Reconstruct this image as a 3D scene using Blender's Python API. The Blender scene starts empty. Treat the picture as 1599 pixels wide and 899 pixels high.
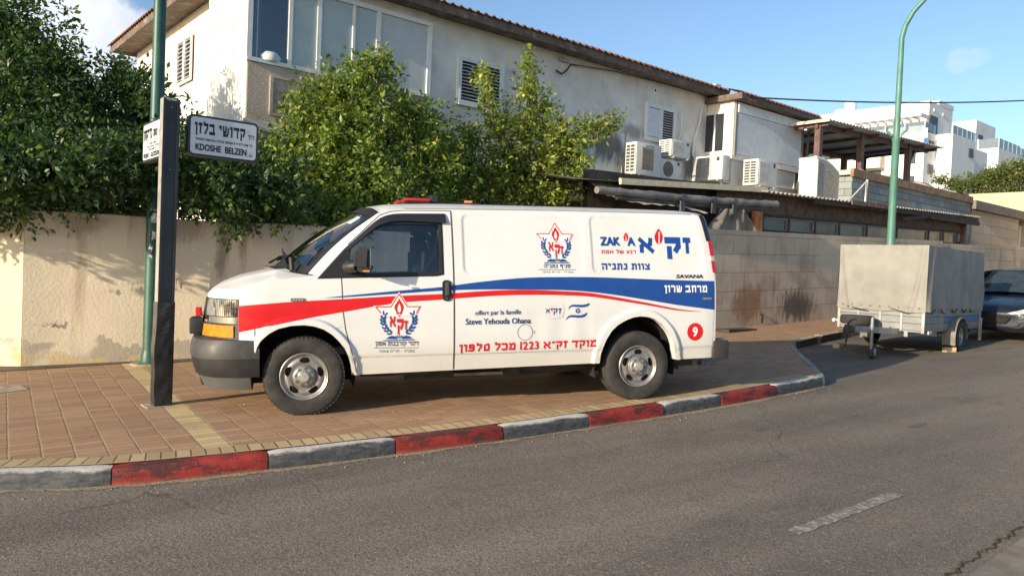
import bpy, bmesh, math, random
import numpy as np
from mathutils import Vector, Matrix
random.seed(7); RNG = np.random.default_rng(7)
sc = bpy.context.scene
C = sc.collection
rad = math.radians

# ---------------------------------------------------------------- camera
cam_d = bpy.data.cameras.new("camera"); cam = bpy.data.objects.new("camera", cam_d); C.objects.link(cam)
cam_d.sensor_width = 36.0; cam_d.lens = 26.57; cam_d.clip_start = 0.1; cam_d.clip_end = 3000
R_ = Vector((0.99912283, 0.0011181, 0.04186072)); U_ = Vector((-0.04187565, 0.02667694, 0.99876662)); F_ = Vector((0, 0.99964348, -0.02670036))
mw = Matrix.Identity(4)
for i in range(3):
    mw[i][0] = R_[i]; mw[i][1] = U_[i]; mw[i][2] = -F_[i]
mw[2][3] = 1.6
cam.matrix_world = mw
sc.camera = cam

# ---------------------------------------------------------------- sky, sun, exposure
SUN_AZ = 43.0      # the way the light travels, degrees from world +x
SUN_EL = 15.2
sun_d = bpy.data.lights.new("sun", 'SUN'); sun = bpy.data.objects.new("sun", sun_d); C.objects.link(sun)
sun_d.energy = 4.9; sun_d.angle = rad(0.55); sun_d.color = (1.0, 0.85, 0.63)
L = Vector((math.cos(rad(SUN_AZ)) * math.cos(rad(SUN_EL)), math.sin(rad(SUN_AZ)) * math.cos(rad(SUN_EL)), -math.sin(rad(SUN_EL))))
sun.rotation_euler = L.to_track_quat('-Z', 'Y').to_euler()
sun.location = (-20, -20, 20)
w = bpy.data.worlds.new("World"); sc.world = w; w.use_nodes = True
nt = w.node_tree; N = nt.nodes; K = nt.links
bg = N["Background"]; sky = N.new("ShaderNodeTexSky"); sky.sky_type = 'NISHITA'; sky.sun_disc = False
sky.sun_elevation = rad(SUN_EL)
sky.sun_rotation = math.atan2(-L.x, -L.y)      # measured from +y towards +x
sky.air_density = 1.0; sky.dust_density = 1.0; sky.ozone_density = 2.8; sky.altitude = 20
bg.inputs[1].default_value = 0.15
# a few real clouds in the sky, fixed by direction
geo = N.new("ShaderNodeTexCoord")
nz = N.new("ShaderNodeTexNoise"); nz.inputs["Scale"].default_value = 7.0; nz.inputs["Detail"].default_value = 7.0; nz.inputs["Roughness"].default_value = 0.6
K.new(geo.outputs["Generated"], nz.inputs["Vector"])
def cloud(d, r, soft, amt):
    dist = N.new("ShaderNodeVectorMath"); dist.operation = 'DISTANCE'
    K.new(geo.outputs["Generated"], dist.inputs[0]); dist.inputs[1].default_value = Vector(d).normalized()
    m = N.new("ShaderNodeMath"); m.operation = 'MULTIPLY_ADD'; K.new(nz.outputs["Fac"], m.inputs[0]); m.inputs[1].default_value = -soft
    K.new(dist.outputs["Value"], m.inputs[2])
    mr = N.new("ShaderNodeMapRange"); mr.interpolation_type = 'SMOOTHSTEP'
    mr.inputs["From Min"].default_value = r - soft * 0.5 + soft * 0.06; mr.inputs["From Max"].default_value = r - soft * 0.5 - soft * 0.12
    mr.inputs["To Min"].default_value = 0; mr.inputs["To Max"].default_value = amt
    K.new(m.outputs[0], mr.inputs["Value"]); return mr.outputs[0]
cl = [cloud((-0.575, 1, 0.205), 0.115, 0.09, 0.92), cloud((-0.68, 1, 0.265), 0.085, 0.09, 0.9), cloud((-0.50, 1, 0.235), 0.065, 0.07, 0.9),
      cloud((0.575, 1, 0.2955), 0.012, 0.035, 0.22), cloud((0.592, 1, 0.300), 0.010, 0.035, 0.20), cloud((0.605, 1, 0.303), 0.007, 0.03, 0.12)]
acc = cl[0]
for c in cl[1:]:
    mx = N.new("ShaderNodeMath"); mx.operation = 'MAXIMUM'; K.new(acc, mx.inputs[0]); K.new(c, mx.inputs[1]); acc = mx.outputs[0]
crmp = N.new("ShaderNodeValToRGB"); K.new(nz.outputs["Fac"], crmp.inputs[0])
crmp.color_ramp.elements[0].position = 0.35; crmp.color_ramp.elements[0].color = (3.2, 3.5, 4.1, 1)
crmp.color_ramp.elements[1].position = 0.65; crmp.color_ramp.elements[1].color = (4.9, 5.0, 5.2, 1)
mixc = N.new("ShaderNodeMixRGB"); K.new(acc, mixc.inputs[0]); K.new(sky.outputs[0], mixc.inputs[1]); K.new(crmp.outputs[0], mixc.inputs[2])
K.new(mixc.outputs[0], bg.inputs[0])
sc.view_settings.view_transform = 'Standard'; sc.view_settings.look = 'None'; sc.view_settings.exposure = 0.55; sc.view_settings.gamma = 1.0
sc.view_settings.use_curve_mapping = False
sc.render.engine = 'CYCLES'
sc.cycles.max_bounces = 8; sc.cycles.transparent_max_bounces = 12

# ---------------------------------------------------------------- frames of reference
A40 = rad(40)
UX, UY = math.cos(A40), math.sin(A40)
G = 0.03317341660413268        # the street climbs along u
def S(u, v, z=0.0): return Vector((u * UX - v * UY, u * UY + v * UX, z))
def zp(u): return 0.0409 + G * u      # pavement level
def zr(u): return -0.0891 + G * u     # road level

# ---------------------------------------------------------------- mesh builder
ORG = {}
class MB:
    def __init__(s): s.v = []; s.f = []; s.m = []; s.uv = []
    def add(s, vs, fs, mi=0):
        o = len(s.v); s.v += [tuple(p) for p in vs]; s.f += [tuple(i + o for i in f) for f in fs]; s.m += [mi] * len(fs); return s
    def box(s, x0, x1, y0, y1, z0, z1, mi=0, ins=0.0):
        i = ins
        if i <= 0:
            vs = [(x0,y0,z0),(x1,y0,z0),(x1,y1,z0),(x0,y1,z0),(x0,y0,z1),(x1,y0,z1),(x1,y1,z1),(x0,y1,z1)]
            return s.add(vs, [(0,3,2,1),(4,5,6,7),(0,1,5,4),(1,2,6,5),(2,3,7,6),(3,0,4,7)], mi)
        bm = bmesh.new(); bmesh.ops.create_cube(bm, size=1.0)
        for v in bm.verts: v.co = Vector(((x0+x1)/2 + v.co.x*(x1-x0), (y0+y1)/2 + v.co.y*(y1-y0), (z0+z1)/2 + v.co.z*(z1-z0)))
        bmesh.ops.bevel(bm, geom=list(bm.edges), offset=i, segments=2, affect='EDGES', profile=0.6)
        return s.bm(bm, mi)
    def bm(s, bm, mi=0):
        bm.verts.index_update(); vs = [tuple(v.co) for v in bm.verts]; fs = [tuple(v.index for v in f.verts) for f in bm.faces]; bm.free(); return s.add(vs, fs, mi)
    def obox(s, c, ax, ay, az, mi=0):
        c, ax, ay, az = map(Vector, (c, ax, ay, az)); vs = []
        for k in (-1, 1):
            for i, j in ((-1,-1),(1,-1),(1,1),(-1,1)): vs.append(c + ax*i*0.5 + ay*j*0.5 + az*k*0.5)
        return s.add(vs, [(0,3,2,1),(4,5,6,7),(0,1,5,4),(1,2,6,5),(2,3,7,6),(3,0,4,7)], mi)
    def bar(s, a, b, w, h, mi=0, up=(0,0,1)):
        a, b = Vector(a), Vector(b); d = (b - a); l = d.length; d.normalize(); up = Vector(up)
        x = d.cross(up); 
        if x.length < 1e-4: x = d.cross(Vector((1,0,0)))
        x.normalize(); y = x.cross(d)
        return s.obox((a + b) / 2, d * l, x * w, y * h, mi)
    def tube(s, pts, r, n=12, mi=0, caps=True):
        pts = [Vector(p) for p in pts]; rs = r if isinstance(r, (list, tuple)) else [r] * len(pts)
        rings = []; px = None
        for i, p in enumerate(pts):
            d = (pts[min(i+1, len(pts)-1)] - pts[max(i-1, 0)]).normalized()
            if px is None:
                px = d.cross(Vector((0,0,1)))
                if px.length < 1e-3: px = d.cross(Vector((1,0,0)))
            px = (px - d * px.dot(d)).normalized(); py = d.cross(px)
            rings.append([p + (px * math.cos(2*math.pi*k/n) + py * math.sin(2*math.pi*k/n)) * rs[i] for k in range(n)])
        vs = [q for g in rings for q in g]; fs = []
        for i in range(len(pts) - 1):
            for k in range(n):
                k2 = (k+1) % n; fs.append((i*n+k, i*n+k2, (i+1)*n+k2, (i+1)*n+k))
        if caps:
            fs.append(tuple(range(n-1, -1, -1))); fs.append(tuple((len(pts)-1)*n + k for k in range(n)))
        return s.add(vs, fs, mi)
    def lathe(s, prof, n, c, ax, xx, mi=0, cap=False):
        """prof: (along axis, radius) pairs turned about ax through c"""
        c, ax, xx = Vector(c), Vector(ax).normalized(), Vector(xx).normalized(); yy = ax.cross(xx)
        vs = []; fs = []
        for (t, r) in prof:
            for k in range(n):
                an = 2*math.pi*k/n; vs.append(c + ax*t + (xx*math.cos(an) + yy*math.sin(an))*r)
        for i in range(len(prof)-1):
            for k in range(n):
                k2 = (k+1) % n; fs.append((i*n+k, i*n+k2, (i+1)*n+k2, (i+1)*n+k))
        if cap: fs.append(tuple((len(prof)-1)*n + k for k in range(n)))
        return s.add(vs, fs, mi)
    def grid(s, rows, mi=0, skip=None):
        nr, nc = len(rows), len(rows[0]); vs = [p for r in rows for p in r]; fs = []
        for i in range(nr-1):
            for j in range(nc-1):
                if skip and skip(i, j): continue
                fs.append((i*nc+j, i*nc+j+1, (i+1)*nc+j+1, (i+1)*nc+j))
        return s.add(vs, fs, mi)
    def prism(s, poly, fn0, fn1, mi=0):
        """poly: 2-D outline; fn0/fn1 map (a,b) to 3-D for the two faces"""
        n = len(poly); vs = [fn0(*p) for p in poly] + [fn1(*p) for p in poly]
        fs = [tuple(range(n-1,-1,-1)), tuple(range(n, 2*n))] + [(k, (k+1)%n, n+(k+1)%n, n+k) for k in range(n)]
        return s.add(vs, fs, mi)
    def build(s, name, mats, parent=None, smooth=None, label=None, org=None, kind=None, uv=None):
        me = bpy.data.meshes.new(name)
        o0 = org if org is not None else (ORG.get(parent.name) if parent is not None else None)
        vs = s.v if o0 is None else [(p[0]-o0[0], p[1]-o0[1], p[2]-o0[2]) for p in s.v]
        me.from_pydata(vs, [], s.f)
        mats = mats if isinstance(mats, (list, tuple)) else [mats]
        for m in mats: me.materials.append(m)
        if len(mats) > 1: me.polygons.foreach_set("material_index", s.m)
        if uv is not None:
            ul = me.uv_layers.new(name="UVMap")
            for lp in me.loops: ul.data[lp.index].uv = uv[lp.vertex_index]
        b = bmesh.new(); b.from_mesh(me)
        if uv is None: bmesh.ops.remove_doubles(b, verts=b.verts, dist=1e-5)
        bmesh.ops.recalc_face_normals(b, faces=b.faces); b.to_mesh(me); b.free()
        if smooth is not None:
            me.polygons.foreach_set("use_smooth", [True]*len(me.polygons))
            if smooth < 180: me.set_sharp_from_angle(angle=rad(smooth))
        o = bpy.data.objects.new(name, me); C.objects.link(o)
        if parent is not None: o.parent = parent
        if label: o["label"] = label
        if kind: o["kind"] = kind
        return o
def thing(name, label, cat, loc=(0,0,0), rz=0.0, group=None, mat=None, org=None):
    o = bpy.data.objects.new(name, None); C.objects.link(o); o.empty_display_size = 0.2
    if mat is not None: o.matrix_world = mat
    else: o.location = loc; o.rotation_euler = (0, 0, rz)
    o["label"] = label; o["category"] = cat
    if group: o["group"] = group
    if org is not None: ORG[o.name] = org
    return o
def street_thing(name, label, cat, u, v, z=0.0, group=None):
    """an Empty at (u,v,z) turned with the street; its parts are given in street coordinates"""
    return thing(name, label, cat, S(u, v, z), A40, group, org=(u, v, z))
def tag(o, label, cat, group=None):
    o["label"] = label; o["category"] = cat
    if group: o["group"] = group
    return o
def street_mesh(mb, name, mats, u, v, z, smooth=None, kind=None, uv=None):
    o = mb.build(name, mats, None, smooth, org=(u, v, z), kind=kind, uv=uv); o.location = S(u, v, z); o.rotation_euler = (0,0,A40); return o

# ---------------------------------------------------------------- materials
class NB:
    def __init__(s, name):
        s.m = bpy.data.materials.new(name); s.m.use_nodes = True; s.t = s.m.node_tree; s.N = s.t.nodes; s.K = s.t.links
        s.b = s.N["Principled BSDF"]; s.tc = s.N.new("ShaderNodeTexCoord")
    def link(s, a, b): s.K.new(a, b)
    def noise(s, scale, detail=4, rough=0.55, vec=None, stretch=None):
        n = s.N.new("ShaderNodeTexNoise"); n.inputs["Scale"].default_value = scale; n.inputs["Detail"].default_value = detail; n.inputs["Roughness"].default_value = rough
        src = vec if vec is not None else s.tc.outputs["Object"]
        if stretch:
            mp = s.N.new("ShaderNodeMapping"); mp.inputs["Scale"].default_value = stretch; s.link(src, mp.inputs[0]); src = mp.outputs[0]
        s.link(src, n.inputs["Vector"]); return n.outputs["Fac"]
    def ramp(s, fac, lo, hi, a=0.0, b=1.0):
        r = s.N.new("ShaderNodeMapRange"); r.interpolation_type = 'SMOOTHSTEP'
        r.inputs["From Min"].default_value = lo; r.inputs["From Max"].default_value = hi; r.inputs["To Min"].default_value = a; r.inputs["To Max"].default_value = b
        s.link(fac, r.inputs["Value"]); return r.outputs[0]
    def mix(s, fac, a, b, mode='MIX'):
        m = s.N.new("ShaderNodeMixRGB"); m.blend_type = mode
        for i, x in ((0, fac), (1, a), (2, b)):
            if isinstance(x, (int, float)): m.inputs[i].default_value = x if i == 0 else (x, x, x, 1)
            elif isinstance(x, (tuple, list)): m.inputs[i].default_value = (*x[:3], 1)
            else: s.link(x, m.inputs[i])
        return m.outputs[0]
    def math(s, op, a, b=None, c=None):
        m = s.N.new("ShaderNodeMath"); m.operation = op
        for i, x in enumerate((a, b, c)):
            if x is None: continue
            if isinstance(x, (int, float)): m.inputs[i].default_value = x
            else: s.link(x, m.inputs[i])
        return m.outputs[0]
    def sep(s, vec=None):
        x = s.N.new("ShaderNodeSeparateXYZ"); s.link(vec if vec is not None else s.tc.outputs["Object"], x.inputs[0]); return x.outputs
    def comb(s, x, y, z=0.0):
        c = s.N.new("ShaderNodeCombineXYZ")
        for i, q in enumerate((x, y, z)):
            if isinstance(q, (int, float)): c.inputs[i].default_value = q
            else: s.link(q, c.inputs[i])
        return c.outputs[0]
    def bump(s, h, strength=0.3, dist=0.01, prev=None):
        b = s.N.new("ShaderNodeBump"); b.inputs["Strength"].default_value = strength; b.inputs["Distance"].default_value = dist; s.link(h, b.inputs["Height"])
        if prev is not None: s.link(prev, b.inputs["Normal"])
        s.link(b.outputs[0], s.b.inputs["Normal"]); return b.outputs[0]
    def out(s, col=None, rough=0.7, metal=0.0, spec=None, coat=None):
        if col is not None:
            if isinstance(col, (tuple, list)): s.b.inputs["Base Color"].default_value = (*col[:3], 1)
            else: s.link(col, s.b.inputs["Base Color"])
        if isinstance(rough, (int, float)): s.b.inputs["Roughness"].default_value = rough
        else: s.link(rough, s.b.inputs["Roughness"])
        s.b.inputs["Metallic"].default_value = metal
        if spec is not None: s.b.inputs["Specular IOR Level"].default_value = spec
        if coat is not None: s.b.inputs["Coat Weight"].default_value = coat; s.b.inputs["Coat Roughness"].default_value = 0.06
        return s.m
def ell(n, cx, cz, rx, rz, seed=0.0):
    """soft-edged mask on a wall for stains and a painted sun patch, at (cx, cz) in the wall's own x and z"""
    x, y, z = n.sep(); dx = n.math('DIVIDE', n.math('SUBTRACT', x, cx), rx); dz = n.math('DIVIDE', n.math('SUBTRACT', z, cz), rz)
    d = n.math('SQRT', n.math('ADD', n.math('MULTIPLY', dx, dx), n.math('MULTIPLY', dz, dz)))
    return n.ramp(n.math('ADD', d, n.math('MULTIPLY', n.math('SUBTRACT', n.noise(4.0, 7, 0.75, stretch=(1.6, 1.6, 0.55)), 0.5), 2.2)), 0.35, 1.0, 1, 0)
def plain(name, col, rough=0.6, metal=0.0, var=0.15, scale=6.0, bump=0.0, bscale=60, spec=None, coat=None, dirt=None, dscale=2.0):
    n = NB(name); a = tuple(c*(1-var) for c in col); b = tuple(min(1, c*(1+var)) for c in col)
    c = n.mix(n.ramp(n.noise(scale), 0.3, 0.7), a, b)
    if dirt: c = n.mix(n.ramp(n.noise(dscale, 6, 0.65), 0.52, 0.72, 0, dirt[3]), c, dirt[:3])
    if bump: n.bump(n.noise(bscale, 4), bump, 0.01)
    r = n.ramp(n.noise(scale*1.7), 0.25, 0.75, max(0, rough-0.08), min(1, rough+0.08))
    return n.out(c, r, metal, spec, coat)
# ---------------------------------------------------------------- materials of the setting
def m_asphalt():
    n = NB("asphalt"); mp = n.N.new("ShaderNodeMapping"); mp.inputs["Rotation"].default_value = (0, 0, rad(-33)); n.link(n.tc.outputs["Object"], mp.inputs[0]); al = mp.outputs[0]
    big = n.noise(0.8, 5, 0.6, vec=al, stretch=(0.16, 1.0, 1)); mid = n.noise(2.2, 6, 0.65); g1 = n.noise(48, 3, 0.7); g2 = n.noise(120, 2, 0.8); g3 = n.noise(75, 2, 0.6)
    c = n.mix(n.ramp(big, 0.32, 0.68), (0.140, 0.118, 0.098), (0.250, 0.208, 0.160))
    c = n.mix(n.ramp(mid, 0.45, 0.75, 0, 0.4), c, (0.235, 0.195, 0.145))
    c = n.mix(n.ramp(g1, 0.42, 0.66, 0, 0.55), c, (0.055, 0.050, 0.046))
    c = n.mix(n.ramp(g2, 0.55, 0.75, 0, 0.40), c, (0.045, 0.040, 0.038))
    c = n.mix(n.ramp(g3, 0.60, 0.70, 0, 0.7), c, (0.46, 0.395, 0.31))
    oil = n.noise(0.7, 6, 0.7, vec=al, stretch=(0.5, 1.4, 1)); c = n.mix(n.ramp(oil, 0.57, 0.72, 0, 0.45), c, (0.070, 0.062, 0.06))
    spot = n.noise(2.6, 2, 0.5, vec=al, stretch=(0.5, 1, 1)); c = n.mix(n.ramp(spot, 0.70, 0.78, 0, 0.5), c, (0.06, 0.055, 0.055))
    # hairline cracks and faded scrapes
    vo = n.N.new("ShaderNodeTexVoronoi"); vo.feature = 'DISTANCE_TO_EDGE'; vo.inputs["Scale"].default_value = 0.42; wv = n.N.new("ShaderNodeTexNoise"); wv.inputs["Scale"].default_value = 1.6; wv.inputs["Detail"].default_value = 6; n.link(n.tc.outputs["Object"], wv.inputs["Vector"]); n.link(n.mix(0.35, n.tc.outputs["Object"], wv.outputs["Color"]), vo.inputs["Vector"])
    c = n.mix(n.math('MULTIPLY', n.ramp(vo.outputs["Distance"], 0.001, 0.0040, 0.45, 0), n.ramp(n.noise(0.5), 0.5, 0.58)), c, (0.05, 0.042, 0.036))
    scr = n.noise(1.1, 7, 0.75, vec=al, stretch=(0.25, 5, 1)); c = n.mix(n.ramp(scr, 0.66, 0.74, 0, 0.4), c, (0.42, 0.38, 0.32))
    nn = n.bump(g1, 0.6, 0.012); nn = n.bump(g2, 0.5, 0.006, nn); n.bump(n.noise(5, 4), 0.2, 0.03, nn)
    return n.out(c, 0.85, spec=0.25)
def m_pavers():
    n = NB("pavers"); x, y, z = n.sep(); w1 = n.noise(3.0, 3)
    xs = n.math('DIVIDE', n.math('SUBTRACT', n.math('ADD', x, n.math('MULTIPLY', w1, 0.022)), 0.07), 0.2095); ys = n.math('DIVIDE', n.math('ADD', y, n.math('MULTIPLY', n.noise(2.3, 3), 0.02)), 0.103)
    fx, fy = n.math('FLOOR', xs), n.math('FLOOR', ys)
    wn = n.N.new("ShaderNodeTexWhiteNoise"); wn.noise_dimensions = '2D'; n.link(n.comb(fx, fy), wn.inputs["Vector"]); rnd = wn.outputs["Value"]
    brick = n.mix(rnd, (0.315, 0.185, 0.112), (0.44, 0.285, 0.178))
    brick = n.mix(n.ramp(n.noise(1.1, 5, 0.6), 0.35, 0.7, 0, 0.6), brick, (0.36, 0.215, 0.115))
    yel = n.mix(rnd, (0.46, 0.35, 0.17), (0.62, 0.49, 0.26))
    inband = n.math('MULTIPLY', n.math('GREATER_THAN', xs, 6.0), n.math('LESS_THAN', xs, 7.0))
    c = n.mix(inband, brick, yel)
    px = n.math('PINGPONG', xs, 0.5); px2 = n.math('PINGPONG', n.math('MULTIPLY', xs, 2.0), 0.5); py = n.math('PINGPONG', ys, 0.5)
    fr = n.math('FRACT', xs); jshade = n.ramp(fr, 0.93, 0.975); jx = n.ramp(fr, 0.03, 0.075, 1, 0); jb = n.math('MULTIPLY', n.ramp(px2, 0.03, 0.07, 1, 0), inband); jx = n.math('MAXIMUM', jx, jb)
    jy = n.ramp(py, 0.018, 0.055, 1, 0)
    c = n.mix(n.math('MULTIPLY', jy, n.ramp(n.noise(7), 0.3, 0.6, 0.45, 0.9)), c, (0.13, 0.075, 0.04))
    c = n.mix(n.math('MULTIPLY', jx, n.ramp(n.noise(4), 0.25, 0.60, 0.20, 0.75)), c, (0.52, 0.395, 0.23)); c = n.mix(n.math('MULTIPLY', jshade, n.ramp(n.noise(5), 0.3, 0.6, 0.3, 0.75)), c, (0.10, 0.06, 0.035))  # last mix paints the shaded side of each groove as a dark line
    c = n.mix(n.ramp(n.noise(0.8, 6, 0.65), 0.50, 0.75, 0, 0.55), c, (0.24, 0.16, 0.10))
    c = n.mix(n.ramp(n.noise(9, 6, 0.7), 0.58, 0.72, 0, 0.4), c, (0.12, 0.075, 0.05))
    h = n.math('SUBTRACT', n.math('MULTIPLY', n.noise(60, 3), 0.3), n.math('MULTIPLY', jy, 0.25))
    nn = n.bump(h, 0.30, 0.006); n.bump(rnd, 0.12, 0.006, nn)
    return n.out(c, 0.85, spec=0.25)
def m_border():
    n = NB("edging_pavers"); uvn = n.N.new("ShaderNodeUVMap"); x, y, z = n.sep(uvn.outputs[0])
    xs = n.math('DIVIDE', x, 0.104); wn = n.N.new("ShaderNodeTexWhiteNoise"); wn.noise_dimensions = '1D'; n.link(n.math('FLOOR', xs), wn.inputs["W"])
    c = n.mix(wn.outputs["Value"], (0.37, 0.265, 0.135), (0.52, 0.39, 0.215))
    c = n.mix(n.ramp(n.noise(1.2, 5), 0.4, 0.7, 0, 0.45), c, (0.38, 0.27, 0.16))
    j = n.ramp(n.math('PINGPONG', xs, 0.5), 0.03, 0.085, 1, 0); c = n.mix(n.math('MULTIPLY', j, 0.8), c, (0.085, 0.055, 0.03))
    c = n.mix(n.ramp(y, 0.012, 0.03, 0.75, 0), c, (0.5, 0.4, 0.24))
    n.bump(n.math('SUBTRACT', n.math('MULTIPLY', n.noise(70), 0.3), j), 0.35, 0.006)
    return n.out(c, 0.85, spec=0.25)
def m_kerb(name, red):
    n = NB(name); x, y, z = n.sep(); uvn = n.N.new("ShaderNodeUVMap"); ux, uy, _ = n.sep(uvn.outputs[0])    # uy: 0 road edge .. 1 top edge .. 2 back
    nz = n.noise(9, 6, 0.7, stretch=(1, 1, 3)); nz2 = n.noise(3.0, 5, 0.65); fine = n.noise(45, 4, 0.7)
    if red:
        c = n.mix(n.ramp(nz2, 0.35, 0.7), (0.22, 0.018, 0.016), (0.36, 0.045, 0.035))
        c = n.mix(n.ramp(n.noise(2.6, 7, 0.75, stretch=(1, 1, 4)), 0.47, 0.57, 0, 0.85), c, (0.045, 0.028, 0.028))
        c = n.mix(n.ramp(fine, 0.62, 0.74, 0, 0.6), c, (0.30, 0.22, 0.17))
        lowdirt = n.ramp(n.math('ADD', uy, n.math('MULTIPLY', nz2, 0.5)), 0.25, 0.55, 0.65, 0); c = n.mix(lowdirt, c, (0.25, 0.14, 0.085))
    else:
        worn = n.ramp(n.math('ADD', uy, n.math('MULTIPLY', n.math('SUBTRACT', nz2, 0.5), 0.9)), 0.82, 1.08)
        c = n.mix(n.ramp(nz, 0.35, 0.62), (0.040, 0.046, 0.054), (0.095, 0.095, 0.098))
        c = n.mix(n.ramp(n.noise(5, 6, 0.7, stretch=(0.5, 0.5, 2)), 0.58, 0.66, 0, 0.6), c, (0.26, 0.245, 0.22))
        c = n.mix(worn, c, (0.52, 0.49, 0.44)); c = n.mix(n.ramp(fine, 0.60, 0.72, 0, 0.6), c, (0.12, 0.11, 0.10))
    n.bump(n.math('ADD', n.noise(28, 5), n.math('MULTIPLY', nz, 0.8)), 0.35, 0.012)
    return n.out(c, 0.7, spec=0.3)
def m_plaster(name, base, stain, streak, brown=(0.30, 0.23, 0.15), streak_amt=0.6, low=None, bump=0.35, patch=0.5, marks=()):
    """old wall plaster: blotches, vertical run-off streaks, flaking near the foot (z is height)"""
    n = NB(name); x, y, z = n.sep()
    c = n.mix(n.ramp(n.noise(1.3, 6, 0.62), 0.36, 0.68, 0, patch), base, stain)
    st = n.noise(1.0, 5, 0.6, stretch=(2.6, 2.6, 0.22)); c = n.mix(n.ramp(st, 0.55, 0.74, 0, streak_amt), c, streak)
    c = n.mix(n.ramp(n.noise(14, 5, 0.7), 0.60, 0.76, 0, 0.35), c, brown)
    if low is not None:     # flaked band over the foot
        edge = n.math('ADD', z, n.math('MULTIPLY', n.math('SUBTRACT', n.noise(1.5, 6, 0.7), 0.5), 0.75))
        c = n.mix(n.math('MULTIPLY', n.ramp(edge, low - 0.02, low + 0.01, 0.85, 0), n.ramp(n.noise(0.9, 3), 0.42, 0.5)), c, (0.44, 0.375, 0.29)); c = n.mix(n.math('MULTIPLY', n.ramp(edge, low*0.5, low*0.6, 0.8, 0), n.ramp(n.noise(2.4, 4), 0.40, 0.5)), c, (0.66, 0.49, 0.26))
    crack = n.N.new("ShaderNodeTexVoronoi"); crack.feature = 'DISTANCE_TO_EDGE'; crack.inputs["Scale"].default_value = 0.9
    mp = n.N.new("ShaderNodeMixRGB"); mp.inputs[0].default_value = 0.22; n.link(n.tc.outputs["Object"], mp.inputs[1]); nn = n.N.new("ShaderNodeTexNoise"); nn.inputs["Scale"].default_value = 2.0; nn.inputs["Detail"].default_value = 5; n.link(n.tc.outputs["Object"], nn.inputs["Vector"]); n.link(nn.outputs["Color"], mp.inputs[2]); n.link(mp.outputs[0], crack.inputs["Vector"])
    c = n.mix(n.math('MULTIPLY', n.ramp(crack.outputs["Distance"], 0.002, 0.007, 0.5, 0), n.ramp(n.noise(0.8), 0.5, 0.6)), c, tuple(q*0.35 for q in base))
    for (cx, cz, rx, rz, col, amt) in marks: c = n.mix(n.math('MULTIPLY', ell(n, cx, cz, rx, rz), amt), c, col)
    n.bump(n.math('ADD', n.noise(25, 6, 0.7), n.math('MULTIPLY', n.noise(4, 4), 0.6)), bump, 0.02)
    return n.out(c, 0.9, spec=0.15)
def m_blocks(name, c1, c2, mortar, bw, bh, offset=0.5, msize=0.008, slope=0.0, stain=(0.25, 0.16, 0.09), samt=0.5, bump=0.4, marks=()):
    """coursed blocks on a wall whose local x runs along it and local z is up"""
    n = NB(name); x, y, z = n.sep(); br = n.N.new("ShaderNodeTexBrick"); br.offset = offset
    z2 = n.math('SUBTRACT', z, n.math('MULTIPLY', x, slope)) if slope else z
    wob = n.math('MULTIPLY', n.noise(1.7, 4), 0.03)
    n.link(n.comb(n.math('ADD', n.math('ADD', x, y), wob), n.math('ADD', z2, wob)), br.inputs["Vector"])
    br.inputs["Color1"].default_value = (*c1, 1); br.inputs["Color2"].default_value = (*c2, 1); br.inputs["Mortar"].default_value = (*mortar, 1)
    br.inputs["Scale"].default_value = 1.0; br.inputs["Brick Width"].default_value = bw; br.inputs["Row Height"].default_value = bh; br.inputs["Mortar Size"].default_value = msize; br.inputs["Mortar Smooth"].default_value = 0.3; br.inputs["Bias"].default_value = 0.0
    c = n.mix(n.ramp(n.noise(1.1, 6, 0.65), 0.42, 0.72, 0, samt), br.outputs["Color"], stain)
    c = n.mix(n.ramp(n.noise(1.2, 5, 0.6, stretch=(3, 3, 0.3)), 0.56, 0.74, 0, samt*0.8), c, tuple(q*0.6 for q in stain))
    c = n.mix(n.ramp(n.noise(20, 5, 0.7), 0.55, 0.75, 0, 0.35), c, tuple(q*1.3 for q in c1))
    for (cx, cz, rx, rz, col, amt) in marks: c = n.mix(n.math('MULTIPLY', ell(n, cx, cz, rx, rz), amt), c, col)
    h = n.math('SUBTRACT', n.math('MULTIPLY', n.noise(35, 5, 0.7), 0.6), n.math('MULTIPLY', br.outputs["Fac"], 1.2))
    n.bump(h, bump, 0.015)
    return n.out(c, 0.9, spec=0.15)
def m_glass(name, tint=(0.5, 0.6, 0.62), alpha=0.35, rough=0.02):
    """thin window glass: mirrors the street by Fresnel, otherwise lets the room behind show"""
    m = bpy.data.materials.new(name); m.use_nodes = True; t = m.node_tree; Nn = t.nodes; Kk = t.links
    for q in list(Nn): Nn.remove(q)
    o = Nn.new("ShaderNodeOutputMaterial"); tr = Nn.new("ShaderNodeBsdfTransparent"); tr.inputs[0].default_value = (*tint, 1)
    gl = Nn.new("ShaderNodeBsdfGlossy"); gl.inputs["Roughness"].default_value = rough; fr = Nn.new("ShaderNodeFresnel"); fr.inputs[0].default_value = 1.55
    tcn = Nn.new("ShaderNodeTexCoord"); nz = Nn.new("ShaderNodeTexNoise"); nz.inputs["Scale"].default_value = 1.6; Kk.new(tcn.outputs["Object"], nz.inputs["Vector"])
    bp = Nn.new("ShaderNodeBump"); bp.inputs["Strength"].default_value = 0.06; bp.inputs["Distance"].default_value = 0.05; Kk.new(nz.outputs["Fac"], bp.inputs["Height"]); Kk.new(bp.outputs[0], gl.inputs["Normal"])
    mx = Nn.new("ShaderNodeMixShader"); mm = Nn.new("ShaderNodeMath"); mm.operation = 'ADD'; mm.inputs[1].default_value = alpha; Kk.new(fr.outputs[0], mm.inputs[0]); mm.use_clamp = True
    Kk.new(mm.outputs[0], mx.inputs[0]); Kk.new(tr.outputs[0], mx.inputs[1]); Kk.new(gl.outputs[0], mx.inputs[2]); Kk.new(mx.outputs[0], o.inputs[0]); return m

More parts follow.
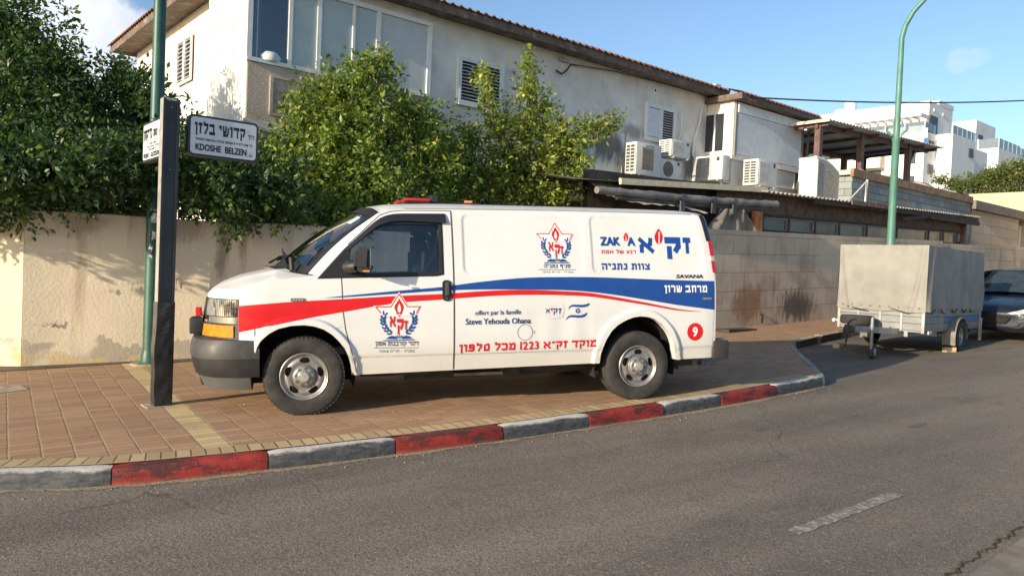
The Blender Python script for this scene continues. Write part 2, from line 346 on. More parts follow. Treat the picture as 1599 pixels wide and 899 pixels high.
ASPH = m_asphalt(); PAVE = m_pavers(); BORD = m_border(); KRED = m_kerb("kerb_red_paint", True); KGREY = m_kerb("kerb_white_paint", False)
GROUND = plain("dry_ground", (0.20, 0.165, 0.115), 0.95, var=0.25, scale=0.8, bump=0.4, bscale=12)
GARDEN = plain("garden_soil", (0.10, 0.075, 0.05), 0.95, var=0.35, scale=3, bump=0.6, bscale=20)
BLACK = plain("black_void", (0.012, 0.011, 0.010), 0.9, var=0.3)

# ---------------------------------------------------------------- ground, road, pavement, kerb
def sheet(name, poly, zf, mat, kind="structure"):
    mb = MB(); mb.add([S(u, v, zf(u)) for u, v in poly], [tuple(range(len(poly)))]); return mb.build(name, mat, kind=kind)
sheet("ground", [(-300, -300), (700, -300), (700, 400), (-300, 400)], lambda u: zr(u) - 0.05, GROUND)
sheet("road", [(-90, -70), (60, -70), (60, 12), (-90, 12)], zr, ASPH)
kerb_pts = [(-3.2, 10.2), (-2.3, 8.6), (-1.3, 7.45), (-0.35, 6.68), (0.65, 6.12), (1.27, 5.79), (2.29, 5.52), (3.29, 5.32), (4.30, 5.155), (5.29, 5.045), (6.29, 4.955), (7.24, 4.895), (8.35, 4.87), (9.45, 4.87)]
bay_pts = [(9.45, 4.87), (9.78, 5.04), (10.8, 5.80), (12.0, 6.68), (12.74, 7.16), (13.6, 7.36), (15.5, 7.62), (18, 7.92), (22, 8.2), (30, 8.4), (44, 8.5)]
def smooth_line(pts, n):
    out = []
    for i in range(len(pts)-1):
        p0, p1, p2, p3 = pts[max(i-1, 0)], pts[i], pts[i+1], pts[min(i+2, len(pts)-1)]
        for k in range(n):
            t = k/n; out.append(tuple(0.5*((2*p1[j]) + (-p0[j]+p2[j])*t + (2*p0[j]-5*p1[j]+4*p2[j]-p3[j])*t*t + (-p0[j]+3*p1[j]-3*p2[j]+p3[j])*t**3) for j in (0, 1)))
    out.append(pts[-1]); return out
def offset_line(pts, d):
    out = []
    for i, p in enumerate(pts):
        a, b = pts[max(i-1, 0)], pts[min(i+1, len(pts)-1)]; tx, ty = b[0]-a[0], b[1]-a[1]; l = math.hypot(tx, ty); out.append((p[0] - ty/l*d, p[1] + tx/l*d))
    return out
LW0 = Vector((-6.165, 9.526)); LWA = rad(28.0)       # the plaster garden wall's foot line
def lw(x, y=0.0): return Vector((LW0.x + x*math.cos(LWA) - y*math.sin(LWA), LW0.y + x*math.sin(LWA) + y*math.cos(LWA)))
# pavement: one sheet in the frame of the pavers, which follow the plaster wall
P34 = Vector((UX*0, UY*0))
def to34(p): return (p.x*math.cos(rad(34)) + p.y*math.sin(rad(34)), -p.x*math.sin(rad(34)) + p.y*math.cos(rad(34)), p.z)
front = smooth_line(kerb_pts, 6) + smooth_line(bay_pts, 6)[1:]
inner = offset_line(front, 0.12)
mb = MB(); nf = len(inner); far = []
for (u, v) in inner:
    if u < 9.2: q = max(11.8, v + 0.5)
    else: q = 10.5
    far.append((u, q))
vs = [to34(S(u, v, zp(u))) for u, v in inner] + [to34(S(u, v, zp(u))) for u, v in far]
mb.add(vs, [(i, i+1, nf+i+1, nf+i) for i in range(nf-1)])
pv = mb.build("pavement", PAVE, kind="structure"); pv.rotation_euler = (0, 0, rad(34))
# edging course of yellow pavers behind the kerb
line = smooth_line(kerb_pts, 8); a_, b_ = offset_line(line, 0.121), offset_line(line, 0.325)
mb = MB(); uv = []; s_ = 0
for i, (p, q) in enumerate(zip(a_, b_)):
    if i: s_ += math.hypot(p[0]-a_[i-1][0], p[1]-a_[i-1][1])
    mb.v += [tuple(S(p[0], p[1], zp(p[0]) + 0.004)), tuple(S(q[0], q[1], zp(q[0]) + 0.004))]; uv += [(s_, 0), (s_, 0.2)]
for i in range(len(a_)-1): mb.f.append((2*i, 2*i+2, 2*i+3, 2*i+1)); mb.m.append(0)
mb.build("pavement_edging", BORD, kind="structure", uv=uv)
# kerb: one-metre stones with worn edges
def kerb_run(name, pts, cols, stones, h=0.13):
    mb = MB(); uv = []
    dense = smooth_line(pts, 24); acc_ = [0]
    for i in range(1, len(dense)): acc_.append(acc_[-1] + math.hypot(dense[i][0]-dense[i-1][0], dense[i][1]-dense[i-1][1]))
    def at(s):
        s = min(max(s, 0), acc_[-1]); j = min(max(np.searchsorted(acc_, s) - 1, 0), len(dense)-2); t = (s - acc_[j])/max(1e-9, acc_[j+1]-acc_[j])
        p, q = dense[j], dense[j+1]; tx, ty = q[0]-p[0], q[1]-p[1]; l = math.hypot(tx, ty); return p[0]+tx*t, p[1]+ty*t, -ty/l, tx/l
    r = random.Random(3)
    for (s0, s1, ci) in stones(at, acc_):
        g = 0.005; n = 14; dz = r.uniform(-0.004, 0.004); dy = r.uniform(-0.006, 0.006)
        prof = [(0.0, -0.04), (0.0, 0.0), (0.004, h*0.55), (0.012, h*0.86), (0.022, h*0.965), (0.036, h), (0.118, h), (0.118, h-0.06)]; tv = [0, 0.05, 0.55, 0.85, 0.95, 1.05, 1.9, 2.0]
        o = len(mb.v)
        for k in range(n+1):
            s = s0 + g + (s1 - s0 - 2*g)*k/n; u, v, nx, ny = at(s); e = 0.008 if k in (0, n) else 0.0
            for (d, z), t in zip(prof, tv):
                d2 = d + dy + r.uniform(-1, 1)*0.0016 + e*(1 if t < 1 else 0); z2 = z + dz*(z > 0) - e*(z > 0.05) + r.uniform(-1, 1)*0.0012
                mb.v.append(tuple(S(u + nx*d2, v + ny*d2, zr(u) + z2))); uv.append((s, t))
        m_ = len(prof)
        for k in range(n):
            for j in range(m_-1): mb.f.append((o+k*m_+j, o+(k+1)*m_+j, o+(k+1)*m_+j+1, o+k*m_+j+1)); mb.m.append(ci)
        mb.f.append(tuple(o + j for j in range(m_))); mb.m.append(ci); mb.f.append(tuple(o + n*m_ + j for j in range(m_-1, -1, -1))); mb.m.append(ci)
    return mb.build(name, cols, kind="structure", uv=uv, smooth=35)
def painted(at, acc_):
    # boundaries found along u
    us = [-3.2, -2.4, -1.6, -0.7, 0.2, 1.27, 2.29, 3.29, 4.30, 5.29, 6.29, 7.24, 8.35, 9.44]; col = [1, 0, 1, 0, 1, 0, 1, 0, 1, 0, 1, 0, 1]
    ss = np.linspace(0, acc_[-1], 4000); uu = np.array([at(s)[0] for s in ss]); bs = [ss[np.argmin(abs(uu - q))] for q in us]
    return [(bs[i], bs[i+1], col[i]) for i in range(len(col))]
kerb_run("kerb", kerb_pts, [KRED, KGREY], painted)
KOLD = m_kerb("kerb_old_concrete", False)
def plainstones(at, acc_): n = int(acc_[-1]/1.0); return [(i*acc_[-1]/n, (i+1)*acc_[-1]/n, 0) for i in range(n)]
kerb_run("kerb_of_parking_bay", bay_pts, [plain("bay_kerb_stone", (0.30, 0.25, 0.19), 0.85, var=0.3, scale=5, bump=0.5, bscale=30, dirt=(0.14, 0.11, 0.09, 0.6))], plainstones, 0.128)
# fine grit and sand swept along the kerb foot
SAND = plain("kerb_grit", (0.27, 0.21, 0.13), 0.95, var=0.4, scale=40, bump=0.5, bscale=90)
mb = MB(); ln = smooth_line(kerb_pts, 10); rr = random.Random(5)
o1 = offset_line(ln, 0.01)
wd = [0.035 + 0.05*abs(math.sin(i*0.37)) * rr.random() + 0.02*math.sin(i*0.13) for i in range(len(ln))]
o2 = [offset_line(ln, -max(0.015, wd[i]))[i] for i in range(len(ln))]
mb.grid([[S(p[0], p[1], zr(p[0]) + 0.006), S(q[0], q[1], zr(q[0]) + 0.0035)] for p, q in zip(o1, o2)]); mb.build("gutter_grit", SAND, kind="structure")
# painted lane dashes, worn
def m_dash(name, amt):
    n = NB(name); t = n.ramp(n.noise(26, 5, 0.75), 0.5 - amt*0.16, 0.62 - amt*0.1); c = n.mix(t, (0.37, 0.345, 0.31), (0.165, 0.143, 0.118)); n.bump(n.noise(120, 3), 0.4, 0.01); return n.out(c, 0.8)
def dash(name, pts, w, amt):
    mb = MB(); vs = []
    (x0, y0), (x1, y1) = pts; d = Vector((x1-x0, y1-y0)).normalized(); nx = Vector((-d.y, d.x)); n = 24; l = math.hypot(x1-x0, y1-y0); rows = []
    for k in range(n+1):
        p = Vector((x0, y0)) + d*l*k/n; row = []
        for sgn in (-1, 1):
            q = p + nx*sgn*(w/2 + rr.uniform(-0.012, 0.006)); u = q.x*UX + q.y*UY; row.append((q.x, q.y, zr(u) + 0.004))
        rows.append(row)
    mb.grid(rows); return mb.build(name, m_dash(name+"_paint", amt), kind="structure")
dash("lane_marking", [(1.78, 4.585), (2.82, 5.385)], 0.10, 0.75)
# cracked seam at the near right corner of the road
CRK = plain("crack_debris", (0.055, 0.035, 0.02), 0.95, var=0.5, scale=30, bump=0.8, bscale=50)
mb = MB(); p0, p1 = Vector((2.30, 3.92)), Vector((3.55, 4.97)); n = 90; rows = []
for k in range(n+1):
    t = k/n; p = p0.lerp(p1, t); d = (p1-p0).normalized(); nx = Vector((-d.y, d.x)); p = p + nx*(0.012*math.sin(t*37) + 0.008*math.sin(t*91)); w_ = 0.005 + 0.018*rr.random()*abs(math.sin(t*60))
    q0, q1 = p - nx*w_, p + nx*w_; rows.append([(q0.x, q0.y, zr(q0.x*UX+q0.y*UY)+0.004), (p.x, p.y, zr(p.x*UX+p.y*UY)+0.004+w_*0.5), (q1.x, q1.y, zr(q1.x*UX+q1.y*UY)+0.004)])
mb.grid(rows); mb.build("road_crack", CRK, kind="structure")
NEWASPH = plain("old_grey_asphalt", (0.21, 0.178, 0.14), 0.9, var=0.25, scale=5, bump=0.6, bscale=120, dirt=(0.09, 0.075, 0.06, 0.6))
sheet_pts = [(2.36, 3.88), (3.62, 4.94), (9.0, 9.4), (9.0, 2.0), (3.0, 1.5)]
mb = MB(); mb.add([(x, y, zr(x*UX + y*UY) + 0.0022) for x, y in sheet_pts], [tuple(range(5))]); mb.build("road_patch", NEWASPH, kind="structure")
# litter specks on pavement and road
GRAV = plain("pebble", (0.26, 0.22, 0.17), 0.9, var=0.5, scale=20)
mb = MB(); rr = random.Random(11)
for i in range(260):
    if i < 130: u = rr.uniform(-0.5, 9.4); v_ = np.interp(u, [p[0] for p in kerb_pts], [p[1] for p in kerb_pts]) - abs(rr.gauss(0, 0.12)) - 0.02; z = zr(u) + 0.003
    else: u = rr.uniform(0, 9); v_ = np.interp(u, [p[0] for p in kerb_pts], [p[1] for p in kerb_pts]) + rr.uniform(0.15, 3.5); z = zp(u) + 0.003
    r = rr.uniform(0.002, 0.007); p = S(u, v_, z); a = rr.uniform(0, 6.28)
    mb.obox(p, (math.cos(a)*r*2, math.sin(a)*r*2, 0), (-math.sin(a)*r*1.3, math.cos(a)*r*1.3, 0), (0, 0, r))
mb.build("gravel", GRAV, kind="stuff")
# storm drain mouths in the bay kerb, cover plates
for (u0, u1) in ((12.95, 13.75), (13.92, 14.85)):
    pass
# ---------------------------------------------------------------- walls along the street
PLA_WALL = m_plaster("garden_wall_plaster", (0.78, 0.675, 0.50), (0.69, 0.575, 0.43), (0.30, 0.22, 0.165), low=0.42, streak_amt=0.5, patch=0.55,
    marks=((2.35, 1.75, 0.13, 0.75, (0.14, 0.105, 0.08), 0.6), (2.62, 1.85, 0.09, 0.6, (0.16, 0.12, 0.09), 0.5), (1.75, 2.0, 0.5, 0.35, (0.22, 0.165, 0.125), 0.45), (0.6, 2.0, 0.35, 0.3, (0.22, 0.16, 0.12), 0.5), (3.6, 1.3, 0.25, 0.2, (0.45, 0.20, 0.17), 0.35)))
t = thing("garden_wall", "old cream plaster garden wall with flaking foot under the citrus trees", "wall", (LW0.x, LW0.y, 0), LWA)
def zw(x): p = lw(x); return zp(p.x*UX + p.y*UY)
mb = MB(); n = 60; ln = 8.05; rows = []
top = 2.06
for j, (yy, zz) in enumerate([(0, None), (0, 0.02), (0, 0.5), (0, 1.0), (0, 1.5), (0, 1.98), (0.012, 2.06), (0.10, 2.075), (0.19, 2.06), (0.20, 1.9), (0.2, None)]):
    row = []
    for i in range(n+1):
        x = ln*i/n; wv = 0.012*math.sin(x*1.7) + 0.006*math.sin(x*5.1); z = zw(x) - 0.15 if zz is None else max(zz, zw(x) - 0.02) if zz < 1 else zz + 0.012*math.sin(x*2.3) + 0.02*x*0.3
        row.append((x, yy + (wv if yy == 0 else 0), z))
    rows.append(row)
mb.grid(rows); mb.add([rows[j][0] for j in range(len(rows))], [tuple(range(len(rows)))]); mb.add([rows[j][-1] for j in range(len(rows))], [tuple(range(len(rows)))])
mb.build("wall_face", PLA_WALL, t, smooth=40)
mb = MB(); mb.obox((-1.44, 0.80, 0.95), (2.95, -1.375, 0), (0.085, 0.182, 0), (0, 0, 2.3)); mb.build("corner_wing", PLA_WALL, t)
# scratched letters on the plaster
SCR = plain("pencil_scratch", (0.13, 0.10, 0.085), 0.9)
mb = MB()
def scratch(pts, wid=0.008):
    for p, q in zip(pts[:-1], pts[1:]): mb.bar((p[0], -0.016, p[1]), (q[0], -0.016, q[1]), wid, wid*0.5)
for pts in ([(1.72, 1.26), (1.60, 1.26), (1.60, 1.14), (1.70, 1.14)], [(1.60, 1.20), (1.68, 1.20)], [(1.77, 1.14), (1.77, 1.26), (1.87, 1.27)], [(1.22, 1.07), (1.24, 1.17)], [(1.29, 1.06), (1.30, 1.17)], [(0.95, 1.07), (1.02, 1.07)], [(0.98, 1.04), (0.98, 1.11)], [(0.22, 0.62), (0.26, 0.66), (0.28, 0.61), (0.33, 0.65), (0.35, 0.6), (0.38, 0.69)], [(0.12, 0.63), (0.15, 0.635)]): scratch(pts)
mb.build("scratched_letters", SCR, t)

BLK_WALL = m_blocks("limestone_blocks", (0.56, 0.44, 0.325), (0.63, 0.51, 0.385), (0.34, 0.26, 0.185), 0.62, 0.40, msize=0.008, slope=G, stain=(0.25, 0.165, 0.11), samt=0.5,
    marks=((7.300, 0.631, 1.1, 0.5, (0.085, 0.07, 0.06), 0.85), (5.300, 0.651, 0.8, 0.6, (0.26, 0.125, 0.05), 0.7), (8.900, 1.851, 1.0, 0.8, (0.66, 0.54, 0.39), 0.75)))  # last mark is a sunlit patch painted into the stone; others soot, rust
t = street_thing("block_wall", "beige limestone block wall with soot stain beside the covered trailer", "wall", 9.3, 9.34, zp(9.3))
mb = MB()
def wall_run(mb, u0, u1, v0, v1, top0, top1, n=12, base=None):
    vs = []; k = 0
    for i in range(n+1):
        u = u0 + (u1-u0)*i/n; tz = top0 + (top1-top0)*i/n; b = zp(u) - 0.2
        vs += [(u, v0, b), (u, v0, tz), (u, v1, tz), (u, v1, b)]
    fs = []
    for i in range(n):
        for j in range(3): fs.append((4*i+j, 4*(i+1)+j, 4*(i+1)+j+1, 4*i+j+1))
    fs += [(0, 1, 2, 3), (4*n+3, 4*n+2, 4*n+1, 4*n)]
    mb.add(vs, fs)
wall_run(mb, 9.3, 25.0, 9.34, 9.60, 2.44, 2.97); wall_run(mb, 9.3, 9.56, 9.603, 10.9, 2.44, 2.45, 1)
mb.build("wall_face", BLK_WALL, t)
mb = MB(); mb.tube([(15.12, 9.36, 0.80), (15.12, 9.31, 0.80), (15.12, 9.29, 0.74), (15.10, 9.29, 0.60)], 0.022, 8); mb.build("drain_pipe", BLACK, t)
# storm drain mouths: dark slabs painted for the shaded openings in the bay kerb
DR = plain("drain_shade_and_iron", (0.035, 0.03, 0.028), 0.8, var=0.4)
def bayv(u): return float(np.interp(u, [p[0] for p in bay_pts], [p[1] for p in bay_pts]))
t = street_thing("storm_drain", "storm drain with two dark mouths in the kerb behind the trailer jockey wheel", "drain", 13.4, bayv(13.4), zr(13.4))
CONC = plain("drain_concrete", (0.36, 0.30, 0.21), 0.9, var=0.3, scale=7, bump=0.4)
for (u0, u1) in ((13.0, 14.05), (14.25, 15.4)):
    mb = MB(); a, b = Vector((u0, bayv(u0), 0)), Vector((u1, bayv(u1), 0)); d = (b-a).normalized(); nx = Vector((-d.y, d.x, 0)); q = nx*-0.008
    vs = [a+q+Vector((0,0,zr(u0)+0.004)), b+q+Vector((0,0,zr(u1)+0.004)), b+q+Vector((0,0,zr(u1)+0.108)), a+q+Vector((0,0,zr(u0)+0.108))]
    vs2 = [p + nx*0.03 for p in vs]; mb.add(vs + vs2, [(0,1,2,3),(7,6,5,4),(0,4,5,1),(1,5,6,2),(2,6,7,3),(3,7,4,0)]); mb.build("drain_mouth", DR, t)
    mb = MB(); mb.bar(a + nx*0.055 + Vector((0,0,zr(u0)+0.137)), b + nx*0.055 + Vector((0,0,zr(u1)+0.137)), 0.16, 0.012); mb.build("drain_lid", CONC, t)

# ---------------------------------------------------------------- the house
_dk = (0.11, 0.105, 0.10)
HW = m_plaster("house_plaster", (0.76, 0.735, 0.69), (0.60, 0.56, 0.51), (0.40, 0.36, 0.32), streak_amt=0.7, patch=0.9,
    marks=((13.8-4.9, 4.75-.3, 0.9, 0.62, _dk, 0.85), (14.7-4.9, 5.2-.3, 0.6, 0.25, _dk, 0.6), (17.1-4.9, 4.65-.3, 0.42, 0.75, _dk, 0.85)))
HWL = m_plaster("house_side_plaster", (0.80, 0.76, 0.66), (0.74, 0.68, 0.56), (0.52, 0.45, 0.35), streak_amt=0.3, patch=0.4)
HRO = m_plaster("balcony_roughcast", (0.52, 0.45, 0.38), (0.40, 0.33, 0.27), (0.30, 0.25, 0.20), streak_amt=0.4, bump=1.0)
ALU = plain("white_aluminium", (0.74, 0.74, 0.72), 0.4, var=0.06, spec=0.4)
SHUT = plain("white_shutter", (0.66, 0.69, 0.72), 0.5, var=0.06)
GREYP = plain("grey_blind", (0.50, 0.53, 0.54), 0.6, var=0.06, scale=2)
FROST = plain("pale_green_blind", (0.40, 0.46, 0.46), 0.25, var=0.08, scale=2, spec=0.6)
DKG = m_glass("dark_window_glass", (0.30, 0.38, 0.45), 0.10)
DARKR = plain("dark_room", (0.03, 0.03, 0.032), 0.9)
WOOD = plain("weathered_fascia", (0.135, 0.098, 0.078), 0.8, var=0.3, scale=5, bump=0.4, bscale=30, dirt=(0.42, 0.34, 0.27, 0.6), dscale=4)
def m_tiles():
    n = NB("roof_tiles"); c = n.mix(n.ramp(n.noise(3, 5), 0.35, 0.7), (0.21, 0.085, 0.055), (0.32, 0.15, 0.095)); c = n.mix(n.ramp(n.noise(9, 5, 0.7), 0.55, 0.72, 0, 0.6), c, (0.20, 0.14, 0.10)); n.bump(n.noise(25, 4), 0.3, 0.02); return n.out(c, 0.85)
TILE = m_tiles()
h = street_thing("house", "long two storey cream house with tiled roof behind the trees", "house", 4.9, 13.0, 0.3)
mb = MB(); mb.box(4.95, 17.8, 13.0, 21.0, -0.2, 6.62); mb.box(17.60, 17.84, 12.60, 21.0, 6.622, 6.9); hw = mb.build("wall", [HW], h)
mb = MB(); mb.box(4.935, 4.948, 14.96, 21.0, -0.2, 6.62); mb.build("side_wall", HWL, h, label="sunlit cream side wall of the house")
# enclosed balcony
mb = MB(); mb.box(4.77, 8.42, 12.93, 14.95, 3.95, 4.94); mb.build("balcony_parapet", HRO, h)
mb = MB(); mb.box(4.755, 4.768, 12.945, 14.95, 3.95, 4.94); mb.build("balcony_side", HWL, h)
mb = MB(); mb.box(5.22, 6.75, 12.915, 12.928, 4.12, 4.72); mb.build("balcony_panel", plain("balcony_stone", (0.40, 0.34, 0.285), 0.9, var=0.25, scale=9, bump=0.5), h)
mb = MB()
for z0, z1, u0, u1 in ((4.08, 4.118, 5.16, 6.81), (4.722, 4.76, 5.16, 6.81)): mb.box(u0, u1, 12.90, 12.928, z0, z1)
for u0, u1 in ((5.16, 5.218), (6.752, 6.81)): mb.box(u0, u1, 12.90, 12.928, 4.119, 4.721)
mb.build("balcony_moulding", HRO, h)
mb = MB(); mb.box(4.70, 8.5, 12.88, 15.0, 3.78, 3.945); mb.build("balcony_slab", HW, h)
mb = MB(); mb.box(4.79, 8.40, 12.96, 14.93, 6.45, 6.62); mb.build("balcony_head", HW, h)
# glazing of the balcony: sill, head, mullions, panes
mb = MB(); mb.box(4.74, 8.46, 12.895, 12.99, 4.942, 5.01); mb.box(4.74, 8.46, 12.895, 12.99, 6.36, 6.447)
for u, wd in ((4.78, 0.09), (5.50, 0.07), (6.04, 0.08), (6.73, 0.05), (7.25, 0.09), (8.42, 0.09)): mb.box(u - wd/2, u + wd/2, 12.905, 12.985, 5.012, 6.358)
mb.box(4.742, 4.80, 12.992, 14.95, 4.942, 5.01); mb.box(4.742, 4.80, 12.992, 14.95, 6.36, 6.447)
for v in (13.06, 13.62, 14.25, 14.9): mb.box(4.745, 4.795, v-0.035, v+0.035, 5.012, 6.358)
mb.build("balcony_frame", ALU, h)
for k, (u0, u1, m) in enumerate(((4.83, 5.465, DKG), (5.535, 6.0, FROST), (6.08, 6.705, FROST), (6.755, 7.205, FROST), (7.295, 8.375, GREYP))):
    mb = MB(); mb.box(u0, u1, 12.94, 12.955, 5.012, 6.358); mb.build("balcony_pane", m, h)
mb = MB()
for (v0, v1) in ((13.1, 13.58), (13.66, 14.21), (14.29, 14.86)): mb.box(4.76, 4.775, v0, v1, 5.012, 6.358)
mb.build("balcony_side_pane", ALU, h)
# things seen behind the clear pane: blinds and a white bundle on the sill
VB = plain("vertical_blind", (0.22, 0.27, 0.35), 0.7)
mb = MB()
for k in range(11): mb.box(4.84 + k*0.058, 4.84 + k*0.058 + 0.045, 13.16 + 0.012*(k % 2), 13.165 + 0.012*(k % 2), 5.0, 6.3)
mb.build("vertical_blind", VB, h)
mb = MB(); mb.box(4.80, 8.39, 14.2, 14.21, 5.0, 6.44); mb.build("balcony_back_wall", DARKR, h)
mb = MB(); mb.lathe([(0, 0.20), (0.08, 0.22), (0.16, 0.16), (0.2, 0.02)], 14, (5.17, 13.05, 5.0), (0,0,1), (1,0,0)); mb.build("white_bundle", plain("white_cloth", (0.55, 0.6, 0.62), 0.9), h, smooth=60)
# shutters
def louvre_leaf(mb, u0, u1, z0, z1, v, open_=True, nsl=11):
    mb.box(u0, u0+0.05, v-0.03, v+0.012, z0, z1); mb.box(u1-0.05, u1, v-0.03, v+0.012, z0, z1); mb.box(u0+0.052, u1-0.052, v-0.03, v+0.012, z0, z0+0.055); mb.box(u0+0.052, u1-0.052, v-0.03, v+0.012, z1-0.055, z1)
    for k in range(nsl):
        z = z0 + 0.075 + (z1 - z0 - 0.15)*(k + 0.5)/nsl; hh = (z1 - z0 - 0.13)/nsl
        if open_: mb.obox(((u0+u1)/2, v - 0.006, z), (u1-u0-0.11, 0, 0), (0, 0.034, 0.020), (0, -0.004, 0.007))
        else: mb.obox(((u0+u1)/2, v - 0.004, z), (u1-u0-0.11, 0, 0), (0, 0.012, hh*1.02), (0, 0.008, -0.0005))
def shutter_window(u0, u1, z0, z1, kinds):
    mb = MB(); mb.box(u0+0.03, u1-0.03, 12.987, 12.997, z0+0.02, z1-0.02); bk = mb.build("window", DARKR, h)
    mb = MB(); mb.box(u0-0.05, u0, 12.94, 12.998, z0-0.05, z1+0.05); mb.box(u1, u1+0.05, 12.94, 12.998, z0-0.05, z1+0.05); mb.box(u0, u1, 12.94, 12.998, z1+0.001, z1+0.05); mb.box(u0, u1, 12.93, 12.998, z0-0.05, z0-0.001); mb.build("frame", ALU, bk, org=ORG[h.name])
    um = (u0+u1)/2
    for (a, b), op in zip(((u0+0.004, um-0.004), (um+0.004, u1-0.004)), kinds):
        mb = MB(); louvre_leaf(mb, a, b, z0+0.004, z1-0.004, 12.965, op); mb.build("shutter", SHUT, bk, org=ORG[h.name])
shutter_window(9.2, 10.34, 5.0, 5.93, (True, True))
shutter_window(15.2, 16.33, 5.1, 5.98, (False, True))
# shuttered window on the sunny side
mb = MB(); mb.box(4.90, 4.933, 16.42, 17.36, 5.22, 6.12); sw = mb.build("side_window", DARKR, h)
mb = MB()
for v0, v1 in ((16.40, 16.87), (16.90, 17.38)):
    mb.box(4.86, 4.899, v0, v0+0.045, 5.2, 6.15); mb.box(4.86, 4.899, v1-0.045, v1, 5.2, 6.15); mb.box(4.86, 4.899, v0+0.046, v1-0.046, 5.2, 5.25); mb.box(4.86, 4.899, v0+0.046, v1-0.046, 6.10, 6.15)
    for k in range(10): mb.obox((4.885, (v0+v1)/2, 5.30 + k*0.085), (0.032, 0, 0.02), (0, v1-v0-0.1, 0), (-0.004, 0, 0.008))
mb.build("shutter", ALU, sw, org=ORG[h.name])
# hipped roof: eave board, soffit, tile slopes with waved eave
ez = 6.62; u0, u1, v0, v1 = 4.42, 18.2, 12.56, 21.5
mb = MB(); mb.box(u0+0.02, u1, v0+0.02, v1-0.02, ez, ez+0.03); rf = mb.build("roof", WOOD, h, label="brown boarded eave and tiled hip roof")
mb = MB(); mb.box(u0, u1, v0-0.001, v0+0.025, ez-0.03, ez+0.17); mb.box(u0-0.001, u0+0.025, v0+0.026, v1, ez-0.03, ez+0.17); mb.build("fascia", WOOD, rf, org=ORG[h.name])
mb = MB(); ridge = 4.0; slope = 0.36
def tz(d): return ez + 0.165 + d*slope
nn = 520; rows = []
for d in (0.0, 0.02, 0.6, 2.0, ridge):
    row = []
    for i in range(nn+1):
        u = u0 - 0.06 + d + (u1 - u0 + 0.06 - d)*i/nn; ph = (u*2*math.pi/0.21); row.append((u, v0 - 0.06 + d, tz(d) + 0.028*max(-0.5, math.sin(ph)) + (0.0 if d else -0.02)))
    rows.append(row)
rows.insert(0, [(p[0], p[1]+0.03, ez+0.15) for p in rows[0]])
mb.grid(rows); rows = []
for d in (0.0, 0.02, 0.6, 2.0, ridge):
    row = []
    for i in range(nn+1):
        v = v0 - 0.06 + d + (v1 - v0 + 0.12 - 2*d)*i/nn; ph = (v*2*math.pi/0.21); row.append((u0 - 0.06 + d, v, tz(d) + 0.028*max(-0.5, math.sin(ph)) + (0.0 if d else -0.02)))
    rows.append(row)
rows.insert(0, [(p[0]+0.03, p[1], ez+0.15) for p in rows[0]])
mb.grid(rows); mb.box(u0+4, u1, v0+4, v1, ez+0.2, ez+0.165+ridge*slope-0.02); mb.build("tiles", TILE, rf, smooth=50, org=ORG[h.name])
# wall fittings
GREYM = plain("grey_conduit", (0.36, 0.35, 0.33), 0.6)
DKPL = plain("black_cable_sheath", (0.02, 0.02, 0.022), 0.5)
mb = MB(); mb.lathe([(0, 0.10), (-0.02, 0.10), (-0.03, 0.085)], 20, (15.49, 12.998, 6.38), (0, 1, 0), (1, 0, 0), cap=True); vt = mb.build("wall_vent", ALU, h)
mb = MB(); mb.lathe([(-0.031, 0.035), (-0.034, 0.03)], 14, (15.49, 12.998, 6.38), (0, 1, 0), (1, 0, 0), cap=True); mb.build("vent_hole", BLACK, vt, org=ORG[h.name])
mb = MB(); mb.tube([(10.78, 12.96, 4.6), (10.8, 12.96, 5.6), (10.72, 12.95, 5.86), (10.66, 12.95, 5.9)], 0.012, 8); mb.tube([(10.70, 12.99, 5.9), (10.64, 12.9, 5.93)], 0.03, 8); mb.build("conduit", GREYM, h)
mb = MB(); mb.tube([(11.92, 12.95, 6.19), (12.10, 12.94, 6.14), (12.24, 12.93, 6.25), (12.36, 12.93, 6.41), (12.55, 12.93, 6.43)], 0.02, 8); mb.tube([(12.5, 12.92, 6.43), (13.9, 12.92, 6.55), (16.15, 12.9, 6.60), (17.55, 12.85, 6.57)], 0.012, 8); mb.build("service_cable", DKPL, h)
mb = MB(); mb.box(12.02, 12.3, 12.9, 12.998, 6.43, 6.5, ins=0.01); mb.tube([(12.1, 12.95, 6.48), (12.0, 12.85, 6.52), (11.95, 12.84, 6.46)], 0.018, 8); mb.build("cable_bracket", GREYM, h)
mb = MB(); mb.tube([(17.2, 12.97, 4.9), (17.25, 12.97, 5.4), (17.45, 12.97, 5.9), (17.5, 12.97, 6.25)], 0.028, 8); mb.tube([(17.2, 12.96, 4.9), (17.35, 12.95, 4.75), (17.6, 12.93, 4.86)], 0.022, 8); mb.build("drain_pipe", ALU, h)
mb = MB(); mb.tube([(16.62, 12.96, 5.9), (16.66, 12.97, 5.5), (16.55, 12.97, 5.2)], 0.015, 8); mb.build("drain_hose", ALU, h)
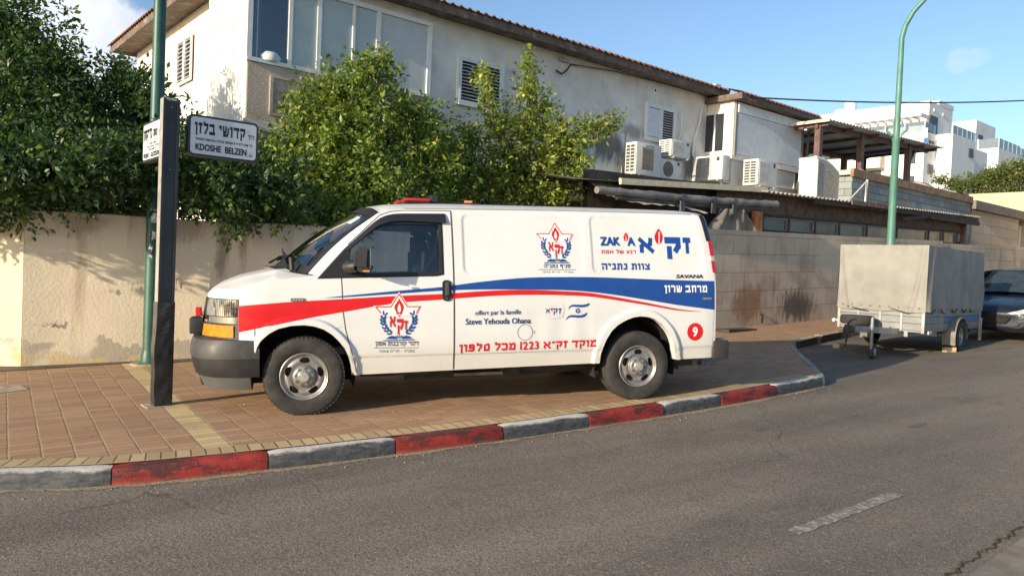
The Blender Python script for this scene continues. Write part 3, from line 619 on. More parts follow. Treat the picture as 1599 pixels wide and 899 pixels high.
# projecting bay with the roller shutter
mb = MB(); mb.box(17.83, 21.45, 12.14, 13.6, 3.6, 6.40); bay = mb.build("bay", HWL, h, label="projecting bay with a wide white roller shutter")
o_ = ORG[h.name]
mb = MB(); mb.box(17.98, 21.33, 12.105, 12.137, 4.98, 6.10); mb.box(17.95, 21.36, 12.06, 12.137, 6.103, 6.36)
for k in range(19):
    z = 5.0 + k*0.058; mb.box(17.99, 21.32, 12.095, 12.104, z, z+0.046)
mb.build("roller_shutter", SHUT, bay, org=o_, label="wide white closed roller shutter")
mb = MB(); mb.box(17.87, 17.945, 12.09, 12.138, 4.9, 6.4); mb.box(21.37, 21.44, 12.09, 12.138, 4.9, 6.4); mb.build("shutter_guide", plain("grey_guide", (0.22, 0.21, 0.2), 0.6), bay, org=o_)
mb = MB(); mb.box(17.79, 17.828, 12.36, 13.06, 5.0, 6.16); sf = mb.build("bay_window", ALU, bay, org=o_)
for v0_, v1_ in ((12.42, 12.68), (12.75, 13.0)):
    mb = MB(); mb.box(17.775, 17.789, v0_, v1_, 5.07, 6.09); mb.build("window_pane", plain("smoked_glass", (0.03, 0.035, 0.04), 0.08, spec=0.8), bay, org=o_)
mb = MB(); mb.box(17.70, 21.55, 12.05, 12.138, 4.80, 4.895); mb.box(17.70, 17.828, 12.139, 12.98, 4.80, 4.895); mb.build("bay_sill", HW, bay, org=o_)
mb = MB()
for a, b, c_, d_ in ((19.86, 21.10, 4.28, 4.33), (19.86, 21.10, 4.72, 4.77), (19.86, 19.92, 4.331, 4.719), (21.04, 21.10, 4.331, 4.719)): mb.box(a, b, 12.11, 12.138, c_, d_)
mb.build("bay_moulding", HWL, bay, org=o_)
mb = MB(); mb.box(17.68, 21.75, 11.82, 13.6, 6.402, 6.43); mb.box(17.71, 21.7, 11.85, 13.6, 6.431, 6.56); mb.box(17.66, 21.77, 11.80, 11.84, 6.40, 6.56); mb.box(17.66, 17.70, 11.841, 13.6, 6.40, 6.56); mb.build("bay_eave", WOOD, bay, org=o_)
mb = MB(); rows = []
for d in (0, 0.02, 0.5):
    rows.append([(17.60 + 4.22*i/170, 11.76 + d, 6.56 + d*0.30 + 0.026*max(-0.5, math.sin((17.6+4.22*i/170)*30)) - (0.02 if d == 0 else 0)) for i in range(171)])
rows.insert(0, [(p[0], p[1]+0.03, 6.54) for p in rows[0]]); mb.grid(rows); mb.build("bay_tiles", TILE, bay, smooth=50, org=o_)
mb = MB(); mb.tube([(21.78, 11.85, 6.5), (21.86, 11.8, 6.52), (21.9, 11.8, 6.44), (21.6, 12.02, 6.1), (21.56, 12.05, 5.0), (21.56, 12.05, 3.8)], 0.035, 8); mb.build("downpipe", plain("dark_downpipe", (0.10, 0.09, 0.08), 0.6), bay, org=o_)

# ---------------------------------------------------------------- air conditioners hung on the house
ACW = plain("cooler_casing", (0.62, 0.615, 0.59), 0.5, var=0.07, scale=3, dirt=(0.45, 0.40, 0.33, 0.35))
ACG = plain("cooler_grille", (0.17, 0.15, 0.125), 0.7, var=0.25, scale=8)
ACD = plain("cooler_coil", (0.07, 0.07, 0.07), 0.8)
STEEL = plain("painted_bracket", (0.55, 0.54, 0.50), 0.5)
LBL = plain("dark_label", (0.05, 0.05, 0.05), 0.6)
HEB = {   # block letters drawn as straight strokes: (width, polylines)
 'א': (.80, [[(0,1),(.80,0)], [(.74,1),(.70,.66),(.52,.42)], [(.26,.70),(.04,.36),(.04,0)]]), 'ב': (.72, [[(0,1),(.60,1),(.60,0)], [(0,0),(.72,0)]]), 'ג': (.42, [[(.04,1),(.32,1),(.32,.4),(.42,0)], [(.33,.36),(.0,.0)]]),
 'ד': (.72, [[(0,1),(.72,1)], [(.56,1),(.56,0)]]), 'ה': (.68, [[(0,1),(.66,1),(.66,0)], [(.08,.56),(.08,0)]]), 'ו': (.2, [[(0,1),(.18,1),(.18,0)]]), 'ז': (.36, [[(0,1),(.36,1)], [(.22,1),(.18,0)]]),
 'ח': (.68, [[(0,1),(.66,1),(.66,0)], [(.10,1),(.10,0)]]), 'ט': (.68, [[(.36,1),(.62,1),(.66,.5),(.60,0),(.08,0),(.08,1)]]), 'י': (.2, [[(0,1),(.18,1),(.18,.58)]]), 'כ': (.62, [[(0,1),(.52,1),(.60,.8),(.60,.2),(.52,0),(0,0)]]),
 'ך': (.62, [[(0,1),(.60,1),(.60,-.42)]]), 'ל': (.60, [[(.06,1.42),(.06,1),(.58,1),(.56,.62),(.26,0)]]), 'מ': (.74, [[(.02,1),(.18,.72)], [(.24,.86),(.02,0)], [(.20,.82),(.42,1),(.62,1),(.70,.8),(.70,0),(.36,0)]]), 'ם': (.66, [[(0,1),(.62,1),(.62,0),(.06,0),(.06,1)]]),
 'נ': (.42, [[(.10,1),(.38,1),(.38,0),(0,0)]]), 'ן': (.2, [[(0,1),(.18,1),(.18,-.42)]]), 'ס': (.68, [[(0,1),(.62,1),(.66,.45),(.48,0),(.22,0),(.06,.4),(.06,1)]]), 'ע': (.62, [[(.60,1),(.56,.45),(.42,.16),(0,-.06)], [(.08,1),(.24,.16)]]),
 'פ': (.66, [[(.36,.52),(.06,.52),(.06,1),(.54,1),(.62,.8),(.62,.2),(.54,0),(0,0)]]), 'ף': (.62, [[(.34,.52),(.06,.52),(.06,1),(.60,1),(.60,-.42)]]), 'צ': (.60, [[(.02,1),(.58,.02)], [(.56,1),(.54,.7),(.34,.5)], [(0,0),(.60,0)]]),
 'ץ': (.56, [[(.02,1),(.24,.46)], [(.54,1),(.52,.72),(.24,.48)], [(.24,.5),(.24,-.42)]]), 'ק': (.66, [[(0,1),(.64,1),(.62,.55),(.40,.12)], [(.08,.56),(.08,-.42)]]), 'ר': (.60, [[(0,1),(.48,1),(.56,.85),(.56,0)]]),
 'ש': (.86, [[(.02,1),(.10,0),(.62,0),(.78,.25),(.84,1)], [(.44,1),(.42,.45),(.10,.30)]]), 'ת': (.70, [[(.06,1),(.58,1),(.66,.85),(.66,0)], [(.16,1),(.14,0),(0,0)]]), '״': (.26, [[(.06,1.15),(.0,.78)], [(.26,1.15),(.20,.78)]]), '׳': (.1, [[(.08,1.15),(.02,.78)]]), '-': (.28, [[(0,.5),(.28,.5)]])}
def font2d(body, shear=0.0):
    cu = bpy.data.curves.new("t", 'FONT'); cu.body = body; cu.shear = shear; cu.resolution_u = 3
    ob = bpy.data.objects.new("t", cu); C.objects.link(ob); bpy.context.view_layer.update()
    me = ob.evaluated_get(bpy.context.evaluated_depsgraph_get()).to_mesh()
    v0 = [(v.co.x, v.co.y) for v in me.vertices]; f0 = [tuple(p.vertices) for p in me.polygons]
    bpy.data.objects.remove(ob, do_unlink=True); bpy.data.curves.remove(cu); return v0, f0
def strikes(v0, f0, bold):
    """a bold face is several strikes, each a hair in front of the last"""
    sh = [(0, 0)] if bold <= 0 else [(0, 0), (bold, 0), (-bold, 0), (0, bold*.8), (0, -bold*.8), (bold*.7, bold*.6), (-bold*.7, bold*.6), (bold*.7, -bold*.6), (-bold*.7, -bold*.6)]
    vs = []; fs = []
    for k, (dx, dy) in enumerate(sh):
        o = len(vs); vs += [(x+dx, y+dy, k*0.00012) for x, y in v0]; fs += [tuple(i+o for i in f) for f in f0]
    return vs, fs
def txt2d(body, bold=0.0, hebrew=False, font_shear=0.0):
    """flat lettering scaled to the unit square"""
    if hebrew:
        ws = body.split(' '); ws = [w_ if w_.isdigit() else w_[::-1] for w_ in ws][::-1]; body = ' '.join(ws)
        T = 0.33 if bold >= .045 else 0.27 if bold >= .02 else 0.21 if bold >= .01 else 0.16
        vs = []; fs = []; x = 0.0; k = 0
        for ch in body:
            if ch == ' ': x += .50; continue
            if ch.isdigit():
                v0, f0 = font2d(ch); h_ = max(p[1] for p in v0); m_ = min(p[0] for p in v0); sc_ = 1.05/h_; v1, f1 = strikes([((p[0]-m_)*sc_*0.95 + .04, p[1]*sc_) for p in v0], f0, .045); o = len(vs); vs += [(p[0]+x, p[1], p[2]) for p in v1]; fs += [tuple(i+o for i in f) for f in f1]; x += (max(p[0] for p in v1)) + .16; continue
            wd, lines = HEB[ch]
            for ln_ in lines:
                for i, (p, q) in enumerate(zip(ln_[:-1], ln_[1:])):
                    a = Vector((x + T/2 + p[0], T/2 + p[1]*(1-T))); b = Vector((x + T/2 + q[0], T/2 + q[1]*(1-T))); d = (b-a).normalized(); hor = abs(d.y) < .3; th = T if hor else T*.86; nx = Vector((-d.y, d.x))*th/2; e0 = d*(th*(.5 if i == 0 and hor else .42 if i else 0)); e1 = d*(th*.42 if i < len(ln_)-2 else (th*.5 if hor else 0))
                    if not hor and i == len(ln_)-2 and abs(q[1]) < .01: e1 = d*(T/2)
                    if not hor and i == 0 and abs(p[1]-1) < .01: e0 = d*(T/2)
                    o = len(vs); z_ = (k % 7)*0.00010; k += 1
                    vs += [(*(a - e0 + nx), z_), (*(b + e1 + nx), z_), (*(b + e1 - nx), z_), (*(a - e0 - nx), z_)]; fs.append((o, o+1, o+2, o+3))
            x += wd + T + .14
    else:
        v0, f0 = font2d(body, font_shear); vs, fs = strikes(v0, f0, bold)
    x0, x1 = min(p[0] for p in vs), max(p[0] for p in vs); y0, y1 = min(p[1] for p in vs), max(p[1] for p in vs)
    return [((p[0]-x0)/(x1-x0), (p[1]-y0)/(y1-y0), p[2]) for p in vs], fs
def cooler(label, x0, x1, z0, z1, y, dep, fan, slots_left=True, wall_side='back', maker=None, at=None, rz=0.0, slat=False):
    """an outdoor cooling unit: local x along its face, the face looks to -y"""
    t = thing("air_conditioner", label, "air conditioner", at, rz, "air conditioners hung on the house wall")
    w_, h_ = x1-x0, z1-z0; mb = MB(); mb.box(0, w_, 0, dep, 0, h_, ins=0.018); cs = mb.build("casing", ACW, t, smooth=40)
    if fan == 'square':
        mb = MB(); mb.box(w_*0.20, w_*0.68, -0.012, 0.004, h_*0.18, h_*0.86); g = mb.build("grille", ACG, t)
        mb = MB()
        for k in range(13): x = w_*0.215 + (w_*0.45)*k/12; mb.box(x-0.004, x+0.004, -0.022, -0.013, h_*0.2, h_*0.84)
        mb.build("bars", plain("grille_wire", (0.34, 0.30, 0.25), 0.6), g)
    elif fan == 'round':
        mb = MB(); mb.lathe([(0.004, h_*0.40), (-0.012, h_*0.40), (-0.014, h_*0.37)], 32, (w_*0.36, 0, h_*0.5), (0, 1, 0), (1, 0, 0), cap=True); g = mb.build("fan_grille", ACG, t)
        mb = MB()
        for k in range(11): x = w_*0.36 + h_*0.36*(k-5)/5.5; hh = h_*0.37*math.sqrt(max(0.02, 1-((k-5)/5.5)**2)); mb.box(x-0.004, x+0.004, -0.024, -0.016, h_*0.5-hh, h_*0.5+hh)
        for rr_ in (0.15, 0.26, 0.36): mb.tube([(w_*0.36 + h_*rr_*math.cos(a), -0.026, h_*0.5 + h_*rr_*math.sin(a)) for a in np.linspace(0, 2*math.pi, 25)], 0.004, 5, caps=False)
        mb.build("bars", plain("fan_wire", (0.30, 0.27, 0.22), 0.6), g)
    elif fan == 'slat':
        mb = MB(); mb.box(w_*0.06, w_*0.64, -0.006, 0.004, h_*0.08, h_*0.92); g = mb.build("grille", plain("pale_grille", (0.36, 0.335, 0.29), 0.7), t)
        mb = MB()
        for k in range(15): z = h_*0.1 + h_*0.8*k/14; mb.box(w_*0.07, w_*0.63, -0.018, -0.007, z-0.007, z+0.007)
        for k in range(5): x = w_*0.07 + w_*0.56*k/4; mb.box(x-0.005, x+0.005, -0.022, -0.019, h_*0.09, h_*0.91)
        mb.build("slats", ACW, g)
    else:
        mb = MB(); mb.box(w_*0.07, w_*0.66, -0.008, 0.003, h_*0.10, h_*0.90, ins=0.004); mb.build("front_panel", plain("plain_panel", (0.53, 0.50, 0.45), 0.6), t)
    if slots_left:
        mb = MB(); mb.box(-0.006, 0.004, dep*0.10, dep*0.9, h_*0.07, h_*0.93); g = mb.build("coil_side", ACD, t)
        mb = MB()
        for k in range(9): z = h_*0.08 + h_*0.84*k/8; mb.box(-0.016, -0.007, dep*0.08, dep*0.92, z-0.011, z+0.011)
        for k in range(3): y_ = dep*(0.1 + 0.4*k); mb.box(-0.02, -0.017, y_-0.012, y_+0.012, h_*0.07, h_*0.93)
        mb.build("side_slats", ACW, g)
    if maker:
        mb = MB(); vs, fs = txt2d(maker, 0.02); mb.add([(w_*0.38 + p[0]*w_*0.33, -0.004 - p[2], h_*0.885 + p[1]*h_*0.055) for p in vs], fs); mb.build("maker_name", LBL, t)
    else:
        mb = MB(); mb.box(w_*0.80, w_*0.90, -0.004, 0.002, h_*0.76, h_*0.92); mb.build("badge", LBL, t)
    mb = MB()
    for x in (w_*0.14, w_*0.86):
        mb.bar((x, -0.02, -0.02), (x, dep+0.24, -0.02), 0.035, 0.03); mb.bar((x, dep*0.3, -0.04), (x, dep+0.235, -0.32), 0.025, 0.02); mb.bar((x, dep+0.225, -0.34), (x, dep+0.225, 0.25), 0.03, 0.02)
    mb.build("bracket", STEEL, t)
    return t
cooler("big white air conditioner with square brown grille beside the lemon tree", 0, 0.95, 0, 0.80, 0, 0.36, 'square', at=S(14.22, 12.41, 4.03), rz=A40, maker="ELECTRA")
cooler("white air conditioner hung highest, under the half open shutters", 0, 0.80, 0, 0.44, 0, 0.40, 'plain', at=S(15.50, 12.37, 4.63), rz=A40)
cooler("small white air conditioner with a round fan", 0, 0.84, 0, 0.50, 0, 0.30, 'round', at=S(15.24, 12.47, 4.05), rz=A40, slots_left=False)
t = cooler("white air conditioner with slatted face turned left, on the bay side", 0, 0.98, 0, 0.66, 0, 0.34, 'slat', at=S(17.23, 12.99, 4.20), rz=A40 - math.pi/2, slots_left=False)
cooler("white air conditioner with slotted side below the roller shutter", 0, 0.93, 0, 0.70, 0, 0.46, 'plain', at=S(18.02, 11.43, 4.10), rz=A40)
# ---------------------------------------------------------------- lean-to shed along the block wall
DKWOOD = plain("dark_timber", (0.055, 0.042, 0.036), 0.85, var=0.35, scale=7, bump=0.3)
SHEETM = plain("corrugated_sheet", (0.50, 0.46, 0.40), 0.6, var=0.15, scale=4, dirt=(0.30, 0.22, 0.15, 0.6))
YBEAM = plain("cream_beam", (0.72, 0.62, 0.40), 0.6, var=0.1)
SMOKE = plain("shed_glass", (0.065, 0.072, 0.072), 0.30, var=0.35, scale=1.2, spec=0.35)
def lz(u): return 3.56 + (u - 15.6)*0.0305      # roof edge height
t = street_thing("lean_to_shed", "dark lean-to shed with a strip of windows above the block wall", "shed", 10.0, 9.7, 2.4)
mb = MB(); mb.add([(10.2, 10.06, 2.3), (28.0, 10.06, 2.8), (28.0, 10.06, lz(28)+0.12), (10.2, 10.06, lz(10.2)+0.12)], [(0, 1, 2, 3)]); mb.add([(10.2, 10.2, 2.3), (28.0, 10.2, 2.8), (28.0, 10.2, lz(28)+0.12), (10.2, 10.2, lz(10.2)+0.12)], [(3, 2, 1, 0)]); mb.build("back_wall", DKWOOD, t)
SHEDW = plain("brown_shed_boards", (0.13, 0.085, 0.065), 0.85, var=0.3, scale=5, bump=0.3)
# window strip
us = [15.8, 16.95, 18.2, 19.45, 21.0, 22.9, 25.15, 26.3, 27.4]
mb = MB()
def leaning_bar(mb, u0, u1, z0, z1, v, w_, hgt): mb.bar((u0, v, z0), (u1, v, z1), w_, hgt)
leaning_bar(mb, 14.0, 28.0, lz(14)-0.50, lz(28)-0.52, 9.88, 0.10, 0.07); leaning_bar(mb, 15.4, 28.0, 2.70, 3.0, 9.88, 0.10, 0.06)
for u in us: mb.box(u-0.045, u+0.045, 9.82, 9.93, zp(u)+1.9, lz(u)-0.5)
mb.build("window_frame", DKWOOD, t)
mb = MB(); mb.add([(14.0, 9.87, lz(14)-0.46), (28.0, 9.87, lz(28)-0.48), (28.0, 9.87, lz(28)+0.08), (14.0, 9.87, lz(14)+0.08)], [(0, 1, 2, 3)]); mb.add([(14.0, 9.90, lz(14)-0.46), (28.0, 9.90, lz(28)-0.48), (28.0, 9.90, lz(28)+0.08), (14.0, 9.90, lz(14)+0.08)], [(3, 2, 1, 0)]); mb.build("upper_boards", SHEDW, t)
for i in range(len(us)-1):
    a, b = us[i]+0.05, us[i+1]-0.05; za, zb = 2.735 + (a-15.8)*0.0245, 2.735 + (b-15.8)*0.0245
    fr = MB()
    for p, q in (((a, za), (b, zb)), ((a, lz(a)-0.545), (b, lz(b)-0.555))): fr.bar((p[0], 9.86, p[1]+0.0), (q[0], 9.86, q[1]), 0.05, 0.035)
    for x, z0, z1 in ((a+0.02, za+0.02, lz(a)-0.56), (b-0.02, zb+0.02, lz(b)-0.57)): fr.box(x-0.018, x+0.018, 9.835, 9.885, z0, z1)
    fo = fr.build("window", plain("grey_sash", (0.20, 0.185, 0.16), 0.6), t)
    mb = MB(); mb.add([(a+0.04, 9.87, za+0.02), (b-0.04, 9.87, zb+0.02), (b-0.04, 9.87, lz(b)-0.56), (a+0.04, 9.87, lz(a)-0.55)], [(0, 1, 2, 3)]); mb.build("pane", SMOKE, fo, org=ORG[t.name])
# corrugated roof
mb = MB(); n = 420; rows = []
for d, dz in ((0.0, 0.0), (1.0, 0.10), (2.9, 0.26)):
    rows.append([(15.3 + 13.1*i/n, 9.42 + d, lz(15.3 + 13.1*i/n) + dz + 0.022*math.sin(i/n*13.1/0.19*2*math.pi)) for i in range(n+1)])
rows2 = [[(p[0], p[1]+0.002, p[2]-0.012) for p in r] for r in rows]
mb.grid(rows); mb.grid(rows2); mb.grid([rows[0], rows2[0]]); mb.build("corrugated_roof", SHEETM, t, smooth=60)
mb = MB(); leaning_bar(mb, 17.5, 28.2, lz(17.5)-0.09, lz(28.2)-0.10, 9.50, 0.06, 0.11)
for u in (18.5, 20.5, 22.7, 25.0, 27.2): mb.bar((u, 9.47, lz(u)-0.06), (u, 12.2, lz(u)+0.16), 0.08, 0.09)
mb.bar((22.6, 9.55, lz(22.6)-0.30), (24.3, 9.50, lz(24.3)-0.14), 0.07, 0.10); mb.bar((24.3, 9.5, lz(24.3)-0.15), (28.3, 9.5, lz(28.3)-0.22), 0.09, 0.13)
mb.build("roof_beam", DKWOOD, t)
mb = MB(); mb.box(27.9, 28.05, 9.75, 9.9, 2.7, lz(28)-0.1); mb.build("corner_post", plain("brown_post", (0.16, 0.09, 0.07), 0.7), t)
mb = MB(); mb.bar((10.6, 9.62, 3.30), (15.55, 9.62, 3.62), 0.06, 0.115); mb.build("cream_beam", YBEAM, t)
RUST = plain("rusty_sheet_edge", (0.22, 0.12, 0.085), 0.8, var=0.4, scale=9)
mb = MB(); mb.add([(9.4, 9.64, 3.22), (15.3, 9.64, 3.60), (15.3, 12.9, 3.98), (9.4, 12.9, 3.75)], [(0, 1, 2, 3)]); mb.add([(9.4, 9.64, 3.20), (15.3, 9.64, 3.58), (15.3, 12.9, 3.96), (9.4, 12.9, 3.73)], [(3, 2, 1, 0)]); mb.build("flat_roof", plain("dusty_roof_felt", (0.20, 0.18, 0.15), 0.9, var=0.3), t)
mb = MB(); mb.bar((19.2, 9.40, lz(19.2)-0.02), (21.6, 9.40, lz(21.6)-0.03), 0.02, 0.12); mb.build("rusty_flashing", RUST, t)
mb = MB(); mb.box(15.28, 15.62, 9.72, 9.80, 2.62, 3.12); mb.build("orange_board", plain("orange_board", (0.50, 0.17, 0.055), 0.7, var=0.3, scale=6), t)

# rolled awning with its straps, and the loose hanging tarpaulin
def m_tarp(name, c1, c2, scale=3.0, st=0.5):
    n = NB(name); c = n.mix(n.ramp(n.noise(scale, 5), 0.35, 0.7), c1, c2); n.bump(n.noise(4, 5, 0.6, stretch=(1, 1, 0.4)), st, 0.05); return n.out(c, 0.6, spec=0.35)
TARPG = m_tarp("grey_awning", (0.15, 0.135, 0.125), (0.26, 0.24, 0.215)); TARPD = m_tarp("dark_awning", (0.06, 0.056, 0.055), (0.11, 0.10, 0.095)); CLR = m_tarp("clouded_plastic", (0.17, 0.155, 0.14), (0.25, 0.23, 0.205))
t = street_thing("rolled_awning", "grey rolled-up awning tied with straps above the van roof", "awning", 9.6, 9.3, 2.9)
mb = MB(); pts = []; rr = random.Random(2)
for i in range(41):
    f = i/40; pts.append((9.6 + 5.6*f, 9.25 - 0.1*f, 3.02 + 0.215*f - 0.03*math.sin(f*math.pi) + 0.006*math.sin(i*1.9)))
mb.tube(pts, [0.082 + 0.004*math.sin(i*2.1) + 0.006*math.sin(i*0.7) - 0.02*(i < 8)*(8-i)/8 for i in range(41)], 14); mb.build("canvas_roll", TARPG, t, smooth=50)
mb = MB(); mb.tube([(p[0]+0.05, p[1]-0.02, p[2]-0.105) for p in pts[3:]], 0.035, 8); mb.build("roll_bar", TARPD, t, smooth=50)
for f in (0.42, 0.58, 0.71):
    p = pts[int(f*40)]; mb = MB()
    for (dx, r_) in ((0, 0.108),):
        ring = [(p[0]+0.10*math.sin(a), p[1]+r_*math.cos(a), p[2]-0.02+r_*1.15*math.sin(a)) for a in np.linspace(0, 2*math.pi, 17)]
        rows = [[(q[0]-0.055, q[1], q[2]) for q in ring], [(q[0]+0.055, q[1], q[2]) for q in ring]]; mb.grid(rows)
    mb.box(p[0]-0.1, p[0]+0.02, p[1]-0.14, p[1]-0.11, p[2]-0.26, p[2]-0.06); mb.build("strap", TARPD, t)
t = street_thing("shade_sheet", "drooping pale grey canvas between lemon tree and air conditioners", "canvas", 9.2, 9.5, 2.8)
mb = MB(); rows = []
for j in range(9):
    g = j/8; row = []
    for i in range(31):
        f = i/30; row.append((10.15 + 2.3*f + 0.8*(1-g)*f, 10.0 - 0.5*(1-g) + 0.05*math.sin(f*9+g*2), 2.98 - 0.03*f + (0.34 - 0.16*f)*g - 0.05*(1-g)*math.sin(f*math.pi*1.5)**2 + 0.012*math.sin(i*1.7 + j)))
    rows.append(row)
mb.grid(rows); mb.grid([[(p[0], p[1]+0.004, p[2]-0.004) for p in r] for r in rows]); mb.build("canvas", m_tarp("sun_faded_canvas", (0.42, 0.39, 0.35), (0.56, 0.52, 0.46)), t, smooth=60)
t = street_thing("plastic_curtain", "clouded plastic sheet hanging in the dark opening behind the van", "plastic sheet", 13.3, 9.45, 2.5)
mb = MB(); rows = []
for j in range(10):
    g = j/9; rows.append([(13.25 + 0.75*(1-g)*0.9 + (1.9 - 0.6*(1-g)*0)*f*(0.35 + 0.65*g), 9.55 + 0.05*math.sin(f*14 + g*3) + 0.03*math.sin(f*31), 3.16 + 0.03*f - 0.62*g) for f in np.linspace(0, 1, 26)])
mb.grid(rows); mb.grid([[(p[0], p[1]+0.004, p[2]) for p in r] for r in rows]); mb.build("plastic", CLR, t, smooth=60)

# ---------------------------------------------------------------- the terrace beyond: rough parapet, pergola, grey block annex
def m_rough():
    n = NB("spatter_plaster"); f = n.noise(17, 7, 0.8); c = n.mix(n.ramp(f, 0.38, 0.62), (0.26, 0.245, 0.23), (0.62, 0.59, 0.54)); c = n.mix(n.ramp(n.noise(1.2, 4), 0.5, 0.75, 0, 0.4), c, (0.36, 0.31, 0.26)); n.bump(f, 1.0, 0.06); return n.out(c, 0.9, spec=0.1)
ROUGH = m_rough()
n_ = ROUGH.node_tree
t = street_thing("terrace_parapet", "rough spatter-plaster terrace parapet with curved white coping", "wall", 19.5, 11.0, 3.7)
prof = [(20.36, 5.04), (20.75, 5.04), (21.05, 4.98), (21.3, 4.90), (21.6, 4.76), (21.88, 4.68), (22.2, 4.68), (22.5, 4.80), (22.8, 4.93), (23.1, 4.98), (23.4, 4.96), (23.7, 4.86), (24.0, 4.68), (24.3, 4.62)]
mb = MB(); poly = [(20.36, 3.7)] + prof + [(24.3, 3.7)]; mb.prism(poly, lambda a, b: (a, 11.0, b), lambda a, b: (a, 11.22, b)); mb.build("parapet", ROUGH, t)
mb = MB(); mb.box(20.30, 20.355, 10.98, 11.55, 3.7, 5.02); mb.build("parapet_end", HWL, t)
mb = MB(); mb.tube([(a, 11.10, b + 0.03) for a, b in prof], 0.07, 8); mb.tube([(20.33, v, 5.05) for v in (11.0, 11.3, 11.55)], 0.06, 8); mb.build("coping", HW, t, smooth=50)
GBLK = m_blocks("grey_blocks", (0.20, 0.235, 0.235), (0.29, 0.32, 0.315), (0.12, 0.13, 0.13), 0.42, 0.205, msize=0.012, stain=(0.16, 0.15, 0.14), samt=0.35)
t = street_thing("block_annex", "low annex of bluish grey blocks under a brown timber edge", "building", 21.0, 10.6, 3.5)
ck = lambda u: 4.70 + (u-21.0)*0.004
mb = MB(); mb.box(21.6, 30.7, 10.6, 14.0, 3.2, 4.66); mb.build("wall", GBLK, t)
mb = MB(); mb.bar((21.5, 10.57, 4.76), (30.7, 10.57, 4.78), 0.10, 0.23); mb.build("roof_edge", plain("brown_roof_edge", (0.25, 0.155, 0.085), 0.75, var=0.25, scale=4), t)
mb = MB(); mb.box(21.6, 30.7, 10.63, 14.0, 4.72, 4.86); mb.build("roof", plain("pale_roof", (0.5, 0.46, 0.4), 0.8), t)
mb = MB(); mb.tube([(22.3, 10.5, 4.62), (22.25, 10.5, 3.9)], 0.03, 8); mb.tube([(22.3, 10.5, 4.6), (21.2, 10.4, 4.0), (20.4, 10.35, 3.75)], 0.018, 6); mb.build("vent_pipe", ALU, t)
TARPW = plain("pale_roof_sheet", (0.62, 0.55, 0.44), 0.8, var=0.15)
t = street_thing("roof_sacks", "pale sheeted heap on the annex roof", "sacks", 27.6, 11.4, 4.86)
mb = MB(); 
for (cu, cv, r, hh) in ((27.2, 11.4, 0.75, 0.30), (28.3, 11.6, 0.7, 0.42), (29.3, 11.4, 0.85, 0.26)):
    mb.lathe([(0, r), (hh*0.4, r*0.9), (hh*0.8, r*0.55), (hh, r*0.12)], 18, (cu, cv, 4.86), (0, 0, 1), (1, 0, 0), cap=True)
mb.build("sacks", TARPW, t, smooth=60)
t = street_thing("roof_basin", "small cream basin on the annex roof edge", "basin", 24.5, 10.85, 4.86)
mb = MB(); mb.lathe([(0, 0.22), (0.07, 0.32), (0.14, 0.34), (0.15, 0.30), (0.08, 0.26)], 20, (24.4, 10.95, 4.86), (0, 0, 1), (1, 0, 0), cap=True); mb.build("bowl", TARPW, t, smooth=50)
t = street_thing("roof_parapet_stub", "grey rounded parapet stub behind the green lamp post", "wall", 25.9, 11.1, 4.86)
mb = MB(); mb.prism([(25.3, 4.86), (25.35, 5.08), (25.8, 5.22), (27.6, 5.16), (27.8, 4.86)], lambda a, b: (a, 11.4, b), lambda a, b: (a, 11.55, b)); mb.build("stub", ROUGH, t)
# pergola
RED = plain("red_oxide_steel", (0.105, 0.055, 0.045), 0.6, var=0.25, scale=5); BRN = plain("brown_steel", (0.10, 0.065, 0.055), 0.65, var=0.25)
PSH = plain("zinc_sheet", (0.42, 0.41, 0.40), 0.5, var=0.15, scale=3)
t = street_thing("pergola", "red steel terrace pergola under a corrugated sheet roof", "pergola", 20.0, 11.2, 4.86)
def pz(u, v): return 6.10 + (u-20)*0.035 + (v-11.2)*-0.02
for (u, v, z0, c_) in ((20.82, 11.28, 5.06, RED), (23.4, 11.28, 4.95, RED), (26.8, 11.28, 4.86, BRN), (24.1, 13.6, 4.8, BRN), (27.4, 13.8, 4.8, BRN)):
    mb = MB(); mb.box(u-0.085, u+0.085, v-0.085, v+0.085, z0, pz(u, v)-0.02); mb.build("post", c_, t)
mb = MB(); mb.bar((20.66, 11.28, pz(20.66, 11.25)-0.07), (28.3, 11.28, pz(28.3, 11.25)-0.07), 0.09, 0.13); mb.bar((21.9, 13.8, pz(21.9, 13.8)-0.07), (28.4, 13.8, pz(28.4, 13.8)-0.07), 0.09, 0.13)
for u in (22.2, 23.9, 25.7, 27.3, 28.3): mb.bar((u, 10.95, pz(u, 11)-0.05), (u, 14.3, pz(u, 14.3)-0.05), 0.06, 0.09)
mb.bar((20.75, 10.95, pz(20.75, 11)-0.05), (20.75, 12.0, pz(20.75, 12)-0.05), 0.06, 0.09)
mb.bar((26.8, 11.28, 5.6), (27.4, 11.28, pz(27.4, 11)-0.1), 0.06, 0.06); mb.bar((23.9, 13.5, 5.6), (24.5, 13.5, 6.1), 0.06, 0.06); mb.build("beam", RED, t)
mb = MB()
for (ua, ub, dep) in ((20.6, 21.76, 1.2), (21.76, 28.7, 3.7)):
    n = int((ub-ua)*32); rows = [[(ua + (ub-ua)*i/n, 10.85 + d, pz(ua + (ub-ua)*i/n, 10.85+d) + 0.045 + 0.024*math.sin((ua + (ub-ua)*i/n)/0.2*2*math.pi)) for i in range(n+1)] for d in (0.0, dep)]
    mb.grid(rows); r2 = [[(p[0], p[1], p[2]-0.012) for p in r] for r in rows]; mb.grid(r2); mb.grid([rows[0], r2[0]])
mb.build("corrugated_roof", PSH, t, smooth=60)
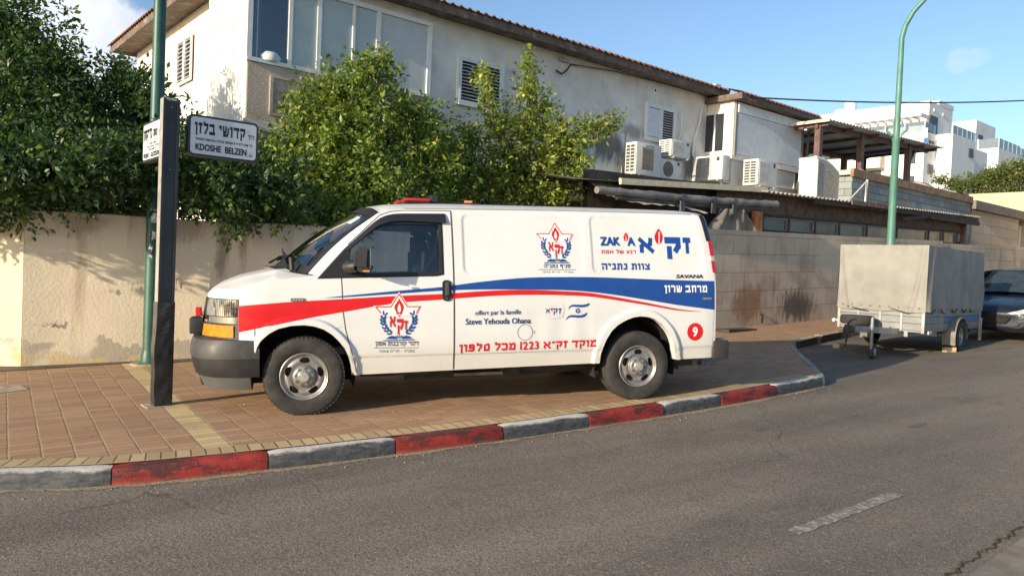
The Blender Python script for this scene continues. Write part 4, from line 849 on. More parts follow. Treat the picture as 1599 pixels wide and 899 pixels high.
mb = MB(); mb.box(20.565, 20.595, 10.84, 12.05, pz(20.6, 10.85)-0.01, pz(20.6, 10.85)+0.075); mb.build("roof_edge", plain("cream_roof_edge", (0.62, 0.55, 0.42), 0.6), t)
DKTARP = m_tarp("dark_cover", (0.045, 0.05, 0.05), (0.09, 0.095, 0.09))
t = street_thing("covered_stack", "dark rounded cover over furniture on the terrace", "cover", 21.3, 12.2, 4.6)
mb = MB(); mb.lathe([(0, 0.85), (0.5, 0.82), (0.85, 0.62), (1.02, 0.30), (1.06, 0.02)], 24, (21.75, 12.7, 4.3), (0, 0, 1), (1, 0, 0), cap=True); mb.build("cover", DKTARP, t, smooth=60)
t = street_thing("water_tank", "white water tank in the shade of the pergola", "tank", 20.8, 12.3, 4.6)
mb = MB(); mb.lathe([(0, 0.24), (0.62, 0.24), (0.7, 0.2), (0.73, 0.05)], 24, (21.45, 12.5, 4.55), (0, 0, 1), (1, 0, 0), cap=True); mb.build("tank", plain("white_tank", (0.7, 0.7, 0.68), 0.5), t, smooth=50)
t = street_thing("chimney_pipe", "thin black chimney pipe right of the green lamp post", "pipe", 26.6, 12.5, 4.86)
mb = MB(); mb.tube([(25.9, 12.3, 4.86), (25.9, 12.3, 5.85)], 0.045, 8); mb.lathe([(0, 0.12), (0.06, 0.02)], 12, (25.9, 12.3, 5.85), (0, 0, 1), (1, 0, 0), cap=True); mb.build("pipe", BLACK, t)

# stone shed at the far end of the wall
STN = m_blocks("pale_block_shed", (0.42, 0.36, 0.28), (0.49, 0.42, 0.33), (0.27, 0.22, 0.17), 3.4, 0.36, msize=0.012, slope=-0.005, stain=(0.33, 0.27, 0.20), samt=0.4)
t = street_thing("stone_shed", "long beige block shed with a grey overhanging roof at the far right", "shed", 25.0, 9.3, 0.8)
mb = MB(); mb.box(30.95, 36.1, 10.62, 15.0, 0.5, 4.45); mb.build("wall", STN, t)
mb = MB(); wall_run(mb, 25.02, 33.0, 9.37, 9.6, 2.90, 3.17, 6); mb.build("low_wall", BLK_WALL, t)
mb = MB(); mb.box(30.72, 38.0, 10.42, 15.2, 4.46, 4.78); mb.build("roof", plain("grey_roof_board", (0.17, 0.15, 0.135), 0.8, var=0.2), t)
WWH = plain("white_render", (0.78, 0.78, 0.76), 0.85, var=0.05, scale=0.5, bump=0.1); WWH2 = plain("white_render_worn", (0.70, 0.70, 0.68), 0.85, var=0.06, scale=0.7)
t = street_thing("white_kiosk", "white rendered corner of a building at the right picture edge", "building", 36, 10, 1)
mb = MB(); mb.box(37.2, 44, 10.9, 16, 0.5, 4.3); mb.build("wall", WWH, t); 
mb = MB(); mb.box(37.17, 44, 10.87, 16, 0.5, 2.8); mb.build("plinth", plain("grey_plinth", (0.22, 0.24, 0.27), 0.8), t)
t = street_thing("flat_roofed_block", "plain beige block building in front of the yellow-green tree", "building", 37, 11, 1)
mb = MB(); mb.box(37.4, 50, 3.5, 13.0, 0.5, 5.75); mb.build("wall", m_plaster("beige_block", (0.52, 0.44, 0.31), (0.44, 0.36, 0.25), (0.33, 0.27, 0.19)), t); 
t["label"] = "plain beige flat-roofed building in front of the yellow-green tree"

# ---------------------------------------------------------------- white apartment blocks far up the street
WIN = plain("far_window", (0.05, 0.06, 0.07), 0.5, spec=0.3); RAIL = m_glass("rail_glass", (0.62, 0.66, 0.68), 0.10, 0.05); GRYF = plain("grey_stone_cladding", (0.40, 0.42, 0.44), 0.8, var=0.08, scale=0.6); BEI = plain("beige_balcony", (0.62, 0.55, 0.45), 0.85)
def win_v(mb, u0, u1, v, z0, z1): mb.box(u0, u1, v-0.12, v-0.004, z0, z1)
t = street_thing("apartment_building", "white stepped apartment block with a slatted roof terrace", "building", 90, 36, 0)
mb = MB(); mb.box(90.5, 110, 36.33, 66, -1, 19.0); mb.box(93.58, 100.55, 34.55, 36.32, -1, 19.0); mb.build("wall", WWH, t)
mb = MB(); mb.box(92.84, 99.7, 36.98, 62, 19.0, 22.9); mb.box(95.5, 99.9, 36.94, 45, 22.902, 23.4); mb.build("penthouse", WWH, t)
mb = MB()
for k in range(9): v = 37.0 + k*0.95; mb.box(90.6, 92.83, v-0.12, v+0.12, 20.75, 21.15)
mb.box(90.45, 90.75, 36.9, 45.2, 20.80, 21.2); mb.build("terrace_slats", WWH2, t)
mb = MB(); mb.box(90.52, 90.56, 36.4, 60, 19.02, 20.05); mb.box(90.57, 93.5, 36.36, 36.40, 19.02, 20.05); mb.box(93.6, 100.5, 34.58, 34.62, 19.02, 20.0); mb.build("glass_rail", RAIL, t)
mb = MB()
for v in np.arange(36.4, 60, 2.2): mb.box(90.48, 90.6, v-0.05, v+0.05, 19.0, 20.1)
for u in np.arange(93.6, 100.6, 1.4): mb.box(u-0.04, u+0.04, 34.56, 34.66, 19.0, 20.05)
mb.build("rail_post", plain("rail_steel", (0.55, 0.57, 0.6), 0.4), t)
for (u0_, u1_, z0, z1) in ((91.7, 92.95, 14.35, 15.4), (91.7, 92.95, 17.15, 18.1), (91.7, 92.95, 11.3, 12.3)):
    mb = MB(); win_v(mb, u0_, u1_, 36.33, z0, z1); mb.build("window", WIN, t)
for (u0_, u1_, z0, z1) in ((98.4, 99.7, 16.95, 17.95), (98.4, 99.7, 14.3, 15.2), (98.4, 99.7, 11.3, 12.2)):
    mb = MB(); win_v(mb, u0_, u1_, 34.55, z0, z1); mb.build("window", WIN, t)
mb = MB(); win_v(mb, 93.1, 95.2, 36.98, 19.3, 21.3); mb.build("terrace_door", WIN, t)
for k in range(4):
    z = 15.3 - k*3.0; mb = MB(); mb.box(89.2, 90.49, 40.6, 60, z, z+1.15); mb.box(89.2, 90.49, 40.6, 60, z-0.25, z-0.002); b_ = mb.build("balcony", BEI, t)
    mb = MB(); mb.box(90.42, 90.49, 41.0, 59, z+1.16, z+2.6); mb.build("balcony_opening", WIN, b_, org=ORG[t.name])
mb = MB(); mb.box(93.50, 93.578, 34.9, 35.9, 15.9, 17.6); mb.build("recess", WWH2, t)
for z0, z1 in ((12.6, 14.0), (15.4, 16.8)):
    for v0_, v1_ in ((37.2, 38.4), (39.1, 39.9)):
        mb = MB(); mb.box(90.40, 90.496, v0_, v1_, z0, z1); mb.build("window", WIN, t)
mb = MB()
for u in (94.5, 96.4, 98.2): mb.tube([(u, 41, 22.9), (u, 41, 24.3 + 0.3*math.sin(u))], 0.04, 6)
mb.bar((94.2, 41, 24.1), (94.8, 41, 24.1), 0.03, 0.03); mb.bar((96.0, 41, 23.9), (96.8, 41, 23.9), 0.03, 0.03); mb.build("aerial", plain("aerial_metal", (0.35, 0.35, 0.36), 0.5), t)
mb = MB()
for u, v in ((94.2, 47), (97.5, 50)): mb.lathe([(0, 0.7), (1.3, 0.7), (1.4, 0.6), (1.42, 0.1)], 16, (u, v, 22.9), (0, 0, 1), (1, 0, 0), cap=True)
mb.build("water_tank", plain("white_boiler", (0.68, 0.68, 0.67), 0.5), t, smooth=50)
for z in (21.4,):
    mb = MB(); mb.lathe([(0, 0.22), (-0.1, 0.2)], 12, (94.2, 36.97, 22.0), (0, 1, 0), (1, 0, 0), cap=True); mb.lathe([(0, 0.22), (-0.1, 0.2)], 12, (96.8, 36.97, 21.9), (0, 1, 0), (1, 0, 0), cap=True); mb.build("wall_lamp", WWH2, t)
FLAG_W = plain("flag_cloth", (0.75, 0.77, 0.8), 0.9); FLAG_B = plain("flag_blue", (0.05, 0.16, 0.5), 0.9)
mb = MB(); rows = [[(90.35 + 0.1*math.sin(j*0.9 + i), 36.0 + 0.12*i + 0.06*math.sin(j), 19.3 - 0.28*j) for i in range(5)] for j in range(10)]
for j in range(9): mb.grid(rows[j:j+2], 1 if j in (4, 5, 7) else 0)
mb.build("flag", [FLAG_W, FLAG_B], t, label="hanging white and blue flag")
t = street_thing("apartment_building", "smaller white apartment block further right with a glazed roof rail", "building", 124, 40, 0)
mb = MB(); mb.box(124.0, 142, 39.55, 70, -1, 21.9); mb.build("wall", WWH, t)
mb = MB(); mb.box(123.6, 131.5, 42.53, 60, 21.9, 26.2); mb.build("penthouse", WWH, t)
mb = MB(); mb.box(124.05, 124.09, 39.6, 60, 21.92, 23.3); mb.box(124.1, 133, 39.57, 39.61, 21.92, 23.3); mb.box(133, 141, 39.57, 39.61, 21.92, 23.1); mb.build("glass_rail", plain("blue_rail_glass", (0.13, 0.17, 0.21), 0.25, spec=0.5), t)
mb = MB()
for u in np.arange(124.1, 142, 1.9): mb.box(u-0.06, u+0.06, 39.53, 39.64, 21.9, 23.4)
mb.box(124.0, 124.14, 42.2, 42.4, 21.9, 23.4); mb.build("rail_post", plain("rail_steel_blue", (0.4, 0.46, 0.52), 0.4), t)
for (u0_, u1_, z0, z1) in ((125.2, 127.4, 18.6, 20.0), (125.2, 127.4, 15.4, 16.8)):
    mb = MB(); win_v(mb, u0_, u1_, 39.55, z0, z1); mb.build("window", WIN, t)
mb = MB(); mb.box(123.9, 123.99, 41, 43.3, 18.4, 20.4); mb.box(123.9, 123.99, 44.2, 46.5, 18.4, 20.4); mb.build("window", WIN, t)
mb = MB(); win_v(mb, 124.4, 126.2, 42.53, 22.4, 24.2); mb.build("window", WIN, t)
mb = MB(); mb.box(131.6, 137, 42.6, 52, 21.9, 24.6); mb.build("roof_plant", GRYF, t)

# ---------------------------------------------------------------- power cable
t = thing("power_cable", "black overhead power cable crossing the sky to the right", "cable", (0, 0, 0))
mb = MB(); a = S(17.75, 11.9, 6.46); b = Vector((21.0, 27.0, 8.62)); pts = []
for i in range(41):
    f = i/40; p = a.lerp(b, f); pts.append(p + Vector((0, 0, -0.22*4*f*(1-f))))
mb.tube(pts, 0.022, 8); mb.build("cable", DKPL, t, smooth=60)

# ---------------------------------------------------------------- green lamp posts
def m_green():
    n = NB("green_post_paint"); x, y, z = n.sep(); c = n.mix(n.ramp(n.noise(3, 5), 0.35, 0.7), (0.016, 0.070, 0.055), (0.026, 0.105, 0.080)); c = n.mix(n.ramp(n.noise(10, 6, 0.7), 0.60, 0.72, 0, 0.6), c, (0.07, 0.11, 0.09)); n.bump(n.noise(30, 4), 0.15, 0.01); return n.out(c, 0.45, spec=0.45)
GRN = m_green(); GRNL = plain("pale_green_post_paint", (0.075, 0.20, 0.155), 0.5, var=0.15, scale=2)
t = thing("lamp_post", "thick green lamp post with torn stickers against the plaster wall", "lamp post", (-4.735, 9.94, 0.13))
mb = MB(); mb.lathe([(-0.02, 0.15), (0.02, 0.15), (0.03, 0.115), (0.12, 0.112), (0.16, 0.098), (0.2, 0.094), (2.0, 0.092), (2.05, 0.088), (7.2, 0.065)], 28, (0, 0, 0), (0, 0, 1), (1, 0, 0), cap=True); mb.build("shaft", GRN, t, smooth=40)
mb = MB(); mb.tube([(0, 0, 7.15), (0.1, -0.15, 7.7), (0.5, -0.7, 8.1), (1.0, -1.4, 8.2)], [0.055, 0.05, 0.045, 0.04], 12); mb.build("arm", GRN, t, smooth=50)
mb = MB(); mb.box(0.85, 1.25, -1.9, -1.3, 8.14, 8.26, ins=0.03); mb.build("lantern", GREYM, t)
STK = plain("torn_sticker", (0.50, 0.52, 0.50), 0.8, var=0.3, scale=30); DKSTK = plain("dark_glue", (0.012, 0.025, 0.022), 0.6, var=0.4)
def onpost(mb, a0, a1, z0, z1, r, jag=0.02, n=8):
    top_ = []; bot = []; rj = random.Random(int(z0*1000))
    for k in range(n+1):
        an = rad(a0 + (a1-a0)*k/n); top_.append((r*math.cos(an), r*math.sin(an), z1 + rj.uniform(-jag, jag))); bot.append((r*math.cos(an), r*math.sin(an), z0 + rj.uniform(-jag, jag)))
    mb.grid([bot, top_])
mb = MB(); onpost(mb, 215, 330, 1.55, 1.72, 0.0925, 0.05); onpost(mb, 250, 300, 1.45, 1.5, 0.0925, 0.03); mb.build("dark_residue", DKSTK, t)
mb = MB(); onpost(mb, 275, 318, 1.86, 1.985, 0.095, 0.003, 6); onpost(mb, 285, 312, 1.66, 1.74, 0.094, 0.03); onpost(mb, 262, 290, 1.50, 1.56, 0.094, 0.035); onpost(mb, 268, 290, 1.40, 1.45, 0.094, 0.03); onpost(mb, 272, 320, 2.02, 2.03, 0.094, 0.002); mb.build("sticker", STK, t)
mb = MB(); mb.lathe([(-0.03, 0.21), (0.012, 0.21), (0.02, 0.18)], 20, (-0.03, 0, 0), (0, 0, 1), (1, 0, 0), cap=True); mb.build("concrete_collar", CONC, t)
lp = S(20.4, 8.9, zp(20.4))
t = thing("lamp_post", "slender green lamp post with curved arm behind the covered trailer", "lamp post", lp)
mb = MB(); mb.lathe([(0, 0.16), (0.03, 0.16), (0.05, 0.115), (1.4, 0.11), (1.45, 0.10), (4.6, 0.092), (4.62, 0.105), (4.7, 0.105), (4.72, 0.08), (6.6, 0.07)], 24, (0, 0, 0), (0, 0, 1), (1, 0, 0), cap=True); mb.build("shaft", GRNL, t, smooth=40)
mb = MB(); mb.tube([(0, 0, 6.55), (0.0, -0.0, 7.3), (0.06, -0.04, 7.62), (0.20, -0.14, 7.95), (0.42, -0.3, 8.25), (0.8, -0.55, 8.55), (1.4, -0.95, 8.75)], [0.07, 0.066, 0.064, 0.06, 0.055, 0.05, 0.045], 14); mb.build("arm", GRNL, t, smooth=60)
mb = MB(); mb.box(1.3, 1.9, -1.4, -0.85, 8.68, 8.8, ins=0.03); mb.build("lantern", GREYM, t)
mb = MB(); mb.tube([(0.08, -0.05, 4.75), (0.2, -0.13, 4.9), (0.2, -0.13, 5.0)], 0.03, 8); mb.tube([(-0.08, 0.05, 4.75), (-0.2, 0.13, 4.9), (-0.2, 0.13, 5.0)], 0.03, 8); mb.build("flag_holder", GRNL, t)

# ---------------------------------------------------------------- street name sign
PBLK = plain("dark_grey_post", (0.035, 0.04, 0.047), 0.5, var=0.2, scale=4, spec=0.4); PEDGE = plain("lit_edge_and_bolt_steel", (0.42, 0.39, 0.34), 0.45, 0.4); PCLR = plain("taped_wrap", (0.022, 0.024, 0.027), 0.3, var=0.3, spec=0.6)
SGNW = plain("white_sign_face", (0.62, 0.64, 0.66), 0.45, var=0.04); SGNB = plain("sign_lettering", (0.012, 0.013, 0.018), 0.5); SGNF = plain("sign_case", (0.03, 0.033, 0.04), 0.4)
base = Vector((-3.39, 7.38, 0.107)); bu = base.x*UX + base.y*UY; bv = -base.x*UY + base.y*UX
t = thing("street_sign", "dark dented street name post carrying two white boards near the van", "street sign", base, A40, org=(0, 0, 0))
mb = MB(); mb.box(-0.052, 0.052, -0.05, 0.05, 0.0, 2.96); mb.box(0.053, 0.075, -0.062, 0.062, 0.0, 2.985); mb.box(-0.075, -0.053, -0.062, 0.062, 0.0, 2.985); pf = mb.build("post", PBLK, t)
mb = MB(); mb.box(-0.0785, -0.0755, -0.060, 0.045, 0.95, 2.985); mb.box(-0.046, 0.046, -0.05, 0.05, 2.965, 2.99); mb.build("lit_edge", PEDGE, t)  # side strip paints the sunlit left face of the post paler
# the bent, taped foot of the post
mb = MB(); rows = []
for k in range(26):
    z = 1.02*k/25; b_ = 0.010*math.sin(min(1, z/0.9)*math.pi) * (1 + 0.4*math.sin(z*14)); o_ = 0.003
    rows.append([(-0.078-o_-b_, 0.064+o_, z), (-0.078-o_-b_*1.3, -0.064-o_, z), (-0.02, -0.066-o_-0.004*math.sin(z*23), z), (0.03, -0.067-o_+0.003*math.sin(z*31), z), (0.078+o_, -0.064-o_, z), (0.078+o_, 0.064+o_, z)])
mb.grid(rows); mb.build("taped_foot", PCLR, t)
mb = MB(); mb.lathe([(0, 0.006), (-0.006, 0.006)], 10, (0.0, -0.05, 2.9), (0, 1, 0), (1, 0, 0), cap=True); mb.lathe([(0, 0.006), (-0.006, 0.006)], 10, (0.0, -0.05, 2.3), (0, 1, 0), (1, 0, 0), cap=True); mb.build("bolt", PEDGE, t)
mb = MB(); mb.box(-0.16, 0.13, -0.13, 0.12, -0.05, 0.008); mb.build("foot_patch", CONC, t)
def rrect(x0, x1, z0, z1, r, n=6):
    out = []
    for cx, cz, a0 in ((x1-r, z1-r, 0), (x0+r, z1-r, 90), (x0+r, z0+r, 180), (x1-r, z0+r, 270)):
        for k in range(n+1): an = rad(a0 + 90*k/n); out.append((cx + r*math.cos(an), cz + r*math.sin(an)))
    return out
def sign_board(label, x0, x1, z0, z1, lines, m):
    """m maps (along, out, z) to the post's frame"""
    mb = MB(); mb.prism(rrect(x0, x1, z0, z1, 0.05), lambda a, b: m(a, 0.030, b), lambda a, b: m(a, -0.045, b)); bd = mb.build("sign_board", SGNF, t, label=label)
    mb = MB(); mb.prism(rrect(x0+0.022, x1-0.022, z0+0.022, z1-0.022, 0.034), lambda a, b: m(a, 0.031, b), lambda a, b: m(a, 0.034, b)); mb.build("face", SGNW, bd)
    mb = MB()
    for (body, hb, a0, a1, b0, b1, bold) in lines:
        vs, fs = txt2d(body, bold, hb); w_, h_ = x1-x0, z1-z0; mb.add([m(x0 + (a0 + p[0]*(a1-a0))*w_, 0.0365 + p[2], z0 + (b0 + p[1]*(b1-b0))*h_) for p in vs], fs)
    mb.build("lettering", SGNB, bd)
sign_board("white board reading KDOSHE BELZEN with rounded black rim", 0.165, 0.865, 2.47, 2.875, [("קדושי בלזן", True, 0.085, 0.80, 0.50, 0.86, 0.03), ("רח׳", True, 0.84, 0.93, 0.56, 0.68, 0.015), ("על שם היהודים שנספו בבלזן בתקופת השואה", True, 0.10, 0.91, 0.375, 0.45, 0.025), ("KDOSHE", False, 0.10, 0.46, 0.14, 0.305, 0.035), ("BELZEN", False, 0.515, 0.83, 0.14, 0.305, 0.035), ("st.", False, 0.87, 0.915, 0.135, 0.175, 0.02)], lambda a, o, b: (a, -o, b))
sign_board("white board at right angles, seen edgewise, reading GLICKSON", -0.83, -0.13, 2.43, 2.835, [("גליקסון", True, 0.06, 0.50, 0.50, 0.86, 0.03), ("משה", True, 0.56, 0.78, 0.58, 0.78, 0.03), ("רח׳", True, 0.85, 0.94, 0.58, 0.70, 0.015), ("סופר ועורך", True, 0.35, 0.75, 0.40, 0.455, 0.02), ("ממנהיגי הציונות הכללית", True, 0.22, 0.86, 0.33, 0.385, 0.02), ("בישראל", True, 0.36, 0.75, 0.26, 0.315, 0.02), ("MOSHE", False, 0.08, 0.36, 0.09, 0.21, 0.03), ("GLICKSON", False, 0.46, 0.90, 0.09, 0.21, 0.03)], lambda a, o, b: (-o, -a, b))
# utility cover in the pavement
mb = MB(); c_ = []
for (u, v) in ((0.2, 9.78), (1.21, 9.86), (1.25, 9.46), (0.3, 9.2)): c_.append((u, v))
mb.add([(u, v, zp(u)+0.006) for u, v in c_] + [(u, v, zp(u)-0.02) for u, v in c_], [(0,1,2,3), (0,4,5,1), (1,5,6,2), (2,6,7,3), (3,7,4,0)])
o = street_mesh(mb, "utility_cover", CONC, 0.7, 9.5, zp(0.7)); tag(o, "pale concrete utility cover let into the pavers at the left edge", "cover")
mb = MB(); mb.box(13.1, 14.1, 8.78, 9.1, zp(13.1)+0.005, zp(14.1)+0.03); o = street_mesh(mb, "iron_plate", DR, 13.5, 8.9, zp(13.5)); tag(o, "dark iron plate lying on the pavement at the block wall foot", "plate")

# ---------------------------------------------------------------- trees: trunk, limbs, thousands of folded leaves
BL = {}
BL['A'] = [(-7.81, 11.6, 4.96, 0.77, 0.75, 0.74), (-8.34, 11.6, 4.55, 0.79, 0.83, 0.98), (-7.35, 11.3, 3.94, 0.91, 0.77, 0.67), (-7.25, 10.9, 3.03, 0.92, 0.8, 0.74), (-8.05, 11.0, 2.73, 0.84, 0.83, 0.93), (-6.78, 10.35, 2.26, 0.7, 0.61, 0.33), (-7.21, 11.6, 4.55, 0.29, 0.48, 0.29), (-6.95, 11.5, 4.29, 0.25, 0.44, 0.21), (-6.42, 9.75, 1.93, 0.31, 0.43, 0.13), (-6.14, 10.1, 1.92, 0.19, 0.4, 0.15)]
BL['B'] = [(-6.63, 11.9, 3.91, 0.61, 0.65, 0.55), (-6.47, 11.3, 3.12, 0.67, 0.7, 0.67), (-6.29, 12.2, 4.25, 0.43, 0.55, 0.41), (-5.97, 11.9, 3.54, 0.5, 0.68, 0.76), (-5.83, 11.2, 2.66, 0.66, 0.64, 0.46), (-6.25, 10.8, 2.37, 0.55, 0.56, 0.32), (-5.55, 11.8, 2.84, 0.4, 0.6, 0.6), (-5.92, 12.2, 3.95, 0.23, 0.49, 0.41), (-5.87, 10.6, 2.19, 0.36, 0.47, 0.2)]
BL['C'] = [(-2.69, 12.9, 4.64, 0.46, 0.57, 0.44), (-3.17, 12.9, 4.38, 0.42, 0.56, 0.46), (-3.37, 12.7, 3.79, 0.54, 0.66, 0.65), (-2.65, 12.6, 3.81, 0.75, 0.75, 0.75), (-2.07, 13.2, 4.16, 0.38, 0.53, 0.4), (-1.72, 13.2, 3.9, 0.5, 0.61, 0.54), (-3.42, 12.4, 3.06, 0.79, 0.73, 0.65), (-2.37, 12.4, 3.0, 0.89, 0.77, 0.68), (-1.54, 13.3, 3.25, 0.68, 0.72, 0.73), (-3.87, 12.2, 2.6, 0.67, 0.65, 0.5), (-2.88, 12.0, 2.32, 0.76, 0.66, 0.43), (-2.18, 12.6, 2.45, 0.64, 0.62, 0.43), (-3.32, 11.6, 1.98, 0.31, 0.47, 0.24), (-3.03, 11.8, 2.05, 0.4, 0.49, 0.24), (-3.65, 12.7, 4.05, 0.24, 0.47, 0.32), (-2.43, 12.9, 4.9, 0.28, 0.45, 0.22)]
BL['D'] = [(-4.8, 11.7, 2.71, 0.45, 0.59, 0.52), (-4.41, 12.1, 2.73, 0.51, 0.62, 0.56), (-4.13, 12.5, 2.94, 0.44, 0.61, 0.58), (-4.44, 11.3, 2.35, 0.48, 0.52, 0.25), (-3.92, 11.6, 2.4, 0.44, 0.52, 0.29), (-5.19, 12.0, 3.19, 0.22, 0.55, 0.61), (-4.91, 11.5, 2.45, 0.24, 0.46, 0.29), (-3.91, 12.6, 3.22, 0.32, 0.49, 0.32)]
BL['E'] = [(-0.91, 14.9, 3.49, 0.69, 0.72, 0.69), (-0.22, 14.8, 3.69, 0.75, 0.73, 0.69), (0.53, 14.9, 3.74, 0.76, 0.75, 0.76), (0.12, 15.0, 4.43, 0.53, 0.64, 0.61), (0.2, 15.0, 5.12, 0.25, 0.52, 0.48), (0.15, 15.0, 5.62, 0.1, 0.39, 0.2), (-0.76, 14.7, 5.28, 0.14, 0.41, 0.22), (-0.64, 14.7, 4.89, 0.11, 0.45, 0.37), (-0.44, 14.8, 4.37, 0.31, 0.51, 0.38), (-1.34, 14.6, 3.86, 0.4, 0.56, 0.47), (0.96, 14.9, 3.94, 0.45, 0.59, 0.51), (1.32, 14.9, 4.33, 0.43, 0.5, 0.25), (1.69, 14.9, 4.51, 0.28, 0.42, 0.13), (1.91, 14.9, 4.59, 0.11, 0.35, 0.06), (1.16, 14.8, 3.44, 0.38, 0.56, 0.5), (-0.32, 14.5, 3.03, 0.92, 0.71, 0.43), (0.67, 14.6, 3.08, 0.62, 0.59, 0.35), (-1.17, 14.4, 3.11, 0.55, 0.61, 0.49), (0.49, 15.0, 4.76, 0.2, 0.46, 0.33), (0.74, 15.0, 4.33, 0.25, 0.47, 0.32), (-0.92, 14.7, 4.08, 0.25, 0.46, 0.27)]
# branches that lean out over the garden wall
for k_, xs_ in (('A', (-8.3, -7.6, -6.9, -6.4)), ('B', (-6.05, -5.6, -5.15)), ('D', (-4.75, -4.3, -3.85, -3.4))):
    for i_, x_ in enumerate(xs_):
        yw = LW0.y + (x_ - LW0.x)*math.tan(LWA); BL[k_].append((x_, yw - 0.40 - 0.10*((i_*7) % 3 - 1), 2.56 + 0.16*((i_*5 + len(k_ + 'x')*3 + ord(k_)) % 4 - 1.2), 0.42 + 0.1*((i_*3) % 2), 0.62, 0.42))
def m_leaf(name, cols, gloss=0.42, trans=0.42):
    """leaf colour differs leaf by leaf (random per island), with a little light let through"""
    n = NB(name); g = n.N.new("ShaderNodeNewGeometry"); r = n.N.new("ShaderNodeValToRGB"); n.link(g.outputs["Random Per Island"], r.inputs[0]); el = r.color_ramp.elements
    el[0].position = cols[0][0]; el[0].color = (*cols[0][1], 1); el[1].position = cols[-1][0]; el[1].color = (*cols[-1][1], 1)
    for p, c in cols[1:-1]: e = el.new(p); e.color = (*c, 1)
    cl = n.mix(n.ramp(n.noise(1.4, 3), 0.35, 0.7), r.outputs[0], n.mix(0.5, r.outputs[0], cols[0][1]))
    n.out(cl, gloss, spec=0.45)
    tl = n.N.new("ShaderNodeBsdfTranslucent"); n.link(n.mix(1.0, cl, (1.25, 1.35, 0.55), 'MULTIPLY'), tl.inputs[0]); ms = n.N.new("ShaderNodeMixShader"); ms.inputs[0].default_value = trans
    n.link(n.b.outputs[0], ms.inputs[1]); n.link(tl.outputs[0], ms.inputs[2]); n.link(ms.outputs[0], n.N["Material Output"].inputs[0]); return n.m
LEAF_O = m_leaf("orange_tree_leaf", [(0.0, (0.030, 0.066, 0.028)), (0.5, (0.058, 0.108, 0.035)), (0.85, (0.095, 0.155, 0.043)), (1.0, (0.20, 0.24, 0.06))])
LEAF_C = m_leaf("citrus_leaf", [(0.0, (0.080, 0.135, 0.030)), (0.45, (0.165, 0.245, 0.048)), (0.8, (0.27, 0.335, 0.062)), (1.0, (0.48, 0.45, 0.09))])
LEAF_L = m_leaf("lemon_leaf", [(0.0, (0.10, 0.165, 0.030)), (0.4, (0.20, 0.28, 0.046)), (0.75, (0.34, 0.385, 0.065)), (0.92, (0.46, 0.42, 0.075)), (1.0, (0.44, 0.28, 0.09))])
LEAF_T = m_leaf("street_tree_leaf", [(0.0, (0.07, 0.115, 0.03)), (0.5, (0.13, 0.18, 0.045)), (0.8, (0.20, 0.215, 0.06)), (1.0, (0.30, 0.22, 0.09))])
BARK = plain("bark", (0.16, 0.125, 0.095), 0.9, var=0.35, scale=8, bump=0.7, bscale=20)
